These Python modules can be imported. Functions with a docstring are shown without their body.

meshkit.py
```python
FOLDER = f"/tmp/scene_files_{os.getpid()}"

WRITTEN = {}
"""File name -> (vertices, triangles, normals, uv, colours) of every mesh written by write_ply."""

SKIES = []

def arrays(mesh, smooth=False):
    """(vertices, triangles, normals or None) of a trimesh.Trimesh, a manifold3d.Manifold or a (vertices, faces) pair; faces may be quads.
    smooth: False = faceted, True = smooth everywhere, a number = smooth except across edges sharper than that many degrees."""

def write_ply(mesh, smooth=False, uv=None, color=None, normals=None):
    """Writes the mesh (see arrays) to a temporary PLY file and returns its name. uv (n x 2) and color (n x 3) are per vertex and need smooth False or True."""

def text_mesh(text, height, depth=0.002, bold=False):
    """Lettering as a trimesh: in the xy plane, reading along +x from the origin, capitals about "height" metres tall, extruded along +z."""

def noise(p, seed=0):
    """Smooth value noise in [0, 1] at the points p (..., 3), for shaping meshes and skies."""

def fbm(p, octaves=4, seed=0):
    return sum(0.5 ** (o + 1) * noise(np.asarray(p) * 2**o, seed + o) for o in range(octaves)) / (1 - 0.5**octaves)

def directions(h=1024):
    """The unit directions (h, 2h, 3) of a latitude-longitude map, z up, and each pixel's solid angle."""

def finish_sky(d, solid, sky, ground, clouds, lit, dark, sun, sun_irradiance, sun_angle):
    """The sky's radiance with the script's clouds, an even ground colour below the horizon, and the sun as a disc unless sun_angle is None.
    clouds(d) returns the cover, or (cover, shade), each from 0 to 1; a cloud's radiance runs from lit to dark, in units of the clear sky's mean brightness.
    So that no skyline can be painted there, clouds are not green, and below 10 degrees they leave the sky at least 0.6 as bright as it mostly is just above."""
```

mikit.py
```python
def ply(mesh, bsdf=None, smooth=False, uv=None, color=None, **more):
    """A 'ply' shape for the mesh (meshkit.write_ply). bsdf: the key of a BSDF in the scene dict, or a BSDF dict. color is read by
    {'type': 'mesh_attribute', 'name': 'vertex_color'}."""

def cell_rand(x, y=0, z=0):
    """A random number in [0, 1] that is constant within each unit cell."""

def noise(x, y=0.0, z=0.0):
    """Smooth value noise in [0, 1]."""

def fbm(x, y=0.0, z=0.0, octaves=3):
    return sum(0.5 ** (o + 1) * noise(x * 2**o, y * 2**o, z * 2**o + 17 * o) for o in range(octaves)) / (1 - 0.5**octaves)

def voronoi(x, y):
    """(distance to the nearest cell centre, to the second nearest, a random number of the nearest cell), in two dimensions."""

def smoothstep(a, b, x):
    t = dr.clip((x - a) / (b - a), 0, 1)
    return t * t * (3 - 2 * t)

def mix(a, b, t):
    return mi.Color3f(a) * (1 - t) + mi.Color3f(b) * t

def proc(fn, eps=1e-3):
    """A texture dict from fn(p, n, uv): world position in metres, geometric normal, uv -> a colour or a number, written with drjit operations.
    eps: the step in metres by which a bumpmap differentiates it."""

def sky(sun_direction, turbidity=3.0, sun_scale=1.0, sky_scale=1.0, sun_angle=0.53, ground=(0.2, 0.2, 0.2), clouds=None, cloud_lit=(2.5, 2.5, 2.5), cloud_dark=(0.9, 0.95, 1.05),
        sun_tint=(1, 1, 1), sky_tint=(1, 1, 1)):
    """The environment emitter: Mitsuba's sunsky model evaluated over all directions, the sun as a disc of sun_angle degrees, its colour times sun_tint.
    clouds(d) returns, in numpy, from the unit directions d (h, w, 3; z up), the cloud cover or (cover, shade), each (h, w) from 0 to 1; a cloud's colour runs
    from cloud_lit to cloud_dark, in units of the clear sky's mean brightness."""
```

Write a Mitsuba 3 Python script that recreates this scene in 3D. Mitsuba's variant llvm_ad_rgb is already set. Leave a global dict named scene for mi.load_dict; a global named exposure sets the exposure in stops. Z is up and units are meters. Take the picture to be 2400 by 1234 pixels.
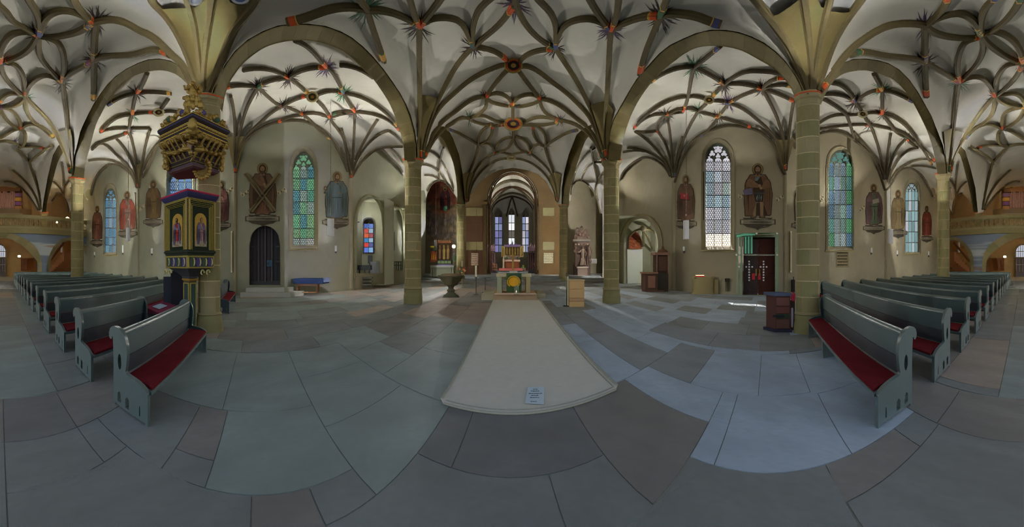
import math, random
import numpy as np, trimesh, shapely, mitsuba as mi, mikit, meshkit, drjit as dr
from shapely.geometry import Polygon, Point, LineString, box as sbox
from scipy.spatial import Delaunay, cKDTree

random.seed(7); RNG = np.random.default_rng(7)
scene, labels = {}, {}
T4 = mi.ScalarTransform4f

# ---------------------------------------------------------------- camera, sky, exposure
F, CX, CY, EYE = 1200.0, 1200.0, 617.0, 1.5
scene['camera'] = {'type': 'perspective', 'fov': 90.0, 'fov_axis': 'x', 'near_clip': 0.05, 'far_clip': 600.0,
                   'to_world': T4().look_at(origin=[0, 0, EYE], target=[0, 10, EYE], up=[0, 0, 1])}
scene['sky'] = {'sampling_weight': 70.0, **mikit.sky([0.25, 0.72, 0.65], turbidity=4.0, sun_scale=0.0, sky_scale=5.9, ground=(0.62, 0.56, 0.5), sky_tint=(1.32, 1.02, 0.80))}
scene['sun'] = {'type': 'directional', 'sampling_weight': 25.0, 'direction': [-1.9, -7.3, -2.75], 'irradiance': {'type': 'rgb', 'value': [30.0, 28.5, 26.0]}}
exposure = -0.25

# ---------------------------------------------------------------- the plan
# The photograph is a full turn around the crossing of a hall church.  The church is laid out here unrolled: a point at
# bearing th and range r of the surveyed plan stands at (X, Y) of one long hall whose walls bow gently, all in real depth.
K = 382.0
def depth_of(r): return F * EYE / (K * np.arcsinh(EYE / np.asarray(r, float)))
def M(x, y, z):
    x, y, z = (np.asarray(a, float) for a in np.broadcast_arrays(x, y, z))
    r = np.hypot(x, y); th = np.arctan2(x, y); Y = depth_of(r)
    return np.stack([Y * th * K / F, Y, EYE + np.arcsinh((z - EYE) / r) * K / F * Y], -1)
def at(px, py, Y):
    px, py, Y = np.broadcast_arrays(np.asarray(px, float), np.asarray(py, float), np.asarray(Y, float))
    return np.stack([(px - CX) / F * Y, Y, EYE - (py - CY) / F * Y], -1)
def floorY(py): return F * EYE / (py - CY)
def th_of(px): return (np.asarray(px, float) - CX) / K
def wall_depth(px, a=7.6): return depth_of(a / np.maximum(np.abs(np.sin(th_of(px))), 0.12))
def east_depth(px, y=15.8): return depth_of(y / np.maximum(np.cos(th_of(px)), 0.1))
def west_depth(px, y=24.0): return depth_of(y / np.maximum(-np.cos(th_of(px)), 0.1))

# ---------------------------------------------------------------- scene helpers
TAKEN = {}
def key_of(name):
    n = TAKEN.get(name, 0); TAKEN[name] = n + 1
    return name if n == 0 else f'{name}_{n:03d}'
def lab(key, label=None, cat=None, group=None, kind=None):
    d = {}
    if label: d['label'] = label
    if cat: d['category'] = cat
    if group: d['group'] = group
    if kind: d['kind'] = kind
    if d: labels[key] = {**labels.get(key, {}), **d}
def thing(name, label, cat, group=None):
    k = key_of(name); lab(k, label, cat, group); return k
def lin(c, k=1.0):
    c = np.asarray(c, float) / 255; return np.clip(np.where(c < .04045, c / 12.92, ((c + .055) / 1.055) ** 2.4) * k, 0, .92)
ALB = 2.6     # surface colours below are read off the photograph's mid tones; this is their ratio to the true reflectance
def put(name, mesh, mat, parent=None, smooth=False, kind=None, label=None, col=None, **more):
    """ONE entry of the scene: a part of parent, or a top-level object."""
    k = key_of((parent + '__' + name) if parent else name)
    if col is not None:
        v, f, _ = meshkit.arrays(mesh, False)
        c = lin(col, ALB); c = np.tile(c, (len(v), 1)) if c.ndim == 1 else c
        scene[k] = mikit.ply((v, f), mat or 'vcol', smooth=bool(smooth), color=c, **more)
    else:
        scene[k] = mikit.ply(mesh, mat, smooth=smooth, **more)
    lab(k, label, kind=kind)
    return k
def cat(ms):
    vs, fs, n = [], [], 0
    for m in ms:
        v, f, _ = meshkit.arrays(m, False)
        vs.append(v); fs.append(f + n); n += len(v)
    return np.vstack(vs), np.vstack(fs)
def quadstrip(rows, close=False):
    """rows: list of (n,3) polylines -> faces between successive rows."""
    rows = [np.asarray(r) for r in rows]; n = len(rows[0]); f = []
    R = len(rows)
    for i in range(R if close else R - 1):
        a, b = i * n, ((i + 1) % R) * n
        for j in range(n - 1): f.append([a + j, a + j + 1, b + j + 1, b + j])
    return np.vstack(rows), np.array(f)
def resample(p, n):
    p = np.asarray(p, float); s = np.r_[0, np.cumsum(np.linalg.norm(np.diff(p, axis=0), axis=1))]
    t = np.linspace(0, s[-1], n); return np.stack([np.interp(t, s, p[:, i]) for i in range(p.shape[1])], 1)
def spline(p, n):
    """smooth curve through the points"""
    from scipy.interpolate import CubicSpline, PchipInterpolator
    p = np.asarray(p, float)
    if len(p) < 3: return resample(p, n)
    s = np.r_[0, np.cumsum(np.sqrt(np.linalg.norm(np.diff(p, axis=0), axis=1)))]
    q = CubicSpline(s, p)(np.linspace(0, s[-1], 8 * n)); return resample(q, n)
def P(s): return [np.array([[float(c) for c in q.split(',')] for q in t.split()]) for t in s.split(';') if t.strip()]
def tri(poly):
    """shapely polygon -> (n,2) vertices, triangles"""
    v, f = trimesh.creation.triangulate_polygon(poly, engine='earcut'); return np.asarray(v), np.asarray(f)
def prism(pts, Y, thick=0.03, off=0.0, holes=(), dens=None):
    """outline in photograph pixels, standing at depth Y (number or function of px), as a solid 'thick' deep."""
    pg = pts if isinstance(pts, Polygon) else Polygon(pts, holes)
    if not pg.is_valid: pg = pg.buffer(0)
    if pg.geom_type != 'Polygon': pg = max(pg.geoms, key=lambda g: g.area)
    if dens: pg = pg.segmentize(dens)
    v, f = tri(pg); yy = Y(v[:, 0]) if callable(Y) else np.full(len(v), float(Y))
    front, back = at(v[:, 0], v[:, 1], yy - off - thick), at(v[:, 0], v[:, 1], yy - off)
    n = len(v); fs = [f, f[:, ::-1] + n]; vs = [front, back]; n2 = 2 * n
    for ring in [pg.exterior, *pg.interiors]:
        c = np.array(ring.coords)[:-1]; y = Y(c[:, 0]) if callable(Y) else np.full(len(c), float(Y)); m = len(c)
        vs += [at(c[:, 0], c[:, 1], y - off - thick), at(c[:, 0], c[:, 1], y - off)]
        i = np.arange(m); j = (i + 1) % m
        fs += [np.c_[n2 + i, n2 + m + i, n2 + j], np.c_[n2 + j, n2 + m + i, n2 + m + j]]; n2 += 2 * m
    return np.vstack(vs), np.vstack(fs)
def rect(x0, y0, x1, y1): return [(x0, y0), (x1, y0), (x1, y1), (x0, y1)]
def disc(cx, cy, rx, ry=None, n=20): return [(cx + rx * math.cos(a), cy + (ry or rx) * math.sin(a)) for a in np.linspace(0, 2 * np.pi, n, endpoint=False)]
def arch(x0, x1, ytop, yspr, ybot, n=10, pointed=True):
    """outline of a pointed (or round) arched opening"""
    c, w = (x0 + x1) / 2, (x1 - x0) / 2; h = yspr - ytop
    a = np.linspace(0, 1, n)
    if pointed: L = [(x0 + w * t, yspr - h * math.sin(math.acos(max(-1, min(1, 1 - 1.0 * t))) ) ** .9 if 0 < t else yspr) for t in a]
    else: L = [(c - w * math.cos(t * np.pi / 2), yspr - h * math.sin(t * np.pi / 2)) for t in a]
    R = [(2 * c - x, y) for x, y in L[::-1][1:]]
    return [(x0, ybot)] + L + R + [(x1, ybot)]
def lathe(cx, Y, prof, seg=24, a0=0.0, sq=1.0):
    """turned body: profile of (half width px, y px) at depth Y"""
    X = (cx - CX) / F * Y; ca = 1 / math.hypot(1, X / Y); prof = np.asarray(prof, float)
    R = prof[:, 0] * Y * ca / F; Z = EYE - (prof[:, 1] - CY) / F * Y
    a = np.linspace(0, 2 * np.pi, seg + 1) + a0
    rows = [np.stack([X + r * np.cos(a), Y + sq * r * np.sin(a), np.full(seg + 1, z)], 1) for r, z in zip(R, Z)]
    return quadstrip(rows)
def box3(c, s, rz=0.0):
    m = trimesh.creation.box(s); m.apply_transform(trimesh.transformations.rotation_matrix(rz, [0, 0, 1])); m.apply_translation(c); return np.array(m.vertices), np.array(m.faces)
def pbox(x0, y0, x1, y1, Y, depth):
    """upright box whose front shows as this pixel rectangle at depth Y, going 'depth' back"""
    p = at([x0, x1, x1, x0], [y0, y0, y1, y1], Y); q = p + [0, depth, 0]
    f = [[0, 1, 2, 3], [4, 7, 6, 5], [0, 4, 5, 1], [1, 5, 6, 2], [2, 6, 7, 3], [3, 7, 4, 0]]
    return np.vstack([p, q]), np.array(f)
def tube(p, w, seg=8, ends=True):
    p = np.asarray(p, float); w = np.broadcast_to(w, (len(p),))
    t = np.gradient(p, axis=0); t /= np.linalg.norm(t, axis=1, keepdims=True) + 1e-12
    a = np.cross(t, np.where(np.abs(t[:, 2:]) < .9, [0, 0, 1.0], [1.0, 0, 0])); a /= np.linalg.norm(a, axis=1, keepdims=True) + 1e-12
    b = np.cross(t, a); g = np.linspace(0, 2 * np.pi, seg + 1)
    rows = [p + w[:, None] * (math.cos(k) * a + math.sin(k) * b) for k in g]
    v, f = quadstrip(rows); n = len(p)
    if ends:
        c0, c1 = len(v), len(v) + 1; v = np.vstack([v, p[:1], p[-1:]])
        e = [[c0, i * n, (i + 1) * n, c0] for i in range(seg)] + [[c1, (i + 1) * n + n - 1, i * n + n - 1, c1] for i in range(seg)]
        f = np.vstack([f, e])
    return v, f
def ball(c, r, sub=2, s=(1, 1, 1), noise=0.0, seed=0):
    m = trimesh.creation.icosphere(sub, 1.0); v = np.array(m.vertices)
    if noise: v = v * (1 + noise * (meshkit.fbm(v * 2.2 + seed * 7.3, 3) - .5)[:, None] * 2)
    return v * (np.asarray(s) * r) + c, np.array(m.faces)
def region(poly, h):
    """triangulated patch of a pixel polygon"""
    pts = [np.array(poly.segmentize(h).exterior.coords)[:-1]] + [np.array(r.segmentize(h).coords)[:-1] if 0 else np.array(LineString(r.coords).segmentize(h).coords)[:-1] for r in poly.interiors]
    x0, y0, x1, y1 = poly.bounds
    g = np.stack(np.meshgrid(np.arange(x0, x1, h), np.arange(y0, y1, h)), -1).reshape(-1, 2)
    g[:, 0] += (np.round((g[:, 1] - y0) / h) % 2) * h / 2
    inner = poly.buffer(-h * .4); g = g[shapely.contains_xy(inner, g[:, 0], g[:, 1])]
    p = np.vstack(pts + [g]); f = Delaunay(p).simplices; c = p[f].mean(1)
    return p, f[shapely.contains_xy(poly, c[:, 0], c[:, 1])]

# ---------------------------------------------------------------- materials
def two(d): return {'type': 'twosided', 'b': d}
def tex(base, amp=.25, sc=1.5, dark=(.5, .5, .5)):
    b = np.asarray(base, float)
    def fn(p, n, uv):
        t = mikit.fbm(p.x * sc, p.y * sc * .6, p.z * sc, 4); u = mikit.noise(p.x * sc * 9, p.y * sc * 9, p.z * sc * 9)
        return mi.Color3f(*[float(x) for x in b]) * (1 - amp + 2 * amp * t * (.82 + .36 * u))
    return fn
def rough(col, r=.8, amp=.2, sc=1.5, spec=.25, k=ALB):
    return two({'type': 'principled', 'base_color': mikit.proc(tex(lin(col, k), amp, sc)), 'roughness': r, 'specular': spec})
def flat(col, r=.7, spec=.3, metal=0.0, k=ALB):
    return two({'type': 'principled', 'base_color': {'type': 'rgb', 'value': [float(x) for x in lin(col, k)]}, 'roughness': r, 'specular': spec, 'metallic': metal})
scene['vcol'] = two({'type': 'diffuse', 'reflectance': {'type': 'mesh_attribute', 'name': 'vertex_color'}})
scene['vgloss'] = two({'type': 'principled', 'base_color': {'type': 'mesh_attribute', 'name': 'vertex_color'}, 'roughness': .35, 'specular': .5})
scene['web'] = rough((136, 134, 126), .9, .12, .5, .1)
scene['plaster'] = rough((104, 98, 82), .9, .22, .35, .1)
scene['plaster_left'] = rough((98, 98, 84), .9, .22, .35, .1)
scene['rib'] = rough((62, 55, 36), .85, .28, 1.2)
scene['rib_dark'] = rough((52, 46, 34), .85, .3, 1.2)
STONE = []
for i, c in enumerate([(93, 86, 58), (96, 88, 60), (90, 86, 58), (102, 94, 68)]):
    scene[f'stone_{i}'] = rough(c, .85, .22, 1.0); STONE.append(f'stone_{i}')
scene['surround'] = rough((98, 92, 74), .9, .2, .8)
scene['springer'] = rough((74, 66, 40), .9, .2, 1.0)
ARCHST = []
for i, c in enumerate([(80, 72, 46), (84, 76, 50), (76, 70, 44)]):
    scene[f'arch_stone_{i}'] = rough(c, .88, .25, 1.0); ARCHST.append(f'arch_stone_{i}')
scene['mortar'] = flat((138, 130, 102), .95, .1)
SLAB = []
for i, c in enumerate([(82, 85, 84), (88, 92, 94), (90, 98, 95), (84, 82, 79), (76, 77, 77), (110, 119, 127), (104, 94, 86)]):
    scene[f'slab_{i}'] = rough(c, .55, .2, 2.2, .35); SLAB.append(f'slab_{i}')
scene['joint'] = flat((104, 102, 92), .95, .1)
scene['red_stone'] = rough((56, 38, 26), .85, .25, .8)
scene['brown_stone'] = rough((62, 49, 30), .85, .25, .8)
scene['gold_stone'] = rough((66, 50, 28), .85, .25, .8)
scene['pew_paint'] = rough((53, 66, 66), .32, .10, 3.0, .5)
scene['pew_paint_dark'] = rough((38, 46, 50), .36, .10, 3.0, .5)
scene['cushion'] = rough((64, 12, 17), .95, .2, 9.0, .1)
scene['gilt'] = two({'type': 'principled', 'base_color': {'type': 'rgb', 'value': [.40, .26, .06]}, 'roughness': .42, 'metallic': .55, 'specular': .5})
scene['black_iron'] = flat((34, 34, 36), .5, .4)
scene['dark_wood'] = rough((58, 40, 32), .5, .3, 5.0, .4)
scene['white_glass'] = flat((176, 182, 190), .3, .5)
# ---------------------------------------------------------------- rib lines of the vault (surveyed on the photograph, in its pixels)
RIB_TEXT = {'nave': '''
91,83 98,60 112,38 132,27 150,24 176,28 202,40 225,50;91,83 102,84 126,86 156,82 186,73 206,61 225,50;165,-25 173,0 186,20 203,37 225,50
-12,-6 0,15 14,28 28,47 50,60 75,74 91,83;60,-25 68,0 83,25 92,50 91,83;91,83 78,76 58,74 38,77 20,87 8,103 1,122 2,147;91,83 86,90 75,108 55,126 30,138 2,147
91,83 95,133 108,153 126,173 147,193;91,83 110,87 131,96 144,113 150,140 150,166 147,193;147,193 163,175 191,158 221,142;225,50 223,75 221,100 221,142;221,142 220,185 220,232
225,50 238,48 264,46 301,56 331,73 357,86 400,126 425,151 445,186 470,218;221,142 262,131 311,128 345,119 372,118 400,130
147,193 152,238 160,305 166,360 172,408;2,147 33,151 50,170 58,196 60,226;2,147 10,178 25,198 43,216 60,226;60,226 64,210 73,196 93,181 114,177 147,193
60,226 88,256 110,279 128,306 150,350 166,405;60,226 60,248 65,266 78,284 98,297 125,322;60,226 45,220 25,219 10,226 -2,240;60,226 40,246 18,251 0,252;0,252 18,254 35,266 46,283 50,302
0,252 6,266 16,281 33,296 50,302;50,302 65,292 82,291 100,300 120,318;50,302 30,306 10,318 -5,325;50,302 60,325 50,345 35,335
35,335 60,343 85,344 105,350;35,335 10,330 -10,335;40,350 54,362 69,380;69,380 85,366 104,352 122,340;69,380 80,413 88,436 97,490;30,398 55,420 78,450 94,492;12,425 40,432 70,462 90,492
360,-25 357,3 375,22 400,52 425,95 445,141 458,181 474,218;430,-30 440,0 455,50 468,126 478,214;499,-30 497,0 488,75 481,176 482,216;606,-20 591,15 556,60 526,121 505,180 490,216
860,22 883,23 913,28 941,38 961,48 983,62;860,22 830,17 800,17 764,24 734,35 700,46 672,52;835,-25 845,0 860,22;860,22 875,70 888,108 899,142
952,-25 961,0 971,33 983,62;1045,-25 1031,0 1014,23 983,62;983,62 995,50 1021,41 1051,41 1076,50 1093,72 1110,110;983,62 983,150 984,226 984,309 984,372
1110,110 1107,85 1110,58 1119,30 1134,10 1152,-6 1175,-25;1110,110 1139,84 1169,58 1192,30 1208,8;1110,110 1137,113 1164,123 1187,141;1110,110 1076,146 1054,181 1036,216 1019,251 1000,302 988,372
1186,150 1152,161 1101,188 1064,219 1031,251 1005,300 990,365;1190,163 1159,198 1140,227;1216,166 1238,196 1255,218 1266,232;1222,155 1255,163 1293,191 1326,216 1361,249 1383,276 1405,325 1420,370
1219,143 1238,127 1268,117 1302,113;1208,8 1228,50 1250,78 1275,98 1302,113;1208,8 1207,-25;1250,-25 1263,0 1285,23 1298,45 1303,70 1302,113;1302,113 1306,90 1318,66 1340,50 1371,43 1400,47 1432,70
1372,-25 1383,0 1401,30 1432,70;1453,-25 1450,0 1445,35 1432,70;1432,70 1461,55 1501,41 1548,37;1548,37 1572,31 1600,33 1630,38 1658,48 1690,58;1569,-25 1562,0 1548,37;1548,37 1529,83 1514,121 1500,172
1432,70 1428,125 1424,201 1421,251 1419,309 1424,372;1302,113 1333,161 1356,198 1373,231 1391,271 1408,325 1422,372
1140,227 1101,236 1076,254 1059,267 1030,292 1008,330 992,370;1140,227 1152,219 1172,219 1190,228 1202,246;1266,232 1252,222 1232,222 1214,229 1202,246;1140,227 1150,238 1165,243 1185,247 1202,246;1266,232 1254,241 1238,246 1220,249 1202,246
1202,246 1202,277;1140,227 1140,245 1135,256 1120,268 1100,278;1100,278 1107,274 1132,271 1155,280 1184,287;1100,278 1120,288 1145,293 1165,294 1184,291;1100,278 1075,279 1058,290 1038,303 1010,338 995,368
1266,232 1301,241 1331,261 1356,281 1385,306 1405,345 1418,372;1266,232 1268,246 1276,261 1290,272 1313,282;1222,288 1240,281 1258,275 1283,275 1313,282;1222,292 1250,293 1280,292 1313,282;1313,282 1340,288 1363,300 1390,325 1412,368
1203,304 1203,322;1203,322 1190,322 1173,330 1163,343 1159,359;1203,322 1200,332 1190,347 1175,355 1159,359;1203,322 1217,322 1232,330 1240,343 1243,359;1203,322 1206,332 1215,347 1228,355 1243,359
1121,339 1137,335 1152,341 1159,359;1277,343 1265,337 1252,342 1243,359;1121,339 1122,320 1133,303 1154,291;1121,339 1142,329 1152,312 1154,291;1277,343 1279,322 1270,304 1252,293;1277,343 1260,331 1250,312 1252,293
1121,339 1100,326 1077,313 1050,303;1121,339 1110,380 1098,408 1092,470;1277,343 1300,327 1325,313 1352,305;1277,343 1288,380 1297,405 1308,470;1159,359 1130,378 1108,410 1095,470;1243,359 1270,380 1294,410 1306,468
1190,371 1160,377 1130,399 1108,430 1097,472;1208,371 1240,379 1270,400 1292,430 1304,470;1159,359 1178,357 1199,361 1220,357 1243,359
2168,60 2196,35 2213,15 2220,0 2226,-25;2168,60 2190,45 2208,38 2239,31 2268,38 2289,58 2300,82;2168,60 2180,71 2205,82 2239,88 2276,88 2300,82;2300,82 2299,50 2309,20 2327,0 2345,-20;2300,82 2334,66 2364,40 2387,8 2400,-20
2300,82 2322,73 2344,77 2372,93 2390,118 2398,147;2300,82 2310,97 2330,114 2360,134 2398,147;2300,82 2285,89 2264,98 2250,121 2244,151 2247,193;2300,82 2303,121 2291,148 2271,171 2247,193;2168,60 2168,90 2167,147;2167,147 2169,185 2171,225
2167,147 2126,136 2083,132 2050,126 2020,122 1996,128;2167,147 2190,158 2214,172 2247,193;2247,193 2239,251 2232,309 2227,350 2222,402;2247,193 2260,186 2276,181 2301,183 2322,203 2332,226;2332,226 2332,205 2338,181 2352,160 2372,148 2398,147
2332,226 2362,202 2385,174 2398,147;2332,226 2297,266 2271,304 2243,350 2226,403;2332,226 2330,250 2324,269 2307,287 2285,300 2262,325;2332,226 2350,222 2372,219 2392,226 2402,246;2332,226 2350,240 2372,247 2402,250;2402,250 2372,256 2355,266 2349,282 2348,302
2402,250 2394,270 2380,286 2348,302;2348,302 2330,293 2312,291 2290,298 2268,318;2348,302 2370,308 2390,320 2405,328;2348,302 2338,322 2345,338 2362,343;2362,343 2335,340 2310,341 2290,348;2362,343 2385,338 2405,338
2362,343 2345,360 2327,379;2327,379 2310,364 2290,352 2275,343;2327,379 2319,408 2312,436 2302,490;2368,398 2344,420 2322,450 2306,490;2388,425 2360,432 2330,462 2308,490
2168,60 2146,56 2100,57 2063,68 2030,88 1995,116 1962,156 1938,190 1918,216;2030,-18 2000,25 1962,83 1934,151 1912,214;1950,-28 1944,0 1927,63 1910,141 1903,214;1881,-30 1884,0 1894,100 1896,214;1752,-28 1771,0 1801,38 1841,98 1871,161 1889,214
''', 'al': '''
571,164 600,160 630,162 654,170 677,182;677,182 714,163 765,158;690,94 722,111 744,133 765,158;677,182 646,186 621,194 605,205;605,205 576,200 548,201 528,206;605,205 634,232 654,246 666,247;677,182 702,201 722,220
666,247 689,234 720,224;744,222 777,213 805,218;742,235 757,250 773,276;666,247 694,260 711,268;711,268 739,265 773,276;773,276 800,267 832,262;711,268 739,295 756,312 775,325;773,276 787,297 800,315 815,355 822,410
666,247 626,272 601,295 583,312 562,352 552,405;711,268 677,275 652,286;605,205 581,247 563,307 552,400;540,224 548,262 551,307 551,400;765,158 777,166 792,190 805,218;805,218 850,229 880,246 908,268 930,296
796,152 825,156 850,166 872,180;805,218 816,238 832,262;832,262 870,266 905,279 935,305;832,262 830,309 827,370 823,420;833,375 850,338 870,303 885,280;826,410 840,368 875,325 910,306;826,412 848,378 875,354 912,344 944,343
800,302 808,335 816,375 821,410;832,262 800,262 780,268;910,306 930,320 944,335;912,344 930,360 944,380;563,352 585,320 618,297 653,285 703,282 744,297 774,324 800,365 815,402;848,378 870,358 893,348 908,363 926,380 943,402
''', 'ar': '''
1627,158 1658,133 1690,106;1627,158 1665,176 1698,198;1627,158 1600,157 1559,170 1528,190;1627,158 1618,196 1613,226 1600,262;1698,198 1726,177 1751,167 1776,166 1821,171 1848,190;1698,198 1736,196 1786,208;1698,198 1685,210 1670,226
1786,208 1814,186 1838,182;1786,208 1826,198 1855,202;1786,208 1821,219 1860,237;1786,208 1746,221 1708,241;1786,208 1814,259 1831,306 1838,352 1841,400;1652,231 1625,225 1613,226;1613,226 1575,233 1530,258 1496,286;1672,235 1690,237 1708,241
1708,241 1751,261 1776,281 1806,309 1828,350 1840,400;1708,241 1697,256 1684,274;1657,241 1648,250 1636,261;1636,261 1600,254 1575,262 1560,268;1636,261 1610,309 1594,352 1583,415;1636,261 1660,267 1684,274;1684,274 1726,286 1760,298;1684,274 1655,309 1640,318
1860,237 1852,290 1846,350 1842,400;1560,268 1527,270 1504,283 1486,300;1560,268 1570,309 1575,368 1579,415;1600,262 1585,263 1560,268;1560,268 1540,300 1545,312;1489,308 1527,338 1557,375 1575,415;1539,306 1562,343 1572,380 1578,412;1600,320 1587,363 1581,415
1470,346 1514,354 1552,378 1572,412;1461,356 1490,352 1510,354;1489,308 1515,309 1540,306;1580,432 1592,390 1607,351 1625,329 1650,311 1680,300 1706,294 1741,297 1776,306 1796,320 1814,340 1826,376 1840,408;1454,419 1466,396 1484,381 1507,369 1534,374 1557,391 1570,412
''', 'ar2': '''
1926,221 1964,221 1990,229 2005,239;1949,194 1977,203 2005,239;1930,232 1959,249 1984,268;1922,287 1959,269 1984,268 2014,266;1984,268 1992,290 2002,322;1922,302 1959,296 2000,292 2038,292;2005,239 2043,214 2068,212;2068,212 2090,215 2113,224 2138,237
2048,172 2060,195 2068,212;2068,212 2068,240 2068,267;2005,239 2014,252 2020,261;2030,265 2050,263 2068,267;2068,267 2106,281 2136,309 2165,352 2184,385;2068,267 2085,290 2101,309 2126,322;2038,292 2075,299 2101,306 2126,318 2151,338 2176,358 2190,378
2038,292 2043,300 2060,350 2072,420;2026,273 2038,292;2000,308 2025,338 2055,378 2071,420;2088,313 2082,350 2076,420;2111,338 2095,363 2078,420;2150,346 2121,358 2098,385 2080,425;2186,375 2156,373 2126,384 2100,404 2083,430
2192,394 2156,388 2136,390;2111,338 2126,322;2150,346 2130,330 2126,320;1922,312 1935,309 1965,309 2000,326 2030,351 2044,365 2060,402 2073,445;2077,445 2092,425 2113,397 2133,394 2156,406 2176,437 2186,460
''', 'al2': '''
345,171 329,206 320,218;320,218 314,240 310,268;320,218 281,229 254,245;320,218 352,215 402,219;310,268 281,273 262,283 236,309;310,268 335,264 361,263;383,261 402,260 420,262;394,232 384,246 376,256;310,268 304,290 302,308;236,309 260,302 302,300 352,300
222,345 241,336 276,366 307,400 322,440;274,326 301,363 317,400 324,440;302,308 314,350 325,440;352,303 339,350 327,440;372,335 352,363 334,402 326,440;209,376 241,373 271,379 301,400 320,438;216,350 241,332 276,320 302,308
214,457 221,422 241,394 266,384 296,399 314,415;400,300 372,336 352,380 334,415
''', 'fl': '''1000,352 1024,365 1045,395 1062,445;992,385 1020,395 1045,428;1003,448 1014,430 1030,422 1045,428 1062,450;995,410 1015,412 1030,422;1040,345 1030,385 1030,422
''', 'fr': '''1400,345 1372,365 1352,395 1338,455;1412,380 1385,385 1362,422;1345,430 1362,422 1385,440 1400,470 1407,500;1418,400 1400,425 1402,470;1385,345 1392,385 1400,425
''', 'bl': '''125,425 140,440 150,462;135,452 150,462 163,500;165,420 152,440 150,462;122,470 135,452;145,380 150,420 150,462
''', 'br': '''2265,425 2250,440 2240,462;2255,452 2240,462 2232,500;2225,420 2238,440 2240,462;2245,380 2240,420 2240,462
'''}
RIB_TEXT = {k: ';'.join(v.strip().split('\n')) for k, v in RIB_TEXT.items()}
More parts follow.
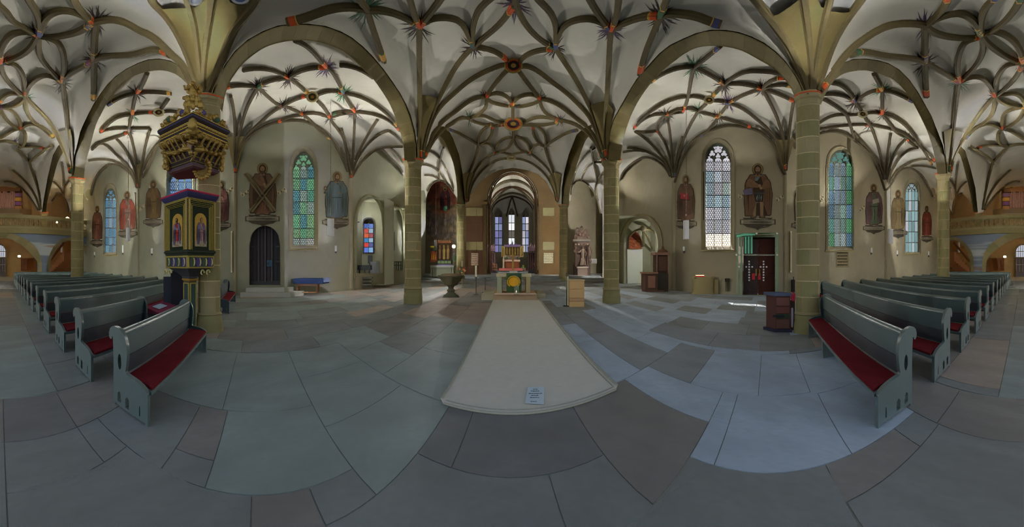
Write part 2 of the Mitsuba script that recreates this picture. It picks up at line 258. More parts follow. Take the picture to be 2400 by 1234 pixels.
SPRINGERS = [('nave', '376,22 400,20 437,19 448,20 468,12 480,0 492,-20 520,-20 540,6 560,12 592,16 576,40 552,72 530,115 512,165 496,214 474,216 456,178 440,140 420,100 398,58'),
             ('nave', '1803,40 1825,33 1848,18 1872,0 1882,-14 1912,-14 1925,16 1946,26 1975,30 2000,27 1978,60 1955,105 1935,155 1918,214 1890,214 1872,160 1845,100'),
             ('nave', '980,224 984,221 1010,226 1024,230 1012,268 1000,310 990,372 980,372'), ('nave', '1384,246 1400,240 1423,236 1424,300 1424,372 1414,340 1402,300'), ('nave', '1424,240 1437,258 1430,300 1426,340 1424,340'),
             ('nave', '134,310 145,305 165,302 170,330 172,405 162,395 150,350'), ('nave', '2212,308 2232,300 2258,310 2245,345 2232,380 2224,404 2216,360'), ('nave', '1084,408 1100,403 1114,406 1104,435 1095,474 1091,474'),
             ('nave', '1286,412 1300,403 1315,408 1311,440 1308,474 1304,474'), ('al', '532,322 551,319 585,320 570,345 553,404 549,404'), ('ar', '1814,326 1841,328 1862,325 1852,362 1841,404 1836,400'), ('al2', '318,385 334,384 329,420 325,440 321,420')]
# ================================================================ floor
def slab_mesh(pg, top=0.0, t=0.012):
    pg = pg.segmentize(.12)
    v, f = tri(pg); n = len(v); top_v, low = M(v[:, 0], v[:, 1], top), M(v[:, 0], v[:, 1], top)
    low[:, 2] -= t
    c = np.array(pg.exterior.coords)[:-1]; a = M(c[:, 0], c[:, 1], top); b = a.copy(); b[:, 2] -= t; m = len(c); i = np.arange(m); j = (i + 1) % m
    return np.vstack([top_v, a, b]), np.vstack([f, np.c_[n + i, n + m + i, n + j], np.c_[n + j, n + m + i, n + m + j]])
near = [(-.77, -.03, -.78, -.02, 0), (-.77, .2, -.02, .26, 3), (-.77, -.57, .26, .52, 0), (-.57, .2, .26, .87, 0), (.2, .55, .46, .87, 0), (-.57, -.34, .87, 1.43, 4), (-.34, .55, .87, 1.43, 4),
        (.55, 1.24, .47, 1.5, 3), (.9, 1.31, .31, .47, 5), (.2, .9, -.33, .46, 0), (.9, 1.66, -.51, .31, 5), (1.24, 1.66, .47, 1.5, 5), (1.31, 1.66, .31, .47, 5), (.65, .9, -.88, -.33, 3), (.9, 1.62, -1.13, -.51, 5),
        (-.03, .65, -1.13, -.34, 0), (-.03, .2, -.34, -.02, 0), (.65, .9, -1.13, -.88, 0), (1.66, 2.55, -.44, .1, 5), (1.66, 2.55, .1, .86, 5), (1.66, 2.55, .86, 1.5, 1), (1.62, 2.55, -1.13, -.44, 5),
        (-.95, -.77, -.51, -.25, 0), (-1.44, -.95, -.51, -.25, 3), (-1.44, -.77, -.25, .52, 2), (-1.16, -.57, .52, 1.43, 2), (-1.9, -1.16, .52, 1.43, 2), (-1.44, -.77, -1.13, -.51, 0), (-.77, -.58, -1.13, -.78, 0),
        (-.58, -.03, -1.13, -.78, 0), (-.58, -.03, -1.62, -1.13, 4), (-.03, .67, -1.62, -1.13, 3), (.67, 1.3, -1.62, -1.13, 3), (-1.3, -.58, -1.62, -1.13, 3), (1.3, 2.55, -1.62, -1.13, 3), (-2.6, -1.3, -1.62, -1.13, 0),
        (-2.6, -1.44, -1.13, -.3, 2), (-2.6, -1.44, -.3, .52, 2), (-2.6, -1.9, .52, 1.43, 2)]
slabs = [(sbox(a, c, b, d), k) for a, b, c, d, k in near]
core = shapely.union_all([s for s, _ in slabs]).buffer(.01)
x = -8.4
while x < 8.4:
    w = random.choice([.52, .62, .74, .86]); y = -14.0
    while y < 15.5:
        L = random.uniform(.75, 1.7) * (1 if -3 < y < 5 else 1.7)
        g = sbox(x, y, x + w, y + L).difference(core)
        for q in getattr(g, 'geoms', [g]):
            if q.geom_type == 'Polygon' and q.area > .03:
                cx_, cy_ = q.centroid.x, q.centroid.y
                k = random.choice([5, 5, 1, 1, 0]) if cx_ > .9 and cy_ > -1 else random.choice([0, 0, 2, 2, 3, 6]) if cy_ < 4.2 else random.choice([6, 3, 6, 0])
                slabs.append((q, k))
        y += L
    x += w
seam = LineString([(0, 0), (0, -30)])
hole = Point(0, 0).buffer(.48)
cut = []
for q, k in slabs:
    q = q.buffer(-.0034, join_style='mitre').difference(hole)
    if q.bounds[1] < 0: parts_ = [q.intersection(sbox(-30, -30, -.001, 30)), q.intersection(sbox(.001, -30, 30, 30))] if q.bounds[0] < 0 < q.bounds[2] else [q]
    else: parts_ = [q]
    for g in parts_:
        for h in getattr(g, 'geoms', [g]):
            if h.geom_type == 'Polygon' and h.area > .01: cut.append((h, k))
def floor_seen(h):   # image size of a slab, to choose those built singly
    c = np.array(h.exterior.coords); r = np.hypot(h.centroid.x, h.centroid.y); return h.area / r ** 3
cut.sort(key=lambda s: -floor_seen(s[0]))
base = np.array([[-140, -6, -.009], [140, -6, -.009], [140, 130, -.009], [-140, 130, -.009]], float)
put('floor', (base, np.array([[0, 1, 2], [0, 2, 3]])), 'joint', kind='structure')
lab('floor', 'floor of large worn sandstone slabs in grey and bluish tones')
for h, k in cut[:296]: put('slab', slab_mesh(h), SLAB[k], 'floor')
put('far_slabs', cat([slab_mesh(h) for h, k in cut[296:]]), SLAB[0], 'floor', kind='stuff')

# ================================================================ vault: surface of each bay as depth along a bearing
def soft(rs, p=9.0):
    a = np.stack([np.maximum(x, .05) for x in rs]); return (a ** -p).sum(0) ** (-1 / p)
def tan_of(py): return np.sinh((CY - np.asarray(py, float)) / K)
def nave_depth(px, py):
    th = th_of(px); s, c, t = np.abs(np.sin(th)), np.cos(th), np.maximum(tan_of(py), .05)
    A = (t / 4.6) ** 2 + (s / 4.15) ** 2; B = -2 * 3.7 * t / 4.6 ** 2; Cc = (3.7 / 4.6) ** 2 - 1
    r = (-B + np.sqrt(np.maximum(B * B - 4 * A * Cc, 0))) / (2 * A)
    return depth_of(soft([r, 3.4 / np.maximum(s, .02), np.where(c > 0, 15.2 / np.maximum(c, .05), 23 / np.maximum(-c, .05))]))
def aisle_depth(px, py):
    th = th_of(px); s, c, t = np.abs(np.sin(th)), np.cos(th), np.maximum(tan_of(py), .05)
    r = 7.2 / t; lo, hi = 3.75 / np.maximum(s, .05), 7.58 / np.maximum(s, .05)
    u = np.clip((r - lo) / (hi - lo), 0, None)
    u = np.where(u < .8, u, .8 + .2 * (1 - np.exp(-(u - .8) / .2)))
    r = lo + np.clip(u, .0, 1) * (hi - lo)
    return depth_of(soft([r, np.where(c > 0, 16.2 / np.maximum(c, .05), 23 / np.maximum(-c, .05))], 12))
# traced arch curves (photograph pixels): D = nave edge of the soffit, I = aisle edge
A1D = P('497,222 510,185 525,155 550,120 580,93 616,73 651,60 689,55 726,56 764,61 800,74 825,88 850,108 875,133 900,163 920,191 938,218 953,246 963,271 973,309 977,345 978,374')[0]
A1I = P('521,262 523,250 527,226 536,198 551,173 571,148 591,131 616,114 641,104 666,98 691,95 719,95 752,100 777,108 800,118 825,136 850,161 875,186 895,214 911,239 923,266 935,300 944,333 947,358 948,376')[0]
A2D = P('1420,374 1422,340 1426,309 1439,276 1454,249 1471,219 1491,186 1517,156 1544,126 1569,106 1600,91 1630,78 1663,70 1700,70 1731,75 1761,85 1791,100 1819,121 1841,143 1861,171 1876,198 1884,220')[0]
A2I = P('1454,376 1458,345 1466,309 1474,284 1486,256 1501,229 1517,206 1534,186 1559,161 1584,141 1600,129 1625,115 1650,109 1683,108 1713,112 1743,121 1771,136 1796,150 1816,163 1834,181 1849,199 1859,219 1866,246')[0]
A3D = P('476,222 458,200 442,178 430,164 415,150 400,142 372,137 347,139 322,148 296,161 271,178 251,198 234,221 219,244 206,269 193,296 188,309 181,338 173,370 170,412')[0]
A3I = P('462,240 452,215 440,198 428,186 415,176 400,169 377,165 352,167 327,173 307,182 286,196 271,211 256,231 244,254 231,279 222,302 214,333 205,365 199,395 197,418')[0]
A4D = P('1908,222 1920,206 1929,192 1939,176 1959,158 1979,146 2000,138 2030,137 2058,141 2083,148 2108,163 2131,186 2151,214 2168,244 2183,271 2198,309 2210,340 2217,375 2219,406')[0]
A4I = P('1924,246 1932,226 1939,212 1946,200 1958,186 1977,173 2000,167 2023,165 2045,168 2070,176 2096,188 2113,204 2131,226 2143,246 2156,271 2170,300 2184,340 2193,380 2197,408')[0]
A5D = P('1022,296 1040,296 1052,305 1062,325 1076,362 1084,405 1089,440 1090,478')[0]
A5I = P('1004,322 1020,318 1034,321 1046,340 1059,372 1066,400 1071,440 1071,478')[0]
A6D = P('1392,290 1375,296 1362,305 1351,316 1333,362 1322,405 1317,440 1316,478')[0]
A6I = P('1412,318 1395,316 1380,320 1370,335 1358,368 1345,410 1337,440 1334,478')[0]
A7D = P('158,330 146,333 136,342 124,363 112,413 103,463 98,497')[0]
A7I = P('166,352 156,352 146,360 135,382 123,425 113,463 109,497')[0]
A8D = P('2240,338 2252,342 2262,353 2275,395 2286,440 2292,497')[0]
A8I = P('2232,352 2243,356 2250,364 2261,400 2271,440 2281,497')[0]
COLS = dict(pulpit=(491, 26, 11.2), near_right=(1893, 28, 11.0), front_left=(968, 19, 19.3), front_right=(1433, 18, 19.5), back_left=(181, 14.5, 25.6), back_right=(2211, 14.5, 25.6),
            far_left=(1079.5, 9.5, 40.0), far_right=(1321, 10, 40.0), gallery_left=(104, 7, 48.0), gallery_right=(2292, 6.5, 48.0))
def mid(a, b, t=.5, n=60): return resample(a, n) * (1 - t) + resample(b, n) * t
ncoords = [(-60, -70), (2460, -70), (2460, 436), (2400, 436), (2352, 436), (2330, 455), (2312, 478), (2304, 497), (2290, 499), *A8D[::-1], (2225, 407), *A4D[::-1], (1895, 226), *A2D[::-1], (1405, 374), (1396, 345), (1384, 305),
           *A6D, (1308, 478), (1297, 455), (1280, 425), (1262, 408), (1235, 398), (1202, 393), (1170, 398), (1145, 410), (1120, 432), (1102, 458), (1093, 478), *A5D[::-1], (1010, 340), (990, 374), *A1D[::-1], (486, 226), *A3D, (165, 412), *A7D, (92, 495), (60, 452), (40, 436), (-60, 436)]
NAVE = Polygon(ncoords).buffer(0)
if NAVE.geom_type != 'Polygon': NAVE = max(NAVE.geoms, key=lambda g: g.area)
def aisle_poly(c):
    g = Polygon(c).buffer(0); return g if g.geom_type == 'Polygon' else max(g.geoms, key=lambda q: q.area)
AL = aisle_poly([*mid(A1D, A1I)[:-1], (946, 420), (943, 400), (926, 380), (908, 363), (893, 348), (870, 358), (848, 378), (832, 405), (822, 432), (812, 400), (800, 365), (774, 324), (744, 297), (703, 282), (653, 285), (618, 297), (585, 320), (563, 352), (551, 412), (542, 372), (528, 330), (514, 312)])
AR = aisle_poly([*mid(A2D, A2I), (1872, 300), (1868, 345), (1852, 362), (1841, 410), (1826, 376), (1814, 340), (1796, 320), (1776, 306), (1741, 297), (1706, 294), (1680, 300), (1650, 311), (1625, 329), (1607, 351), (1592, 390), (1580, 436), (1570, 412), (1557, 391), (1534, 374), (1507, 369), (1484, 381), (1466, 396), (1454, 419), (1444, 440)])
AR2 = aisle_poly([*mid(A4D, A4I), (2200, 440), (2190, 470), (2186, 460), (2176, 437), (2156, 406), (2133, 394), (2113, 397), (2092, 425), (2075, 455), (2060, 402), (2044, 365), (2030, 351), (2000, 326), (1965, 309), (1935, 309), (1915, 316), (1912, 260)])
AL2 = aisle_poly([*mid(A3D, A3I), (188, 440), (205, 470), (214, 457), (221, 422), (241, 394), (266, 384), (296, 399), (312, 412), (325, 446), (340, 400), (372, 336), (400, 300), (470, 285), (476, 250)])
FL = aisle_poly([*mid(A5D, A5I)[5:], (1062, 450), (1045, 428), (1030, 422), (1014, 430), (1003, 448), (996, 475), (984, 470), (984, 385), (1000, 352)])
FR = aisle_poly([*mid(A6D, A6I)[5:], (1337, 470), (1345, 430), (1362, 422), (1385, 440), (1400, 470), (1407, 500), (1420, 500), (1420, 390), (1405, 345)])
BL = aisle_poly([*mid(A7D, A7I), (118, 500), (122, 470), (135, 452), (150, 462), (163, 500), (172, 470), (172, 380)])
BR = aisle_poly([*mid(A8D, A8I), (2278, 500), (2270, 468), (2255, 452), (2240, 462), (2232, 500), (2218, 470), (2218, 380)])
def clean(s): return [q for q in P(s) if len(q) > 1]
RIB = {k: clean(v) for k, v in RIB_TEXT.items()}
DEPTH = {'nave': nave_depth}
SURF = [('nave', NAVE, nave_depth, 7.0)] + [(n, g, aisle_depth, h) for n, g, h in (('al', AL, 6.), ('ar', AR, 6.), ('ar2', AR2, 6.), ('al2', AL2, 6.), ('fl', FL, 4.), ('fr', FR, 4.), ('bl', BL, 4.), ('br', BR, 4.))]
webs, WEBTREE = [], {}
def web_depth(n, dep, px_, py_):
    Y = dep(px_, py_); d = WEBTREE[n].query(np.c_[px_, py_])[0]; return Y * (1 + .030 * (1 - np.exp(-d / (11.0 * np.clip(14.0 / Y, .3, 1.2)))))
for n, g, dep, h in SURF:
    p, f = region(g, h); lines = RIB.get(n, [])
    Y = dep(p[:, 0], p[:, 1])
    allp = np.vstack([resample(q, max(3, int(LineString(q).length / 4))) for q in lines] + [np.array(g.segmentize(5).exterior.coords)])
    d = cKDTree(allp).query(p)[0]; s = 11.0 * np.clip(14.0 / Y, .3, 1.2)
    WEBTREE[n] = cKDTree(allp)
    webs.append((at(p[:, 0], p[:, 1], Y * (1 + .030 * (1 - np.exp(-d / s)))), f))
v, f = cat(webs[:1]); put('ceiling', (v, f), 'web', smooth=True, kind='structure')
lab('ceiling', 'ribbed net vault with pale webs and sandstone ribs over nave and aisles')
for w in webs[1:]: put('aisle_web', w, 'web', 'ceiling', smooth=True)
# roof over the vault: keeps the sky out of the webs' seams
roof = np.array([[-120, 4, 42], [120, 4, 42], [120, 125, 42], [-120, 125, 42], [-120, 4, 10.5], [120, 4, 10.5]], float)
put('roof', (roof, np.array([[0, 1, 2], [0, 2, 3], [0, 4, 5], [0, 5, 1]])), 'plaster', 'ceiling')
# ribs
RIB_PROF = np.array([(-.5, -.3), (-.5, .24), (-.34, .40), (-.25, .66), (.25, .66), (.34, .40), (.5, .24), (.5, -.3)])
def surf_normal(px, py, dep):
    e = 1.5
    a = at(px + e, py, dep(px + e, py)) - at(px - e, py, dep(px - e, py)); b = at(px, py + e, dep(px, py + e)) - at(px, py - e, dep(px, py - e))
    n = np.cross(a, b); n /= np.linalg.norm(n, axis=1, keepdims=True); p = at(px, py, dep(px, py)) - [0, 0, EYE]
    return n * -np.sign((n * p).sum(1, keepdims=True))
def rib_mesh(q, dep, w=.17, n=None, prof=RIB_PROF, lift=0.0, k=0.0):
    n = n or max(4, int(LineString(q).length / 7)); c = spline(q, n)
    Y = dep(c[:, 0], c[:, 1]); p = at(c[:, 0], c[:, 1], Y); N = surf_normal(c[:, 0], c[:, 1], dep)
    t = np.gradient(p, axis=0); t /= np.linalg.norm(t, axis=1, keepdims=True) + 1e-9
    N = N - (N * t).sum(1, keepdims=True) * t; N /= np.linalg.norm(N, axis=1, keepdims=True) + 1e-9
    V = -(p - [0, 0, EYE]); V = V - (V * t).sum(1, keepdims=True) * t; V /= np.linalg.norm(V, axis=1, keepdims=True) + 1e-9
    N = N * .55 + V * .45; N /= np.linalg.norm(N, axis=1, keepdims=True)
    B = np.cross(t, N)
    rows = [p + B * (u * w) + N * (h * w + lift) for u, h in prof]
    v, f = quadstrip(rows, close=True); m = len(p); R = len(prof)
    caps = [[0, i * m, (i + 1) * m, 0] for i in range(1, R - 1)] + [[m - 1, (i + 1) * m + m - 1, i * m + m - 1, m - 1] for i in range(1, R - 1)]
    return v, np.vstack([f, np.array(caps)])
ends = []
for n, g, dep, h in SURF:
    for q in RIB.get(n, []):
        w = .142 if n == 'nave' else .118
        ym = dep(q[len(q) // 2, 0], q[len(q) // 2, 1])
        put('rib', rib_mesh(q, dep, w), 'rib' if n in ('nave',) else 'rib_dark', 'ceiling', smooth=25)
        for e, o in ((q[0], q[1]), (q[-1], q[-2])): ends.append((n, dep, e, o, q if e is q[0] else q[::-1]))
# painted bands and sprays at the nodes
NODE = []
pts = np.array([e[2] for e in ends]); tree = cKDTree(pts); used = set()
for i in range(len(pts)):
    if i in used: continue
    idx = [j for j in tree.query_ball_point(pts[i], 7) if ends[j][0] == ends[i][0]]; used |= set(idx)
    if len(idx) >= 3: NODE.append((ends[i][0], ends[i][1], pts[idx].mean(0), idx))
for c, nm in (((140, 60, 32), 'red'), ((142, 108, 52), 'gold'), ((46, 70, 50), 'green'), ((54, 58, 88), 'blue'), ((40, 32, 32), 'dark'), ((56, 44, 62), 'purple')): scene[f'paint_{nm}'] = flat(c, .8, .2)
BAND = np.array([(-.53, -.3), (-.53, .26), (-.37, .43), (-.28, .69), (.28, .69), (.37, .43), (.53, .26), (.53, -.3)])
def along(q, a, b, n=4):
    s = np.r_[0, np.cumsum(np.linalg.norm(np.diff(q, axis=0), axis=1))]; t = np.linspace(a, b, n)
    return np.stack([np.interp(t, s, q[:, 0]), np.interp(t, s, q[:, 1])], 1)
for num, (n, dep, c, idx) in enumerate(NODE):
    Y = float(dep(c[0], c[1])); pxm = F / Y * .17; wb = .142 if n == 'nave' else .118
    ups = [math.atan2(*(ends[j][4][min(1, len(ends[j][4]) - 1)] - c)[::-1]) for j in idx]
    if Y < 34 and not all(math.sin(d_) < .25 for d_ in ups):
        for m_, j in enumerate(idx):
            q = spline(ends[j][4], 40); L = LineString(q).length; a = pxm * .3
            if L < pxm * 3.2: continue
            c1 = ['red', 'gold', 'red', 'green', 'red', 'blue'][(num + m_) % 6]
            put('painted_band', rib_mesh(along(q, a, a + pxm * .8), dep, wb, 4, BAND), 'paint_' + c1, 'ceiling')
            if Y < 20: put('painted_band', rib_mesh(along(q, a + pxm * .85, a + pxm * 1.0, 3), dep, wb, 3, BAND), 'paint_' + ('gold' if c1 != 'gold' else 'green'), 'ceiling')
    # painted spray of grass-like strokes on the webs around the node
    rays, fs = [], []
    dirs = [math.atan2(*(ends[j][4][min(1, len(ends[j][4]) - 1)] - c)[::-1]) for j in idx]
    if all(math.sin(d_) < .25 for d_ in dirs): continue
    cnt = 38 if Y < 20 else 24
    for k in range(cnt):
        a = 2 * np.pi * k / cnt + random.uniform(-.1, .1)
        if min(abs((a - d + np.pi) % (2 * np.pi) - np.pi) for d in dirs) < .22: continue
        l0, l1 = pxm * .35, pxm * random.uniform(1.3, 2.9); b = a + random.uniform(-.25, .25); wd = max(.55, pxm * .075)
        p0 = c + l0 * np.array([math.cos(a), math.sin(a)]); p1 = c + l1 * np.array([math.cos(b), math.sin(b)])
        nn = np.array([-(p1 - p0)[1], (p1 - p0)[0]]); nn /= np.linalg.norm(nn)
        mid_ = (p0 + p1) / 2 + nn * random.uniform(-1, 1) * pxm * .2
        qd = np.array([p0 + nn * wd, p0 - nn * wd, mid_ + nn * wd, mid_ - nn * wd, p1]); yy = web_depth(n, dep, qd[:, 0], qd[:, 1]) - .025
        o = len(rays) * 5; rays.append(at(qd[:, 0], qd[:, 1], yy)); fs += [[o, o + 1, o + 2], [o + 1, o + 3, o + 2], [o + 2, o + 3, o + 4]]
    if rays: put('painted_spray', (np.vstack(rays), np.array(fs)), 'paint_' + ['dark', 'dark', 'purple', 'dark', 'dark', 'green'][num % 6], 'ceiling')
# ring bosses
def ring3(cx, cy, rx, ry, dep, w, n=28):
    a = np.linspace(0, 2 * np.pi, n); q = np.stack([cx + rx * np.cos(a), cy + ry * np.sin(a)], 1)
    Y = dep(np.full(n, cx), np.full(n, cy)) * .965; return tube(at(q[:, 0], q[:, 1], Y), w, 8, False)
for cx, cy, rx, ry, dep in ((1203.5, 153.5, 19, 16, nave_depth), (1203, 290, 20, 14, nave_depth), (1199, 370, 9, 4, nave_depth), (732, 227, 12, 11, aisle_depth), (1662, 234, 10, 8, aisle_depth), (2022, 267, 9, 7, aisle_depth), (372, 263, 11, 8, aisle_depth)):
    w = float(dep(cx, cy)) / F * 2.6
    put('boss_ring', ring3(cx, cy, rx, ry, dep, w), 'gilt' if rx > 15 else 'mortar', 'ceiling', smooth=True)
    if rx > 15: put('boss_ring', ring3(cx, cy, rx * .8, ry * .8, dep, w * .6), 'paint_red', 'ceiling', smooth=True)
    yy = float(dep(cx, cy)) * .97; put('boss_disc', prism(disc(cx, cy, rx * .88, ry * .88), yy, .05), 'paint_dark' if rx > 15 else 'rib_dark', 'ceiling')
    put('boss_rosette', prism(disc(cx, cy, rx * .35, ry * .35, 9), yy - .06, .06), 'gilt', 'ceiling')
# stone springers filling the foot of each fan
for q in SPRINGERS:
    n, s = q; dep = nave_depth if n == 'nave' else aisle_depth
    for pg in P(s):
        p, f = region(Polygon(pg).buffer(0), 6.0); put('springer', (at(p[:, 0], p[:, 1], dep(p[:, 0], p[:, 1]) * .9985 - .01), f), 'springer', 'ceiling', smooth=True)

for cx, cy, rx, ry in ((457, 2, 17, 12), (563, -2, 21, 12)):
    for s_, c_ in ((1, (150, 152, 156)), (.62, (74, 84, 116))):
        p, f = region(Polygon(disc(cx, cy, rx * s_, ry * s_)), 4.0); put('painted_shield', (at(p[:, 0], p[:, 1], nave_depth(p[:, 0], p[:, 1]) * (.984 - .004 * (s_ < 1))), f), None, 'ceiling', col=c_)
# ================================================================ arcade arches, stone by stone
def arc_plane(px, a): return depth_of(a / np.maximum(np.abs(np.sin(th_of(px))), .16))
def arch_stones(D, I, name, label, n_st, a=3.33, b=3.52, hood=14.0, fixed=None):
    k = key_of('ceiling__' + name); lab(k, label)
    m = n_st * 4 + 1; d, i = spline(D, m), spline(I, m)
    t = np.gradient(d, axis=0); nn = np.stack([-t[:, 1], t[:, 0]], 1); nn /= np.linalg.norm(nn, axis=1, keepdims=True)
    nn *= np.sign(((d - i) * nn).sum(1, keepdims=True)); taper = np.clip(np.sin(np.linspace(0, np.pi, m)) * 2.2, .25, 1)[:, None]
    dep = (lambda px, a_: arc_plane(px, a_)) if fixed is None else (lambda px, a_: np.full(len(px), fixed + (a_ - a) * 3.1))
    def c3(q, a_): return at(q[:, 0], q[:, 1], dep(q[:, 0], a_))
    g = (i - d); 
    rows = [c3(d + nn * hood * taper, a + .02), c3(d + nn * hood * taper * .92, a - .03), c3(d + nn * hood * .22 * taper, a - .05), c3(d + nn * hood * .14 * taper, a + .10), c3(d + nn * .3, a + .10), c3(d + g * .07, a - .01), c3(d + g * .14, a + .0), c3(d + g * .92, b - .01), c3(i, b), c3(i, b + .06), c3(d + nn * hood * taper, b + .06)]
    for s in range(n_st):
        sl = slice(s * 4, s * 4 + 5); v, f = quadstrip([r[sl] for r in rows], close=True)
        R = len(rows); caps = [[0, q_ * 5, (q_ + 1) * 5, 0] for q_ in range(1, R - 1)] + [[4, (q_ + 1) * 5 + 4, q_ * 5 + 4, 4] for q_ in range(1, R - 1)]
        c = v.mean(0); put('voussoir', (c + (v - c) * .994, np.vstack([f, caps])), ARCHST[(s * 7 + n_st) % 3], k, smooth=30)
    return k
arch_stones(A1D, A1I, 'arcade_arch', 'sandstone arcade arch springing from the pulpit column to the column left of the altar', 24)
arch_stones(A2D, A2I, 'arcade_arch', 'sandstone arcade arch above the double doors with crosses', 24)
arch_stones(A3D, A3I, 'arcade_arch', 'sandstone arcade arch behind the gilded pulpit canopy, over the left pews', 22, hood=12)
arch_stones(A4D, A4I, 'arcade_arch', 'sandstone arcade arch over the back rows of the right pews', 22, hood=12)
arch_stones(A5D, A5I, 'arcade_arch', 'narrow looking arcade arch in front of the mural of judgement', 9, hood=5, a=3.4, b=3.5)
arch_stones(A6D, A6I, 'arcade_arch', 'narrow looking arcade arch beside the carved epitaph', 9, hood=5, a=3.4, b=3.5)
arch_stones(A7D, A7I, 'arcade_arch', 'arcade arch over the gallery, left of the organ gallery stair', 9, hood=4, a=3.6, b=3.7)
arch_stones(A8D, A8I, 'arcade_arch', 'arcade arch over the gallery, right hand end of the photo', 9, hood=4, a=3.6, b=3.7)

# ================================================================ columns, course by course
def column(key, label, cap, base, ycut=None, courses=13, sides=48, seed=0, faceted=False):
    cx, hw, Y = COLS[key]; t = thing('stone_column', label, 'column'); rr = random.Random(seed)
    c0, c1, ch = cap; b0, b1, bh = base
    if b1 > b0:
        put('plinth', lathe(cx, Y, [(bh, b1), (bh, b0 + (b1 - b0) * .45), (bh * .97, b0 + (b1 - b0) * .38), (bh * .92, b0 + (b1 - b0) * .2), (hw * 1.12, b0 + (b1 - b0) * .12), (hw * 1.1, b0), (hw * .8, b0)], 8 if faceted else 32, np.pi / 8), STONE[2], t, smooth=30)
        put('base_moulding', lathe(cx, Y, [(hw * 1.0, b0), (hw * 1.13, b0 - 2), (hw * 1.14, b0 - 5), (hw * 1.0, b0 - 8)], 32), STONE[3], t, smooth=40)
    put('core', lathe(cx, Y, [(hw * .975, b0 + 2), (hw * .975, c1)], 32), 'mortar', t, smooth=True)
    put('capital', lathe(cx, Y, [(hw, c1), (hw * 1.05, c1 - (c1 - c0) * .15), (hw * 1.02, c1 - (c1 - c0) * .3), (ch * .9, c1 - (c1 - c0) * .5), (ch, c1 - (c1 - c0) * .62), (ch, c0 + 2), (ch * .93, c0), (hw * .9, c0 - 6)], 8, np.pi / 8), STONE[3], t)
    put('capital_band', lathe(cx, Y, [(ch * .98, c0 + 2), (ch * 1.03, c0 + 1.2), (ch * 1.03, c0 - 1.2), (ch * .9, c0 - 2)], 8, np.pi / 8), 'paint_red', t)
    ys = np.linspace(c1, b0 - 6 if b1 > b0 else b0, courses + 1)
    X = (cx - CX) / F * Y; ca = 1 / math.hypot(1, X / Y); R = hw * Y * ca / F
    zs = EYE - (ys - CY) / F * Y
    for i in range(courses):
        z1, z0 = zs[i] - .008, zs[i + 1] + .008; ph = rr.uniform(0, 1.5) + (i % 2) * .8
        for j in range(4):
            a = np.linspace(ph + j * np.pi / 2 + .014, ph + (j + 1) * np.pi / 2 - .014, 9); Ri = R * .9
            o0, o1 = np.stack([X + R * np.cos(a), Y + R * np.sin(a), np.full(9, z0)], 1), np.stack([X + R * np.cos(a), Y + R * np.sin(a), np.full(9, z1)], 1)
            i0, i1 = np.stack([X + Ri * np.cos(a), Y + Ri * np.sin(a), np.full(9, z0)], 1), np.stack([X + Ri * np.cos(a), Y + Ri * np.sin(a), np.full(9, z1)], 1)
            v, f = quadstrip([i0, o0, o1, i1], close=True)
            put('stone', (v, np.vstack([f, [[0, 9, 18, 27], [8, 35, 26, 17]]])), STONE[rr.randrange(4)], t, smooth=30)
    return t
column('pulpit', 'thick ashlar column that carries the pulpit', (228, 250, 33), (738, 783, 33), courses=13, seed=1)
column('near_right', 'thick ashlar column beside the book cabinet and the front right pew', (222, 250, 32), (738, 789, 33), courses=13, seed=2)
column('front_left', 'ashlar column left of the bronze font', (375, 397, 25), (678, 712, 22), courses=13, seed=3)
column('front_right', 'ashlar column right of the stone ambo', (375, 397, 24), (680, 711, 21), courses=13, seed=4)
column('back_left', 'ashlar column standing among the left pews', (418, 434, 20), (655, 688, 17), courses=10, seed=5)
column('back_right', 'ashlar column standing among the right pews', (406, 425, 20), (655, 688, 17), courses=10, seed=6)
column('far_left', 'slender looking column on the chancel step beside the mural of judgement', (477, 489, 12), (650, 657, 11), courses=10, seed=7)
column('far_right', 'slender looking column on the chancel step left of the carved epitaph', (478, 490, 13), (650, 657, 11), courses=10, seed=8)
column('gallery_left', 'column rising through the gallery left of the organ', (497, 507, 10), (648, 655, 9), courses=8, seed=9)
column('gallery_right', 'column rising through the gallery right of the organ', (497, 507, 9), (648, 655, 8), courses=8, seed=10)
# ================================================================ walls
WIN = {}   # opening outlines in the wall: (x0, x1, ytop, yspring, ybottom)
def wall_piece(name, outline, depth, mat, holes=(), h=16, parent=None, label=None):
    g = Polygon(outline).buffer(0)
    for q in holes: g = g.difference(Polygon(q).buffer(0))
    ms = []
    for q in getattr(g, 'geoms', [g]):
        p, f = region(q, h); ms.append((at(p[:, 0], p[:, 1], depth(p[:, 0])), f))
    k = put(name, cat(ms), mat, parent, smooth=True, kind=None if parent else 'structure', label=label); return k
BASE = 3   # walls run a little below the floor line
def wall_base(px, a=7.6): return CY + F * EYE / wall_depth(px, a) + 2
W1, W2, W3 = arch(243, 274, 429, 462, 597), arch(390, 455, 380, 420, 592), arch(679, 745, 346, 398, 583)
W4, W5, W6 = arch(1644, 1720, 326, 382, 586), arch(1938, 2000, 343, 392, 586), arch(2120, 2157, 419, 455, 595)
DOORL = arch(585, 658, 529, 575, 667); DOORR = rect(1740, 556, 1818, 690)
N1, N2 = arch(836, 897, 462, 540, 652), arch(905, 945, 484, 545, 645)
CH = arch(1462, 1542, 512, 570, 668, pointed=False)
px = np.arange(196, 1004, 8.)
wall_piece('wall_left', [(196, 300), (400, 250), (560, 215), (760, 215), (900, 290), (1000, 330)] + [(x, wall_base(x)) for x in px[::-1]], wall_depth, 'plaster_left', [W1, W2, W3, DOORL, N1, N2], label='plastered aisle wall with painted apostles, left of the nave')
px = np.r_[1412, np.arange(1416, 2206, 8.)]
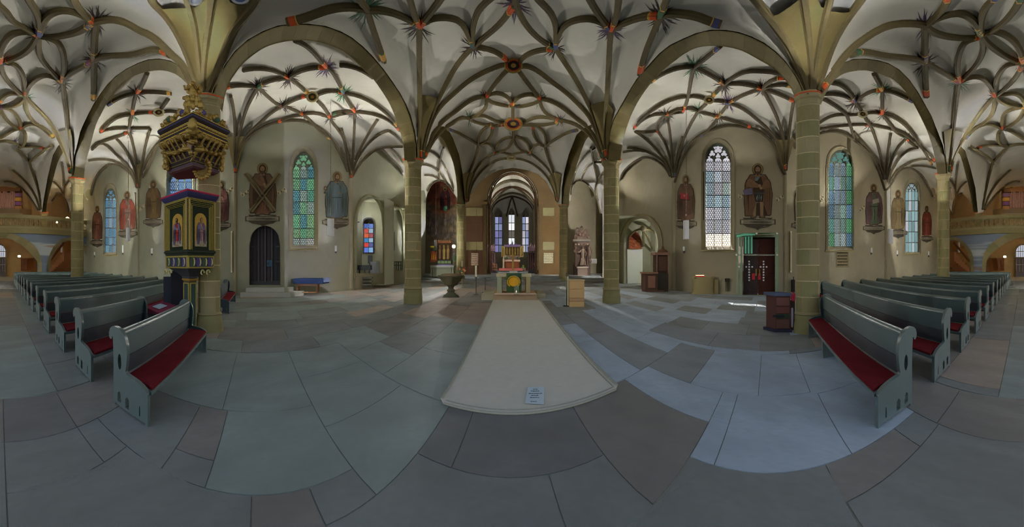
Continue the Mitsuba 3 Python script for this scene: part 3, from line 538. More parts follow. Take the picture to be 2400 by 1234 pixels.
wall_piece('wall_right', [(1412, 330), (1480, 300), (1640, 215), (1840, 215), (2000, 250), (2204, 330)] + [(x, wall_base(x)) for x in px[::-1]], wall_depth, 'plaster', [W4, W5, W6, DOORR, CH], label='plastered aisle wall with painted apostles, right of the nave')
def reveal(parent, name, outer, inner, d0, d1, mat, col=None):
    """splayed jamb between the opening in the wall face and the glass behind"""
    n = 90; a, b = resample(np.vstack([outer, outer[:1]]), n), resample(np.vstack([inner, inner[:1]]), n)
    A = at(a[:, 0], a[:, 1], d0(a[:, 0])); B = at(b[:, 0], b[:, 1], d1(b[:, 0])); m = (A + B) / 2 + np.array([0, -.06, 0])
    return put(name, quadstrip([A - [0, .05, 0], A, m, m + [0, .04, 0], B]), mat, parent, smooth=25)
LIT = {}
def lamp_colour(c, k): return {'type': 'area', 'sampling_weight': .06, 'radiance': {'type': 'rgb', 'value': [float(x) for x in lin(c) * k]}}
def hexcames(pg, pitch, Y, wd):
    """lead cames in a honeycomb inside the polygon"""
    x0, y0, x1, y1 = pg.bounds; h = pitch * math.sqrt(3) / 2; V, Fc = [], []
    R = pitch / math.sqrt(3); e = []
    for r in range(int((y1 - y0) / (1.5 * R)) + 2):
        for c in range(int((x1 - x0) / pitch) + 2):
            cx_ = x0 + c * pitch + (r % 2) * pitch / 2; cy_ = y0 + r * 1.5 * R
            if not shapely.contains_xy(pg, cx_, cy_): continue
            for k in range(3):
                a, b = math.radians(30 + 60 * k), math.radians(90 + 60 * k)
                e.append((cx_ + R * math.cos(a), cy_ + R * math.sin(a), cx_ + R * math.cos(b), cy_ + R * math.sin(b)))
    if not e: return None
    e = np.array(e); d = e[:, 2:] - e[:, :2]; nn = np.stack([-d[:, 1], d[:, 0]], 1); nn = nn / np.linalg.norm(nn, axis=1, keepdims=True) * wd / 2
    q = np.stack([e[:, :2] + nn, e[:, :2] - nn, e[:, 2:] - nn, e[:, 2:] + nn], 1).reshape(-1, 2)
    yy = Y(q[:, 0]) if callable(Y) else Y
    return at(q[:, 0], q[:, 1], yy), np.arange(len(q)).reshape(-1, 4)
def gothic_window(num, outer, glass, spring, lights, rows, tints, k, dep, splay_mat, back=.9, hexp=5.2, sill=True, label=None, dark=(60, 74, 66), tr=True, topcol=None, mw=1.5):
    w = f'window_{num}'; lab(w, label, kind='structure'); rr = random.Random(num)
    x0, x1, yt, yb = glass; g = lambda x: dep(x) + back
    inner = arch(x0, x1, yt, spring, yb); mw = mw
    reveal(w, 'jamb', outer, inner, dep, g, splay_mat)
    xs = [p[0] for p in outer]; ax0, ax1 = min(xs), max(xs); ybo = max(p[1] for p in outer)
    if sill: put('sill', prism(rect(ax0 - 3, ybo - 1, ax1 + 3, ybo + 3.5), dep, .12, -.02, dens=8), STONE[3], w)
    ringo = Polygon(outer).buffer(2.0, join_style='mitre'); put('surround', prism(ringo.difference(Polygon(outer).buffer(.2)), dep, .05, 0, dens=10) if False else cat([prism(q, dep, .06, 0, dens=8) for q in getattr(ringo.difference(Polygon(outer)).difference(sbox(ax0 - 9, ybo - 2, ax1 + 9, ybo + 9)).difference(sbox(ax0 + 3, ybo - 30, ax1 - 3, ybo + 9)), 'geoms', [ringo.difference(Polygon(outer))])][:6]), splay_mat, w)
    lw = (x1 - x0) / lights
    for i in range(1, lights): put('mullion', prism(rect(x0 + i * lw - mw / 2, rows[0] - 6, x0 + i * lw + mw / 2, yb), g, .14, .02, dens=30), splay_mat, w)
    for y in rows[1:-1]: put('glazing_bar', prism(rect(x0, y - .8, x1, y + .8), g, .05, .02, dens=12), 'black_iron', w)
    G = Polygon(inner)
    for i in range(lights):
        for j in range(len(rows) - 1):
            top = rows[j]; q = sbox(x0 + i * lw + mw / 2, top, x0 + (i + 1) * lw - mw / 2, rows[j + 1])
            if j == 0 and tr: q = Polygon(arch(x0 + i * lw + mw / 2, x0 + (i + 1) * lw - mw / 2, top - 2, top + lw * .35, rows[1]))
            q = q.intersection(G)
            if q.is_empty or q.geom_type != 'Polygon': continue
            if num == 4 and j == len(rows) - 2: v, f = tri(q); put('pane', (at(v[:, 0], v[:, 1], g(v[:, 0]) + .04), f), 'thin_glass', w); continue
            c = tints(i, j, rr); c = np.clip(np.asarray(c, float) * rr.uniform(.88, 1.1), 0, 255)
            v, f = tri(q.segmentize(8)); P3 = at(v[:, 0], v[:, 1], g(v[:, 0]) + .04)
            nz = np.cross(P3[f[0][1]] - P3[f[0][0]], P3[f[0][2]] - P3[f[0][0]])[1]
            put('pane', (P3, f if nz < 0 else f[:, ::-1]), 'vcol', w, emitter=lamp_colour(c, k), col=(20, 20, 20))
    if hexp:
        hx = hexcames(Polygon(rect(x0, rows[0], x1, yb)).intersection(G), hexp, lambda x: g(x) + .005, hexp * .2)
        if hx: put('lead_cames', hx, 'lead', w, kind='stuff')
    if tr:   # pierced tracery head
        head = G.intersection(sbox(x0 - 2, yt - 5, x1 + 2, rows[0] + lw * .45)); holes = []
        for i in range(lights): holes.append(Polygon(arch(x0 + i * lw + mw * .8, x0 + (i + 1) * lw - mw * .8, rows[0] - 2, rows[0] + lw * .35, rows[0] + lw)))
        cxm = (x0 + x1) / 2; hh = rows[0] - yt; wq = x1 - x0
        for dx, dy, r_ in ((0, .42, .15), (-.24, .66, .12), (.24, .66, .12), (0, .8, .10), (-.13, .28, .06), (.13, .28, .06), (-.36, .9, .05), (.36, .9, .05)):
            c = Point(cxm + dx * wq, yt + dy * hh); R = r_ * wq
            holes.append(shapely.union_all([Point(c.x + R * .55 * math.cos(a), c.y + R * .55 * math.sin(a)).buffer(R * .5, 6) for a in np.arange(3) * 2.094 + .5 + dx * 9]))
        hs = shapely.union_all(holes).intersection(head.buffer(-.8)); st = head.difference(hs)
        put('tracery', cat([prism(q, g, .12, .01) for q in getattr(st, 'geoms', [st]) if q.geom_type == 'Polygon' and q.area > 1]), splay_mat if dark is None else 'tracery', w)
        v, f = tri(head); P3 = at(v[:, 0], v[:, 1], g(v[:, 0]) + .06); nz = np.cross(P3[f[0][1]] - P3[f[0][0]], P3[f[0][2]] - P3[f[0][0]])[1]
        put('tracery_pane', (P3, f if nz < 0 else f[:, ::-1]), 'vcol', w, emitter=lamp_colour(topcol if topcol is not None else tints(0, 0, rr), k * .8), col=(20, 20, 20))
    return w
scene['thin_glass'] = {'type': 'thindielectric'}
scene['lead'] = flat((40, 52, 50), .7, .2); scene['tracery'] = rough((62, 68, 62), .85, .2)
PK = 1.0
pick = lambda *cs: (lambda i, j, rr: rr.choice(cs))
gothic_window(1, W1, (247, 272, 441, 591), 466, 3, [466, 487, 510, 534, 556, 574, 591], pick((120, 165, 190), (100, 150, 185), (150, 175, 195), (110, 150, 180)), PK, wall_depth, 'surround', hexp=3.4, label='narrow leaded lancet window in bluish glass near the gallery on the left wall', mw=1.2)
gothic_window(2, W2, (399, 450, 388, 580), 425, 3, [420, 446, 473, 500, 527, 554, 580], pick((130, 160, 205), (110, 150, 200), (150, 175, 215)), PK, wall_depth, 'plaster_left', hexp=5, label='leaded window mostly hidden behind the pulpit')
gothic_window(3, W3, (687, 736, 357, 574), 400, 3, [392, 418, 446, 473, 502, 535, 558, 574], lambda i, j, rr: rr.choice([(150, 165, 160), (160, 170, 150), (175, 175, 170)]) if j > 5 else rr.choice([(96, 160, 120), (110, 165, 125), (84, 150, 126), (120, 165, 120), (80, 140, 150), (128, 150, 140)]), PK, wall_depth, 'surround', hexp=5.0, label='tall leaded window in green glass between two painted apostles, right of the dark pointed door')
gothic_window(4, W4, (1654, 1712, 336, 577), 385, 3, [372, 401, 428, 457, 486, 515, 547, 577], lambda i, j, rr: rr.choice([(196, 196, 204), (204, 200, 208)]) if j in (0, 5, 6) else rr.choice([(160, 182, 190), (180, 188, 196), (186, 184, 192), (150, 172, 182), (172, 186, 180)]), PK * 1.25, wall_depth, 'surround', hexp=5.4, label='tall bright leaded window left of the double doors with crosses')
gothic_window(5, W5, (1942, 1996, 352, 577), 396, 4, [384, 413, 446, 479, 512, 546, 577], lambda i, j, rr: rr.choice([(128, 160, 150), (150, 165, 165), (110, 150, 140), (140, 160, 175)]) if i in (1, 2) else rr.choice([(90, 150, 110), (100, 150, 140), (110, 145, 170)]), PK, wall_depth, 'surround', hexp=4.4, label='tall four light leaded window in blue and green glass right of the thick near column')
gothic_window(6, W6, (2122, 2151, 428, 590), 460, 4, [446, 470, 494, 518, 543, 568, 590], pick((140, 175, 180), (165, 185, 190), (130, 165, 170), (175, 180, 190)), PK, wall_depth, 'surround', hexp=0, label='narrow leaded window with red jamb stones at the back of the right wall', mw=1.2)
for ok_, q in (('window_4', rect(1647.5, 402, 1650, 515)), ('window_6', rect(2153, 470, 2156, 592))): put('red_strip', prism(q, lambda x: wall_depth(x) + .35, .03, 0, dens=20), 'red_stone', ok_)
# wall shafts that carry the aisle ribs
def shaft(px_, y0, y1, hw, mat, a=7.58):
    Y = float(wall_depth(px_, a)); b = float(wall_base(px_)) - 2
    put('wall_shaft', lathe(px_, Y, [(hw, y0), (hw, y1 - 6), (hw * 1.5, y1 - 4), (hw * 1.5, y1)], 12), mat, 'wall_left' if px_ < 1200 else 'wall_right', smooth=30)
for x_, y0, hw in ((551, 392, 4), (822, 418, 6), (325, 436, 2.6), (1580, 424, 6), (1841, 396, 4), (2075, 446, 4)): shaft(x_, y0, float(wall_base(x_)) - 2, hw, 'surround')
# left aisle: end wall with the mural, nave east wall, chancel
east = lambda x: east_depth(x, 15.8)
wall_piece('wall_east_left', [(994, 330), (1100, 330), (1100, 662), (994, 662)], east, 'plaster', h=10, label='end wall of the left aisle that holds the painted judgement')
wall_piece('wall_east_right', [(1318, 330), (1440, 330), (1440, 662), (1318, 662)], east, 'plaster', h=10, label='bright end wall of the right aisle behind the carved epitaph')
# chancel arch wall: two piers and the wall above, with a real thickness
YE = 51.0
A_out = arch(1141, 1263, 400, 478, 645, n=24); 
pierL, pierR = [(1088, 330), (1141, 330), (1141, 645), (1088, 645)], [(1263, 330), (1318, 330), (1318, 645), (1263, 645)]
wholeE = Polygon(rect(1086, 300, 1320, 650)).difference(Polygon(A_out)).difference(sbox(1141, 600, 1263, 660))
put('wall_east', prism(wholeE, YE, .0 + 3.2, -3.2), 'brown_stone', kind='structure'); lab('wall_east', 'reddish sandstone chancel arch wall between nave and choir')
for i, (c_, r_) in enumerate(((0, 'red_stone'), (4.5, 'gold_stone'), (8, 'red_stone'))):
    o = resample(arch(1141 + c_, 1263 - c_, 400 + c_, 478, 645, n=24)[1:-1], 60); o = np.vstack([[o[0][0], 645], o, [o[-1][0], 645]])
    put('arch_roll', tube(at(o[:, 0], o[:, 1], YE + .3 + i * 1.0), YE / F * 1.6, 8), r_, 'wall_east', smooth=True)
for x_ in (1137, 1267): put('impost', prism(rect(x_ - 5, 472, x_ + 5, 478), YE - .1, .3, 0), 'gold_stone', 'wall_east')
for q in (rect(1092, 486, 1132, 646), rect(1272, 486, 1316, 646)):
    x0, x1 = q[0][0], q[1][0]; ys = np.linspace(486, 646, 9)
    for r_ in range(8):
        cuts = [x0, x0 + (x1 - x0) * (.42 if r_ % 2 else .62), x1]
        for a, b in zip(cuts, cuts[1:]): put('ashlar', prism(rect(a + .35, ys[r_] + .35, b - .35, ys[r_ + 1] - .35), YE, .06, 0), ('gold_stone' if x0 > 1200 else 'red_stone') if (r_ * 3 + int(a)) % 4 else STONE[1], 'wall_east')
# choir: side walls converge to a three windowed end
YA = 92.0
def quad3(a, b, c, d): return np.array([a, b, c, d]), np.array([[0, 1, 2, 3]])
for nm, xa, xb in (('wall_choir_left', 1126, 1154), ('wall_choir_right', 1276, 1246)):
    n = 12; u = np.linspace(0, 1, n); Ys = YE + 2.9 + (YA - YE - 2.9) * u; Xa, Xb = (xa - CX) / F * (YE + 3), (xb - CX) / F * YA; Xs = Xa + (Xb - Xa) * u
    put(nm, quadstrip([np.stack([Xs, Ys, np.full(n, 0.)], 1), np.stack([Xs, Ys, np.full(n, 13.)], 1)]), 'plaster', kind='structure')
lab('wall_choir_left', 'left wall of the choir behind the stalls'); lab('wall_choir_right', 'right wall of the choir behind the stalls')
AW = [arch(1158, 1179, 487, 510, 592), arch(1190, 1208, 485, 505, 592), arch(1222, 1241, 487, 510, 592)]
ch = Polygon([(1140, 380), (1260, 380), (1260, 640), (1140, 640)])
for q in AW: ch = ch.difference(Polygon(q))
put('wall_apse', prism(ch, YA, .8, -.8), 'plaster', kind='structure'); lab('wall_apse', 'end wall of the choir with three tall windows')
ap = lambda x: np.full(np.shape(x), YA + .3)
gothic_window(7, AW[0], (1160, 1177, 491, 590), 510, 2, [508, 524, 540, 557, 574, 590], pick((120, 120, 170), (140, 150, 190), (110, 120, 150)), PK, ap, 'plaster', hexp=0, sill=False, tr=False, label='left one of the three choir windows, in violet blue glass', mw=1)
gothic_window(8, AW[1], (1192, 1206, 489, 590), 505, 2, [503, 522, 540, 557, 574, 590], lambda i, j, rr: (235, 240, 245) if j in (0, 1, 3) else (110, 104, 96), PK * 1.2, ap, 'plaster', hexp=0, sill=False, tr=False, label='middle one of the three choir windows, brightly lit', mw=1)
gothic_window(9, AW[2], (1224, 1239, 491, 590), 510, 2, [508, 524, 540, 557, 574, 590], pick((200, 195, 215), (150, 160, 200), (215, 210, 220)), PK, ap, 'plaster', hexp=0, sill=False, tr=False, label='right one of the three choir windows, in pale glass', mw=1)
# choir vault: webs between concentric ribs
cur = [P(s)[0] for s in ('1141,478 1148,440 1162,417 1181,405 1202,400 1223,405 1242,417 1256,440 1263,478', '1143,480 1150,450 1165,432 1185,422 1201,420 1218,422 1238,432 1252,450 1260,480', '1146,484 1155,460 1168,446 1186,438 1201,436 1216,438 1234,446 1248,460 1256,484', '1149,488 1158,470 1172,458 1188,452 1201,450 1214,452 1230,458 1244,470 1253,488', '1152,492 1162,474 1176,465 1190,460 1200,458 1211,460 1225,465 1239,474 1250,492')]
rows = []
for c_, Y in zip(cur, (YE + .5, 58, 68, 78, 88)): q = spline(c_, 25); rows.append(at(q[:, 0], q[:, 1], Y))
hp = at(*np.array([[1200, 458]] * 25).T, 88); q = spline(P('1156,500 1168,486 1180,500 1190,500 1199,484 1209,500 1222,500 1232,486 1246,500')[0], 25); rows.append(at(q[:, 0], np.minimum(q[:, 1], 500), YA))
put('choir_vault', quadstrip(rows), 'web', 'ceiling', smooth=30)
for i, r_ in enumerate(rows[1:5]): put('choir_rib', tube(r_ + np.array([0, -.2, -.15]), .17, 6), 'rib_dark' if i % 2 == 0 else 'red_stone', 'ceiling', smooth=True)
for s in ('1141,478 1165,430 1201,420 1240,455 1252,488', '1263,478 1240,430 1201,420 1163,455 1150,488', '1146,484 1166,458 1200,437 1232,462', '1256,484 1236,458 1200,437 1170,462', '1200,458 1194,478 1187,505', '1200,458 1206,478 1213,505'):
    q = spline(P(s)[0], 24); yy = np.interp(np.linspace(0, 1, 24), [0, .5, 1], [YE + 2, 64, 86]) if '1200,458 1' not in s else np.linspace(87.5, 91, 24)
    put('choir_rib', tube(at(q[:, 0], q[:, 1], yy) - [0, 0, .1], .13, 6), 'rib_dark', 'ceiling', smooth=True)
# chancel steps across the crossing, and the platform behind them
def step(name, pts, y_top, Yb, mat, label):
    """raised floor: front edge traced, top at the height that the pixels give"""
    q = np.array(pts); Yf = floorY(q[:, 1]); A = at(q[:, 0], q[:, 1], Yf); B = A.copy(); B[:, 2] = y_top; C = B.copy(); C[:, 1] = Yb; C[:, 0] = C[:, 0] * Yb / np.maximum(A[:, 1], 1)
    put(name, quadstrip([A, B, C]), mat, kind='structure'); lab(name, label)
edge = [(985, 663), (1040, 664), (1095, 666), (1150, 667), (1200, 667), (1250, 667), (1310, 666), (1370, 664), (1416, 662)]
step('floor_step_1', edge, .13, 75, SLAB[3], 'lowest chancel step running across the crossing')
step('floor_step_2', [(x_, y - 3.5) for x_, y in edge], .26, 75, SLAB[1], 'middle chancel step running across the crossing')
step('floor_step_3', [(x_, y - 7) for x_, y in edge], .40, 95, SLAB[1], 'chancel floor above the steps')
# west end: gallery
# outer masonry behind all walls, open only towards the bright window
def outer(px_): return np.where((px_ < 215) | (px_ > 2190), west_depth(px_, 19.6), np.where((px_ > 985) & (px_ < 1415), 97.0, wall_depth(px_) + 7.0))
def sheet(pa, z0, z1): Yo = outer(pa); X_ = (pa - CX) / F * Yo; return quadstrip([np.stack([X_, Yo, np.full(len(pa), float(z))], 1) for z in (z0, z1)])
put('outer_masonry', cat([sheet(np.r_[np.arange(-120, 1600, 5.), 1600], -1, 43), sheet(np.array([1600., 1640, 1680, 1725]), -1, 1.2), sheet(np.array([1600., 1640, 1680, 1725]), 6.6, 43), sheet(np.r_[1725., np.arange(1730, 2525, 5.)], -1, 43)]), 'plaster', 'ceiling')
# ================================================================ lamps
def spot(pos, aim, power, col=(1, .97, .90), cut=80, beam=20, wt=4.0):
    k = key_of('lamp_light'); pos = np.asarray(pos, float)
    scene[k] = {'type': 'spot', 'sampling_weight': wt, 'to_world': T4().look_at(origin=pos.tolist(), target=(pos + np.asarray(aim, float)).tolist(), up=[0.01, 1, 0.02]), 'intensity': {'type': 'rgb', 'value': [float(power * c) for c in col]}, 'cutoff_angle': cut, 'beam_width': beam}
PEND, SCON = 29.0, 18.0
pend = [(775, 512, 553, 8, 118, 'left of the tall green window', 5.6, 2.2), (300, 533, 565, 5, 330, 'before the painted apostle with a staff at the left', 5.6, 2.0), (1608, 516, 560, 7, 128, 'in front of the painted apostle with a red book', 5.6, 1.7),
        (2087, 536, 570, 6.2, 240, 'before the apostle in pale brown at the right', 5.6, 1.6), (1021, 562, 586, 3.6, 430, 'before the mural of judgement', 6.2, .8)]
for px_, y0, y1, hw, yt, where, a, pw in pend:
    Y = float(depth_of(a / abs(math.sin(float(th_of(px_)))))) if px_ != 1021 else 46.0
    t = thing('pendant_lamp', f'white glass cylinder pendant lamp hanging {where}', 'lamp')
    put('shade', lathe(px_, Y, [(0, y1), (hw * .96, y1), (hw, y1 - 1), (hw, y0 + 1), (hw * .96, y0), (hw * .5, y0)], 24), 'white_glass', t, smooth=40, label='white glass cylinder')
    put('suspension', tube(at([px_, px_ + 1], [y0, yt], [Y, Y]), Y / F * .35, 5), 'black_iron', t)
    spot(at(px_ + hw + 2, (y0 + y1) / 2, Y), (0, 1, -.05), {775: 360, 300: 90, 1608: 3, 2087: 25, 1021: 20}[px_], cut=84, beam=40)
    spot(at(px_, y0 - 4, Y) - [0, Y / F * 5, 0], (0, -.4, 1), PEND * pw * (Y / 18) ** 1.2, cut=80, beam=76, wt=14.0)
scon = [(787, 575, 593, 'right of the tall green window'), (288, 574, 596, 'below the painted apostle with a staff'), (356, 581, 598, 'left of the pulpit'), (222, 590, 602, 'nearest the gallery on the left wall'), (1603, 577, 592, 'left of the tall bright window'),
        (2042, 580, 596, 'below the painted apostle with an open book'), (2103, 586, 600, 'left of the narrow window at the back right'), (2176, 588, 602, 'nearest the gallery on the right wall')]
for px_, y0, y1, where in scon:
    Y = float(wall_depth(px_)) - .12; hw = 2.6 if Y < 30 else 2.0
    t = thing('wall_sconce', f'small white candle shaped wall lamp {where}', 'wall lamp')
    put('glass_tube', lathe(px_, Y, [(hw * .8, y1 - 4), (hw, y1 - 5), (hw, y0 + 1), (hw * .7, y0)], 12), 'white_glass', t, smooth=True)
    put('holder', cat([lathe(px_, Y, [(hw * .2, y1), (hw * .9, y1 - 2), (hw * .9, y1 - 4.2)], 10), pbox(px_ - 1, y1 - 5, px_ + 1, y1 - 2, Y, .12)]), 'black_iron', t)
    spot(at(px_, y0 - 3, Y - .3), (0, -.75, 1), SCON * (Y / 24) ** 1.2, cut=62, beam=25)

# uplighters on the capitals, turned to the vault
def uplight(px_, py_, Y, where, power, aim=(0, -.3, 1), out=1.2, col=(1, .985, .93), cut=88):
    t = thing('uplighter', f'small dark uplighter {where}', 'lamp'); p = at(px_, py_, Y)
    put('housing', ball(p, Y / F * 1.5, 1, (1.4, 1, .7)), 'black_iron', t)
    spot(p + [0, -out, .15 if aim[2] > -.5 else -.25], aim, power, col, cut=cut, beam=cut * .92, wt=9.0)
UPL = 13.0
for key, py_, side, where, pw in (('pulpit', 236, -21, 'behind the crest of the sounding board', 1.8), ('near_right', 219, 0, 'on the capital of the thick near right column', 1.2), ('front_left', 372, 0, 'on the capital of the column left of the font', .4), ('front_right', 372, 0, 'on the capital of the column right of the ambo', .4),
                             ('back_left', 415, 0, 'on the capital of the column among the left pews', 7.5), ('back_right', 403, 0, 'on the capital of the column among the right pews', 6.2), ('far_left', 474, 0, 'on the capital of the slender column beside the mural of judgement', 6.5), ('far_right', 475, 0, 'on the capital of the slender column beside the epitaph', 6.5)):
    cx_, hw_, Y_ = COLS[key]; R_ = hw_ * Y_ / F; uplight(cx_ + side, py_, Y_ - R_ * 1.1, where, UPL * pw, aim=(-.7, -.2, 1) if key == 'pulpit' else (.5, -.2, 1) if key == 'near_right' else (0, -.3, 1), out=.9 + Y_ * .03)
for px_, py_, Y_, where, pw, aim in ((1139.5, 500, 55.2, 'behind the left pier of the choir arch', 35, (.25, .8, .25)), (1264.5, 500, 55.2, 'behind the right pier of the choir arch', 35, (-.25, .8, .25)), (1139.5, 540, 55.2, 'low behind the left pier of the choir arch', 130, (.085, 1, .03)), (1264.5, 540, 55.2, 'low behind the right pier of the choir arch', 130, (-.085, 1, .03)), (1424, 540, 39.5, 'behind the column right of the ambo', 1100, (.04, 1, .0)), (966, 560, 36.0, 'behind the column left of the font', 120, (.12, 1, .0)), (840.5, 520, float(wall_depth(866)) + 1.3, 'inside the niche with stained glass', 9, (.6, .6, -.1)), (956, 540, float(wall_depth(925)) + 1.3, 'inside the narrower niche', 9, (-.7, .5, 0)), (1548, 560, float(wall_depth(1502)) + 1.5, 'inside the side chapel', 30, (-.7, .8, 0)), (166, 440, 26.5, 'behind the column among the left pews', 300, (-1, .95, -.02)), (2227, 440, 26.5, 'behind the column among the right pews', 300, (1, .95, -.02)), (1086, 470, 38.5, 'on the slender left column, turned to the altar', 230, (.25, -1, -.33)), (1315, 470, 38.5, 'on the slender right column, turned to the altar', 230, (-.25, -1, -.33))):
    uplight(px_, py_, Y_, where, pw, aim, out=-.25 if aim[1] > 0 else .5, cut=40 if pw in (1100, 120, 230, 130, 300) else 88)
# ================================================================ openings in the aisle walls: doors, niches, chapel
def alcove(parent, x0, x1, y0, y1, d0, d1, mat, back_holes=()):
    """a small room behind an opening: back wall, sides, ceiling, floor"""
    p = at([x0, x1, x1, x0], [y0, y0, y1, y1], d0); q = at([x0, x1, x1, x0], [y0, y0, y1, y1], d1); q[:, 0] = p[:, 0]; q[:, 2] = p[:, 2]
    v = np.vstack([p, q]); put('inner_walls', (v, np.array([[0, 1, 5, 4], [1, 2, 6, 5], [2, 3, 7, 6], [3, 0, 4, 7]])), mat, parent)
    pb = Polygon([(CX + q[i, 0] / d1 * F, CY - (q[i, 2] - EYE) / d1 * F) for i in range(4)])
    for h in back_holes: pb = pb.difference(Polygon(h))
    put('back_wall', prism(pb, d1, .1, -.1), mat, parent)
def moulded(parent, outline, dep, widths, mats, depthstep=.18):
    """stepped mouldings inside an opening: open polyline around jambs and head"""
    o = resample(np.array(outline), 70); t = np.gradient(o, axis=0); n = np.stack([t[:, 1], -t[:, 0]], 1); n /= np.linalg.norm(n, axis=1, keepdims=True)
    c = o.mean(0); n *= np.sign(((o - c) * n).sum(1, keepdims=True)); n = np.where(np.abs(n).sum(1, keepdims=True) > 0, n, 0)
    off = 0
    for i, (w, m_) in enumerate(zip(widths, mats)):
        a, b = o + n * off, o + n * (off + w); D = lambda q, s: at(q[:, 0], q[:, 1], dep(q[:, 0]) + s)
        s = depthstep * (len(widths) - 1 - i) - .1
        put('moulding', quadstrip([D(a, s + depthstep), D(a, s), D(a * .5 + b * .5, s - .05), D(b, s), D(b, s + depthstep)]), m_, parent, smooth=35); off += w
# pointed plank door, left wall
dep = lambda x: wall_depth(x) + .5
d = 'door_1'; lab(d, 'dark pointed plank door with iron straps above two stone steps', kind='structure')
do = DOORL[:]; G = Polygon(do); xs = np.linspace(585, 658, 10)
for a, b in zip(xs, xs[1:]):
    q = G.intersection(sbox(a + .35, 500, b - .35, 668))
    if q.geom_type == 'Polygon': put('plank', prism(q, dep, .10, 0), None, d, col=(44 + random.randint(-4, 4), 43, 48))
put('backing', prism(G, lambda x: dep(x) + .1, .1, 0), 'black_iron', d)
for y in (575, 610): put('strap', prism(G.intersection(sbox(584, y, 660, y + 4.5)), dep, .06, .10), 'black_iron', d)
for x_ in (606, 621.5, 637): put('batten', prism(G.intersection(sbox(x_ - 1.6, 520, x_ + 1.6, 660)), dep, .07, .10), None, d, col=(58, 56, 60))
put('kick_board', prism(rect(585.5, 657, 658, 667), dep, .12, .10), 'black_iron', d)
put('lock_plate', prism(rect(625, 609, 638, 624), dep, .05, .15), None, d, col=(42, 62, 78)); put('handle', prism(disc(628, 617, 2.4), dep, .06, .2), 'black_iron', d)
reveal(d, 'jamb', DOORL, DOORL, wall_depth, dep, 'plaster_left')
for i, (x0, x1, ya, yb, dd) in enumerate(((563, 680, 685, 696, 1.25), (576, 666, 674, 686, .75))):
    Yf = float(wall_depth(620)) - dd
    s_ = thing('door_step', ('lower' if i == 0 else 'upper') + ' worn stone step below the dark pointed door', 'step')
    z1 = EYE - (ya - CY) / F * Yf; z0 = 0.0 if i == 0 else .14; X0, X1 = (x0 - CX) / F * Yf, (x1 - CX) / F * Yf
    m = trimesh.creation.box([X1 - X0, dd + .25, z1 - z0]); m.apply_translation([(X0 + X1) / 2, Yf + (dd + .25) / 2, (z1 + z0) / 2]); put('tread', m, None, s_, col=(128, 128, 122))
# left niches
for num, (o, nm, y1) in enumerate(((N1, 'pointed wall niche with a stained glass window and a stone sill', 652), (N2, 'narrower pointed wall niche with a dark picture, beside the column', 645))):
    t = f'chapel_niche_{num + 1}'; lab(t, nm, kind='structure')
    moulded(t, o, wall_depth, (4, 3.5), (STONE[0], STONE[2])); 
    D0 = float(wall_depth((o[0][0] + o[-1][0]) / 2)); hol = [arch(852, 876, 511, 519, 592)] if num == 0 else []
    alcove(t, o[0][0] - (16 if num == 0 else 4), o[-1][0] + (4 if num == 0 else 24), 462 if num == 0 else 484, 668, D0 + .1, D0 + 2.6, 'plaster_left', hol)
    f = at(o[0][0], y1, wall_depth(o[0][0]) - .25); e = at(o[-1][0], y1 - 2, wall_depth(o[-1][0]) - .25)
    put('parapet', prism([(o[0][0] - 3, y1 - 12), (o[-1][0] + 4, y1 - 13), (o[-1][0] + 4, float(wall_base(o[-1][0]))), (o[0][0] - 3, float(wall_base(o[0][0])))], wall_depth, .35, -.2, dens=10), 'plaster', t)
sg = lambda x: np.full(np.shape(x), float(wall_depth(866)) + 2.62)
SGC = [[(60, 90, 160), (190, 70, 60), (200, 90, 50), (60, 130, 190), (190, 60, 50), (80, 110, 190)], [(90, 120, 190), (150, 180, 200), (150, 70, 80), (150, 180, 200), (90, 90, 150), (110, 150, 190)]]
gothic_window(10, arch(852, 876, 511, 519, 592), (853, 875, 513, 591), 520, 2, [524, 535, 546, 557, 568, 579, 591], lambda i, j, rr: SGC[i][j], 1.2, sg, 'black_iron', hexp=0, back=.02, sill=False, tr=False, label='small stained glass window in red and blue inside the niche', mw=1.4)
def framed(name, x0, y0, x1, y1, Y, label, cat_, c_frame, c_in, w=1.6, thick=.06):
    t = thing(name, label, cat_); g = Polygon(rect(x0, y0, x1, y1)).difference(Polygon(rect(x0 + w, y0 + w, x1 - w, y1 - w)))
    put('frame', prism(g, Y, thick, 0), None, t, col=c_frame)
    n = 8; xs, ys = np.meshgrid(np.linspace(x0 + w, x1 - w, n), np.linspace(y0 + w, y1 - w, n)); P3 = at(xs.ravel(), ys.ravel(), (Y(xs.ravel()) if callable(Y) else Y) - thick * .5)
    ff = [[r * n + c, r * n + c + 1, (r + 1) * n + c + 1, (r + 1) * n + c] for r in range(n - 1) for c in range(n - 1)]
    rr = np.random.default_rng(int(x0)); base = np.asarray(c_in, float) + rr.normal(0, 14, (n * n, 1)); put('canvas', (P3, np.array(ff)), None, t, smooth=True, col=np.clip(base, 5, 250)); return t
Yn2 = float(wall_depth(925)) + 2.55; Yn1 = float(wall_depth(866)) + 2.55
framed('framed_picture', 906, 543, 925, 586, Yn2, 'dark framed picture hanging in the narrower niche beside the column', 'picture', (44, 44, 50), (66, 66, 74))
framed('wall_plaque', 839, 578, 847, 602, Yn1, 'small brown plaque at the left side of the niche with stained glass', 'plaque', (58, 44, 38), (62, 52, 44), 1)
t = thing('display_cabinet', 'pale grey low cabinet standing under the small stained glass window', 'cabinet'); Yc = float(wall_depth(866)) + 1.2
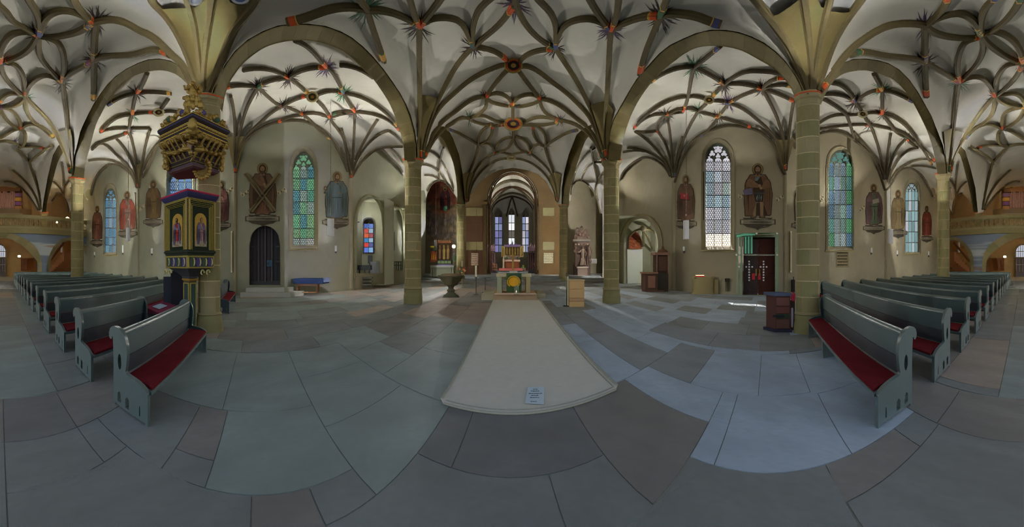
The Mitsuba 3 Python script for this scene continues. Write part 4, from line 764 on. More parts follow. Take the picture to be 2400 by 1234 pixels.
put('body', pbox(868, 614, 882, 641, Yc, .6), None, t, col=(112, 116, 118)); put('cabinet_top', pbox(867, 612.5, 883, 614.5, Yc - .05, .7), None, t, col=(128, 130, 130)); put('door', pbox(869.5, 617, 880.5, 639, Yc - .03, .05), None, t, col=(104, 108, 112))
t = thing('dark_table', 'dark low table in the left part of the niche with stained glass', 'table'); Yc -= .4
put('table_top', pbox(838, 621, 868, 632, Yc, .6), None, t, col=(34, 36, 38))
for x_ in (841, 853, 864): put('leg', pbox(x_, 632, x_ + 2, 646, Yc + .05, .1), None, t, col=(40, 38, 36))
t = thing('dark_monitor', 'small dark panel standing below the stained glass window', 'panel'); put('panel', pbox(862, 598, 872, 617, Yc + 1.2, .08), None, t, col=(36, 38, 40)); put('stand', pbox(865, 617, 869, 622, Yc + 1.25, .1), None, t, col=(40, 40, 40))
t = thing('niche_steps', 'little wooden step stool in front of the niche parapet', 'step stool'); Yc = float(wall_depth(860)) - .9
for i, (y0, y1) in enumerate(((649, 656), (657, 664), (665, 671))): put('tread', pbox(849, y0, 871, y1 - 3, Yc - i * .25, .3), None, t, col=(62, 62, 54)); put('riser', pbox(850, y1 - 3, 870, 673, Yc - i * .25 + .05, .1), None, t, col=(40, 40, 36))
t = thing('niche_railing', 'dark railing bench inside the narrower niche', 'railing'); Yc = float(wall_depth(925)) + 1.6
for y_ in (612, 620): put('rail', pbox(911, y_, 941, y_ + 2.2, Yc, .1), None, t, col=(52, 52, 44))
for x_ in np.linspace(912, 939, 6): put('baluster', pbox(x_ - .8, 614, x_ + .8, 642, Yc + .02, .08), None, t, col=(50, 50, 42))
# right chapel behind the round arch
c = 'chapel_niche_3'; lab(c, 'round arched opening into a whitewashed side chapel on the right', kind='structure')
moulded(c, CH, wall_depth, (4.5, 4, 3), ('red_stone', STONE[0], STONE[1]), .16)
D0 = float(wall_depth(1502)); alcove(c, 1446, 1572, 505, 676, D0 + .1, D0 + 5.0, 'plaster_left')
b = D0 + 4.9; yb_ = CY + F * EYE / b
put('white_dado', pbox(1470, 583, 1506, yb_, b, .1), None, c, col=(150, 154, 146))
for s in ('1508,536 1520,560 1532,590', '1508,536 1490,540 1474,556', '1508,536 1508,575', '1508,536 1526,540 1540,552'):
    q = spline(P(s)[0], 12); put('chapel_rib', tube(at(q[:, 0], q[:, 1], np.linspace(b - 2.4, b - .2, 12)), .07, 6), 'rib', c, smooth=True)
put('boss', ball(at(1508, 535, b - 2.5), .22, 2), 'rib_dark', c, smooth=True)
framed('pointed_panel', 1474, 562, 1503, 583, b - .1, 'reddish brown panel on the back wall of the side chapel', 'panel', (92, 52, 34), (84, 46, 30), 1.4); 
put('pointed_head', prism([(1474, 562), (1478, 548), (1488, 541), (1498, 548), (1503, 562)], b - .1, .06), None, 'pointed_panel', col=(60, 30, 22))
t = thing('chapel_table', 'pale stone topped table standing in the side chapel', 'table'); Yc = floorY(662)
put('table_top', pbox(1475, 629, 1518, 633, Yc, 1.0), None, t, col=(150, 152, 140)); put('leg', pbox(1481, 633, 1486, 662, Yc + .1, .3), None, t, col=(74, 82, 74)); put('leg', pbox(1507, 633, 1513, 662, Yc + .1, .3), None, t, col=(74, 82, 74)); put('foot', pbox(1478, 658, 1516, 662, Yc + .05, .5), None, t, col=(90, 92, 84))
def plant(name, cx, y0, y1, w, Y, label, n=26, cols=((52, 70, 44), (40, 58, 38), (66, 84, 52)), pot=(66, 60, 52), flowers=None):
    t = thing(name, label, 'plant'); rr = random.Random(int(cx)); h = y1 - y0
    put('pot', lathe(cx, Y, [(0, y1), (w * .16, y1), (w * .22, y1 - h * .2), (w * .2, y1 - h * .22), (0, y1 - h * .2)], 12), None, t, col=pot)
    for i in range(n):
        a = rr.uniform(-1.3, 1.3); L = h * rr.uniform(.5, .85); x1 = cx + math.sin(a) * w * .6; yy = y1 - h * .2 - math.cos(a) * L; yd = Y + rr.uniform(-.2, .2) * w * Y / F
        q = np.array([(cx, y1 - h * .2), ((cx + x1) / 2 + rr.uniform(-1, 1), (y1 - h * .2 + yy) / 2), (x1, yy)]); wd = w * .07
        nn = np.array([-(q[2] - q[0])[1], (q[2] - q[0])[0]]); nn /= np.linalg.norm(nn) + 1e-6
        pts_ = np.array([q[0], q[1] + nn * wd, q[2], q[1] - nn * wd]); p3 = at(pts_[:, 0], pts_[:, 1], np.array([Y, (Y + yd) / 2, yd, (Y + yd) / 2 - .02]))
        put('leaf', (p3, np.array([[0, 1, 2], [0, 2, 3]])), None, t, col=rr.choice(cols))
    if flowers:
        for i in range(14): a = rr.uniform(-1.2, 1.2); L = h * rr.uniform(.45, .9); put('blossom', ball(at(cx + math.sin(a) * w * .5, y1 - h * .2 - math.cos(a) * L, Y - .06), w * .06 * Y / F, 1), None, t, col=rr.choice(flowers))
    return t
plant('potted_plant', 1486, 600, 630, 20, Yc + .5, 'dark green leafy plant standing on the table in the side chapel')
g10 = lambda x: np.full(np.shape(x), b - .15)
gothic_window(11, arch(1536, 1543, 556, 560, 593), (1537, 1542.5, 558, 592), 561, 1, [559, 567, 576, 584, 592], pick((150, 170, 200), (130, 160, 190)), 1.0, lambda x: np.full(np.shape(x), D0 + 4.0), 'black_iron', hexp=0, back=.02, sill=False, tr=False, label='sliver of a bright narrow window at the right side of the side chapel')
# double doors with crosses
d = 'door_2'; lab(d, 'double doors of dark brown wood, each inlaid with a cross of white squares', kind='structure')
dd = lambda x: wall_depth(x) + .45; B = float(wall_base(1780)) - 2
for i, (x0, x1, cc) in enumerate(((1739, 1776, (52, 44, 44)), (1776, 1820, (60, 38, 34)))):
    k = put('leaf', prism(rect(x0 + .4, 560, x1 - .4, B), dd, .12, 0, dens=20), None, d, col=cc)
    for y0, y1 in ((563, 594), (599, 640), (644, 684)): put('panel', prism(rect(x0 + 3, y0, x1 - 3, y1), dd, .03, .12, dens=20), None, k, col=tuple(c_ - 6 for c_ in cc))
    xc = 1755.8 if i == 0 else 1789.6
    for y in np.arange(612.5, 660, 6.25): put('inlay', prism(rect(xc - 1.9, y - 1.9, xc + 1.9, y + 1.9), dd, .02, .16), None, k, col=(172, 172, 168))
    for dx in (-7, 7): put('inlay', prism(rect(xc + dx - 1.9, 623.1, xc + dx + 1.9, 626.9), dd, .02, .16), None, k, col=(172, 172, 168))
    put('handle', tube(at([1772 if i == 0 else 1780] * 2, [630, 646], float(dd(1776)) - .26), .03, 6), 'gilt', k, smooth=True)
    put('notice', prism(rect(1762 if i == 0 else 1776.5, 640, 1770 if i == 0 else 1783, 655), dd, .02, .16), None, k, col=(132, 40, 48))
put('transom', prism(rect(1740, 595.5, 1818, 598.5), dd, .1, .1, dens=20), None, d, col=(150, 150, 140))
reveal(d, 'jamb', DOORR, DOORR, wall_depth, dd, STONE[2])
put('dark_head', prism(rect(1740, 553, 1818, 561), dd, .1, 0, dens=20), None, d, col=(40, 34, 32))
t = thing('porch_frame', 'slim green metal porch frame with glass standing around the double doors', 'frame'); pf = lambda x: wall_depth(x) - .35
gc = (92, 112, 92)
for x_ in (1728, 1737, 1818, 1822): put('post', prism(rect(x_ - 1.5, 548, x_ + 1.5, float(wall_base(x_)) + 2), pf, .07, 0), None, t, col=gc)
put('top_beam', prism(rect(1724, 545.5, 1824, 549), pf, .1, 0, dens=20), None, t, col=(100, 116, 96)); put('top_beam', prism(rect(1726, 552, 1823, 554), pf, .1, 0, dens=20), None, t, col=gc); put('cross_bar', prism(rect(1728, 596, 1774, 598), pf, .05, 0, dens=20), None, t, col=(128, 134, 118))
put('glass_pane', prism(rect(1729, 555, 1743, 680), lambda x: pf(x) - .02, .015, 0), 'thin_glass', t)
put('green_blind', prism([(1726, 551), (1745, 546.5), (1770, 547), (1770, 551), (1745, 552), (1726, 556)], lambda x: pf(x) - .15, .04, 0), None, t, col=(84, 146, 122))
for i in range(3): put('blind_slat', prism(rect(1745 + i * 7, 552, 1750 + i * 7, 594), lambda x: pf(x) - .02, .02, 0), None, t, col=(78, 134, 112))
for x_, y_ in ((1773, 547), (1821, 547), (1726, 597), (1821, 597), (1732, 625)): put('joint_cap', ball(at(x_, y_, float(pf(x_)) - .15), .05, 1), None, t, col=(160, 160, 146))
t = thing('leaning_stand', 'white folding display stand leaning beside the double doors', 'stand'); Yc = floorY(690)
for x0, x1 in ((1816, 1815), (1822, 1831)): put('leg', tube(at([x0, x1], [642, 686], [Yc + .3, Yc]), .045, 6), None, t, col=(164, 164, 160))
put('cross_bar', tube(at([1816, 1826], [665, 665], Yc + .1), .03, 6), None, t, col=(150, 150, 146))
for x_, nm in ((1854, 'right of the double doors'), (543, 'left of the dark pointed door')):
    t = thing('column_loudspeaker', f'slim white column loudspeaker on the wall {nm}', 'loudspeaker'); put('housing', prism(rect(x_ - 2, 541, x_ + 2, 638), wall_depth, .12, 0, dens=20), None, t, col=(160, 152, 128)); put('grille', prism(rect(x_ - 1.2, 545, x_ + 1.2, 634), wall_depth, .02, .12, dens=20), None, t, col=(134, 128, 108))
t = thing('text_plaque', 'dark plaque of carved lines below the window right of the thick near column', 'plaque'); put('backing', prism(rect(1960, 589, 1989, 626), wall_depth, .04, 0), None, t, col=(92, 84, 64))
for i in range(5): put('inscription_line', prism(rect(1962 + (i % 2), 591 + i * 7, 1987 - (i % 3), 593.5 + i * 7), wall_depth, .02, .04), None, t, col=(44, 40, 32))
t = thing('wall_book_holder', 'small dark wall bracket with two slim legs right of the stone trough', 'bracket'); put('box', prism(rect(1699, 652, 1710, 659), wall_depth, .2, 0), None, t, col=(36, 32, 28))
for x_ in (1701, 1705, 1708.5): put('rod', prism(rect(x_ - .7, 659, x_ + .7, 682), wall_depth, .06, .05), None, t, col=(44, 40, 32))

# ================================================================ west end: gallery, organ, under gallery
GY = lambda x: west_depth(x, 13.0)
WB = lambda x: west_depth(x, 18.5)
scene['warm_wall'] = rough((124, 104, 76), .9, .2, .5)
for nm, x0, x1 in (('wall_west_left', -70, 214), ('wall_west_right', 2222, 2470)):
    wall_piece(nm, [(x0, 330), (x1, 330), (x1, 655), (x0, 655)], WB, 'warm_wall', h=14, label='end wall behind the gallery, ' + ('left' if x0 < 0 else 'right') + ' edge of the photo')
def blot(p, n, uv):
    a = mikit.fbm(p.x * .8, p.z * 1.1, 0.0, 4); b = mikit.fbm(p.x * 1.3 + 9, p.z * 1.7, 3.0, 4); c_ = mikit.smoothstep(.42, .58, a)
    return mikit.mix(mikit.mix(mi.Color3f(.26, .31, .38), mi.Color3f(.62, .66, .66), c_), mi.Color3f(.42, .22, .10), mikit.smoothstep(.62, .74, b) * .7)
scene['gallery_mural'] = two({'type': 'diffuse', 'reflectance': mikit.proc(blot)})
L1o, L1i = P('-60,543 -27,545 0,545 27,547 48,554 68,565 86,583 96,607 97,640')[0], P('-60,553 -21,556 0,555 21,559 41,568 59,581 75,598 87,612 88,640')[0]
L2o, L2i = P('111,640 113,607 120,588 132,570 148,559 166,556 184,560 200,575 208,600')[0], P('116,640 119,610 126,592 137,576 150,566 166,563 181,567 194,580 202,600')[0]
R1o, R1i = P('2303,640 2304,602 2312,584 2326,568 2347,554 2370,546 2400,543 2460,543')[0], P('2311,640 2312,612 2322,596 2341,580 2360,567 2382,559 2400,555 2460,556')[0]
R2o, R2i = P('2196,600 2202,575 2214,562 2234,555 2250,560 2264,572 2276,588 2281,607 2283,640')[0], P('2202,600 2208,580 2220,568 2236,562 2248,567 2259,578 2268,592 2273,610 2275,640')[0]
for nm, x0, x1, arcs in (('wall_gallery_left', -70, 212, (L1i, L2i)), ('wall_gallery_right', 2228, 2470, (R1i, R2i))):
    g = Polygon(rect(x0, 538, x1, 660))
    for a in arcs: g = g.difference(Polygon([(a[0][0], 670), *a, (a[-1][0], 670)]).buffer(0))
    ms = []
    for q in getattr(g, 'geoms', [g]): p, f = region(q, 7); ms.append((at(p[:, 0], p[:, 1], GY(p[:, 0])), f))
    put(nm, cat(ms), 'gallery_mural', kind='structure', smooth=True); lab(nm, 'painted spandrel wall below the gallery, ' + ('left' if x0 < 0 else 'right') + ' edge of the photo')
    for a, i_ in ((L1o, L1i), (L2o, L2i)) if x0 < 0 else ((R1o, R1i), (R2o, R2i)):
        A, I = spline(a, 33), spline(i_, 33)
        for s in range(8):
            sl = slice(s * 4, s * 4 + 5); r_ = lambda q, o: at(q[sl, 0], q[sl, 1], GY(q[sl, 0]) + o)
            v, f = quadstrip([r_(A, .0), r_(A, -.3), r_(A * .5 + I * .5, -.22), r_(I, -.1), r_(I, 1.6)]); put('voussoir', (v, f), STONE[s % 4], nm, smooth=30)
    # parapet with pierced tracery
    t = thing('gallery_parapet', 'pierced stone gallery parapet at the ' + ('left' if x0 < 0 else 'right') + ' edge of the photo', 'balustrade')
    xs = np.arange(x0, x1 + .1, 10.9); zt = lambda x, z: CY - K * np.arcsinh((z - EYE) / (13.0 / -np.cos(th_of(x))))
    def bar(nm_, z0, z1, out, mat):
        x_ = np.linspace(x0, x1, 40); put(nm_, quadstrip([at(x_, zt(x_, z), GY(x_) + o) for z, o in ((z0, 0.), (z0, -out), (z1, -out), (z1, .3))]), mat, t)
    bar('base_moulding', 3.95, 4.38, .35, STONE[0]); bar('base_fillet', 4.38, 4.52, .2, STONE[3]); bar('hand_rail', 5.2, 5.5, .4, STONE[1])
    for a, b_ in zip(xs, xs[1:]):
        u = Polygon(rect(0, 0, 1, 1)); hs = [Point(.5 + .27 * math.cos(k), .5 + .27 * math.sin(k)).buffer(.19, 5) for k in (0.785, 2.356, 3.927, 5.498)] + [Point(*c_).buffer(.1, 4) for c_ in ((.5, .08), (.5, .92), (.06, .5), (.94, .5))]
        v, f = tri(u.difference(shapely.union_all(hs))); X_ = a + (b_ - a) * v[:, 0]; y_ = zt(X_, 4.5 + .72 * v[:, 1]); A_ = at(X_, y_, GY(X_) - .1); n = len(v)
        put('tracery_panel', (np.vstack([A_, A_ + [0, .15, 0]]), np.vstack([f, f + n])), STONE[0], t)
    # under gallery ceiling / gallery floor
    x_ = np.linspace(x0, x1, 30); put('gallery_floor', quadstrip([M(1e-6, 1, 1)[None] * 0 + at(x_, zt(x_, 4.35), GY(x_) + .1), at(x_, zt(x_, 4.35), GY(x_)) * [1, 0, 0] * (WB(x_) / GY(x_))[:, None] + np.stack([0 * x_, WB(x_), at(x_, zt(x_, 4.35), GY(x_))[:, 2]], 1)]), 'warm_wall', t)
def organ(x0, x1, flip, label):
    t = thing('organ', label, 'organ'); Y = float(west_depth((x0 + x1) / 2, 16.0))
    put('case', pbox(x0, 488, x1, 506, Y, 1.2), None, t, col=(84, 74, 60)); put('plinth', pbox(x0 - 1, 499, x1 + 1, 503, Y - .15, .3), None, t, col=(104, 96, 84))
    put('case_back', pbox(x0, 440, x1, 490, Y + .6, .3), None, t, col=(60, 44, 34))
    xs = np.arange(x0 + 2, x1 - 12, 3.6) if not flip else np.arange(x0 + 14, x1 - 1, 3.6)
    for i, x_ in enumerate(xs):
        top = 452 - 8 * math.sin(i * .7) ** 2; put('pipe', lathe(x_, Y + .2, [(.5, 492), (1.5, 486), (1.5, top), (0, top)], 8), None, t, smooth=30, col=(150, 118, 106))
    a, b_ = (x1 - 11, x1) if not flip else (x0, x0 + 12)
    for i, c_ in enumerate(((112, 84, 110), (150, 116, 58), (96, 66, 104), (120, 90, 60))): put('painted_panel', pbox(a, 452 + i * 10, b_, 460.5 + i * 10, Y, .2), None, t, col=c_)
    put('cornice', prism([(x0 - 1, 450), (x1 + 1, 447), (x1 + 1, 442), (x0 + (x1 - x0) / 2, 436), (x0 - 1, 443)], Y - .1, .5), None, t, col=(92, 66, 44))
    for i in range(6): put('carving', ball(at(x0 + 3 + i * (x1 - x0 - 6) / 5, 444 - (i % 2) * 3, Y - .4), .16, 1, noise=.3, seed=i), 'gilt', t)
organ(-30, 46, False, 'organ with bare metal pipes above the gallery parapet, left edge of the photo'); organ(2354, 2432, True, 'organ with painted side panels above the gallery parapet, right edge of the photo')
for nm, x0, x1, lbl in (('door_3', -14, 14, 'glazed grey entrance door under the gallery at the left edge of the photo'), ('door_4', 2380, 2414, 'glazed grey entrance door under the gallery at the right edge of the photo')):
    lab(nm, lbl, kind='structure'); dp = lambda x: WB(x) - .15
    put('leaf', prism(rect(x0, 603, x1, 648), dp, .1, 0), None, nm, col=(66, 66, 72)); put('head_frame', prism(Polygon(arch(x0 - 2, x1 + 2, 570, 590, 604, pointed=False)).difference(Polygon(arch(x0 + 1, x1 - 1, 574, 591, 602, pointed=False))), dp, .2, 0), None, nm, col=(90, 84, 72))
    G = Polygon(arch(x0 + 1, x1 - 1, 574, 591, 602, pointed=False)); n = 6
    for i in range(n):
        for (ya, yb2) in ((572, 588), (589, 602)):
            q = G.intersection(sbox(x0 + 1 + i * (x1 - x0 - 2) / n + .4, ya, x0 + 1 + (i + 1) * (x1 - x0 - 2) / n - .4, yb2))
            if q.geom_type == 'Polygon' and not q.is_empty:
                v, f = tri(q); P3 = at(v[:, 0], v[:, 1], dp(v[:, 0]) + .02); nz = np.cross(P3[f[0][1]] - P3[f[0][0]], P3[f[0][2]] - P3[f[0][0]])[1]
                put('pane', (P3, f if nz < 0 else f[:, ::-1]), 'vcol', nm, emitter=lamp_colour((190, 194, 204), 1.0), col=(20, 20, 20))
    for x_ in np.linspace(x0 + 2, x1 - 2, 5): put('grille_bar', prism(rect(x_ - .5, 606, x_ + .5, 636), dp, .05, .1), None, nm, col=(110, 110, 116))
    put('cross_bar', prism(rect(x0 + 1, 619, x1 - 1, 620.5), dp, .06, .1), None, nm, col=(110, 110, 116))
for px_, py_, lbl, pw, yy in ((45, 600, 'under the gallery at the left edge of the photo', 45, 17.6), (2355, 601, 'under the gallery at the right edge of the photo', 45, 17.6), (158, 511, 'on the gallery left of the thick column among the left pews', 70, 14.0), (133, 519, 'on the gallery left of the brighter gallery lamp', 25, 13.6), (2262, 512, 'behind the gallery parapet at the right', 70, 14.5)):
    Y = float(west_depth(px_, yy)); t = thing('gallery_lamp', f'small glowing lamp {lbl}', 'lamp')
    put('bulb', ball(at(px_, py_, Y), .13, 2), None, t, smooth=True, col=(230, 200, 140), emitter={'type': 'area', 'sampling_weight': .2, 'radiance': {'type': 'rgb', 'value': [14, 9.5, 4.]}}); put('holder', lathe(px_, Y, [(.9, py_ + 4), (1.3, py_ + 3), (.5, py_ + 1.5)], 10), 'black_iron', t)
    k = key_of('lamp_light'); scene[k] = {'type': 'point', 'sampling_weight': 2.0, 'position': (at(px_, py_ - 4, Y) - [0, .5, 0]).tolist(), 'intensity': {'type': 'rgb', 'value': [pw * 1.0, pw * .66, pw * .3]}}
for x_, y0, y1, lbl in ((145, 571, 591, 'under the gallery arch left of the column'), (2247, 567, 591, 'under the gallery arch at the right')):
    Y = float(west_depth(x_, 15.5)); t = thing('pendant_lamp', f'small white glass cylinder pendant lamp {lbl}', 'lamp'); put('shade', lathe(x_, Y, [(0, y1), (2.4, y1), (2.4, y0), (1, y0)], 14), 'white_glass', t, smooth=40); put('suspension', tube(at([x_, x_], [y0, 545], Y), .02, 5), 'black_iron', t)
for x_, w, lbl in ((57, 16, 'left'), (2345, 17, 'right')):
    t = thing('brown_cupboard', f'dark brown cupboard below the gallery at the {lbl} edge of the photo', 'cupboard'); Y = float(WB(x_)) - .8
    put('body', pbox(x_ - w / 2, 606, x_ + w / 2, 634, Y, .7), None, t, col=(58, 40, 30)); put('cornice', pbox(x_ - w / 2 - 1, 604, x_ + w / 2 + 1, 606.5, Y - .1, .8), None, t, col=(76, 54, 40)); put('door', pbox(x_ - w / 2 + 2, 609, x_ - .5, 631, Y - .04, .05), None, t, col=(64, 44, 34)); put('door', pbox(x_ + .5, 609, x_ + w / 2 - 2, 631, Y - .04, .05), None, t, col=(64, 44, 34))
for x0, x1, m_ in ((116, 150, 1), (2236, 2272, -1)):   # stair up to the gallery, seen under the second arch
    t = thing('gallery_stair', 'stair flank rising under the gallery arch at the ' + ('left' if m_ > 0 else 'right'), 'stair'); Y = float(west_depth((x0 + x1) / 2, 15.0)); n = 7
    for i in range(n):
        u0, u1 = i / n, (i + 1) / n; a, b_ = (x0 + (x1 - x0) * u0, x0 + (x1 - x0) * u1) if m_ > 0 else (x1 - (x1 - x0) * u1, x1 - (x1 - x0) * u0)
        put('step', pbox(a, 632 - 42 * u1, b_, 634 - 30 * u0 + 4, Y, 1.2), None, t, col=(104, 70, 46))
    put('handrail', tube(at([x0, x1], [612, 568] if m_ > 0 else [568, 612], Y - .1), .09, 6), None, t, col=(84, 56, 36), smooth=True)
# ================================================================ pews (laid out in the plan: ends on the line x = 1 m from the axis, rows 0.82 m apart)
PANEL = [(0, 0), (0, .36), (.05, .392), (.13, .415), (.24, .432), (.36, .442), (.5, .447), (.58, .452), (.61, .47), (.585, .52), (.56, .62), (.555, .70), (.57, .755), (.61, .81), (.67, .848), (.76, .876), (.86, .889), (.96, .89), (1.06, .878), (1.14, .845), (1.175, .80), (1.165, .755), (1.12, .735), (1.07, .745), (1.055, .775), (1.03, .77), (1.02, .72), (1.0, .5), (1.0, 0), (.94, 0), (.94, .025), (.06, .025), (.06, 0)]
gw = lambda c, w, z0, z1: [(c - w, z0), (c + w, z0), (c + w, z1 - .03), (c, z1), (c - w, z1 - .03)]
HOLES = [[(.79 + .06 * math.cos(a), .545 + .085 * math.sin(a)) for a in np.linspace(0, 6.283, 14, endpoint=False)], gw(.80, .055, .075, .205), gw(.55, .055, .06, .2), gw(.2, .016, .07, .2)]
PD = .41
def pewmap(x, v, z, y0): return M(np.asarray(x, float), y0 - PD * np.asarray(v, float), z)
def end_panel(x, y0, sgn, t=.035):
    g = Polygon(PANEL, HOLES).segmentize(.12); v, f = tri(g); a, b = pewmap(x, v[:, 0], v[:, 1], y0), pewmap(x + sgn * t, v[:, 0], v[:, 1], y0); n = len(v)
    vs, fs, n2 = [a, b], [f, f[:, ::-1] + n], 2 * n
    for ring in [g.exterior, *g.interiors]:
        c = np.array(ring.coords)[:-1]; m = len(c); vs += [pewmap(x, c[:, 0], c[:, 1], y0), pewmap(x + sgn * t, c[:, 0], c[:, 1], y0)]; i = np.arange(m); j = (i + 1) % m
        fs += [np.c_[n2 + i, n2 + m + i, n2 + j], np.c_[n2 + j, n2 + m + i, n2 + m + j]]; n2 += 2 * m
    return np.vstack(vs), np.vstack(fs)
def bar(x0, x1, sec, y0, n=None):
    """a board: cross section (v, z) drawn from x0 to x1"""
    n = n or max(3, int(abs(x1 - x0) / .3) + 2); xs = np.linspace(x0, x1, n)
    v, f = quadstrip([pewmap(xs, np.full(n, q[0]), np.full(n, q[1]), y0) for q in sec], close=True); m = len(sec)
    return v, np.vstack([f, [[0, i * n, (i + 1) * n, 0] for i in range(1, m - 1)], [[n - 1, (i + 1) * n + n - 1, i * n + n - 1, n - 1] for i in range(1, m - 1)]])
def pew(x0, x1, y0, label, group, red=True, mid=()):
    t = thing('pew', label, 'pew', group); s = 1 if x1 > x0 else -1; dark = abs(x1 - x0) > 2.6
    put('end_panel', end_panel(x0, y0, s), 'pew_paint', t, smooth=35); put('end_panel', end_panel(x1 - s * .035, y0, s), 'pew_paint', t, smooth=35)
    a, b = x0 + s * .035, x1 - s * .035
    put('top_rail', bar(a, b, [(.70, .835), (.70, .86), (.74, .875), (.82, .875), (.85, .86), (.85, .835)], y0), 'pew_paint', t, smooth=50)
    L = abs(b - a); cuts = np.linspace(a, b, max(1, int(round(L / 2.0))) + 1)
    for c0, c1 in zip(cuts, cuts[1:]):
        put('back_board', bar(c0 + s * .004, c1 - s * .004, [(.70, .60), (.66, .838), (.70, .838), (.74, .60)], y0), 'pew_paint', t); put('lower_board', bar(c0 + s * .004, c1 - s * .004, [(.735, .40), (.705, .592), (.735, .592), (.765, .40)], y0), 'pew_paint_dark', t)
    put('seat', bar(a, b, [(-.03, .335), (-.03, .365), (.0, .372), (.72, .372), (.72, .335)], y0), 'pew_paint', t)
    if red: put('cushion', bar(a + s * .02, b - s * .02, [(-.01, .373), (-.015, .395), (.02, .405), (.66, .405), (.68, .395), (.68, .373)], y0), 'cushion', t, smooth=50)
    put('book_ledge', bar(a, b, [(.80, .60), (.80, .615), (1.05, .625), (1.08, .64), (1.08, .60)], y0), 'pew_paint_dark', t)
    put('foot_rail', bar(a, b, [(.84, .15), (.84, .19), (.98, .19), (.98, .15)], y0), 'pew_paint', t)
    for m_ in mid: put('support', bar(m_, m_ + .035, [(.06, 0), (.03, .335), (.70, .335), (.74, 0)], y0, 2), 'pew_paint', t)
    return t
ORD = ['front', 'second', 'third', 'fourth', 'fifth', 'sixth', 'seventh', 'eighth', 'ninth', 'tenth', 'eleventh', 'twelfth', 'thirteenth', 'fourteenth']
for i in range(14):
    y0 = -.785 - .815 * i
    xl = -2.52 if i == 0 else -2.33 if i == 1 else -6.3; xr = 3.1 if i == 0 else 5.5
    pew(-1.0, xl, y0, ('short grey green pew with a red cushion, front one of the left rows' if i == 0 else 'short grey green pew, second from the front in the left rows' if i == 1 else f'long grey green pew, {ORD[i]} row of the left block'), 'pews left of the middle aisle', mid=() if i < 2 else (-3.6,))
    pew(.98, xr, y0, f'long grey green pew with red cushion, {ORD[i]} row of the right block', 'pews right of the middle aisle', mid=(2.3,) if i == 0 else (3.4,))
# small desk with hymn books beside the second left pew
t = thing('book_shelf_desk', 'purple covered ledge with hymn sheets beside the second left pew', 'ledge'); y0 = -1.6
put('ledge_board', bar(-2.42, -3.15, [(.1, .56), (.1, .60), (.9, .66), (.9, .56)], y0), None, t, col=(104, 48, 66)); put('support', bar(-2.45, -2.5, [(.2, 0), (.2, .56), (.8, .56), (.8, 0)], y0, 2), 'pew_paint_dark', t); put('support', bar(-3.08, -3.13, [(.2, 0), (.2, .56), (.8, .56), (.8, 0)], y0, 2), 'pew_paint_dark', t)
t = thing('hymn_sheet', 'bluish white sheet lying on the purple ledge beside the second left pew', 'paper'); put('sheet', bar(-2.55, -2.85, [(.3, .625), (.3, .629), (.7, .656), (.7, .652)], y0, 3), None, t, col=(132, 150, 186))
t = thing('pew', 'short dark pew end with a red cushion behind the pulpit column', 'pew'); 
put('end_panel', end_panel(-4.7, -.785, -1), 'pew_paint_dark', t, smooth=35); put('end_panel', end_panel(-6.2, -.785, -1), 'pew_paint_dark', t, smooth=35); put('back_board', bar(-4.73, -6.2, [(.735, .40), (.66, .84), (.70, .84), (.765, .40)], -.785), 'pew_paint_dark', t); put('seat', bar(-4.73, -6.2, [(0, .335), (0, .372), (.72, .372), (.72, .335)], -.785), 'pew_paint', t); put('cushion', bar(-4.75, -6.18, [(0, .373), (0, .405), (.66, .405), (.66, .373)], -.785), 'cushion', t)
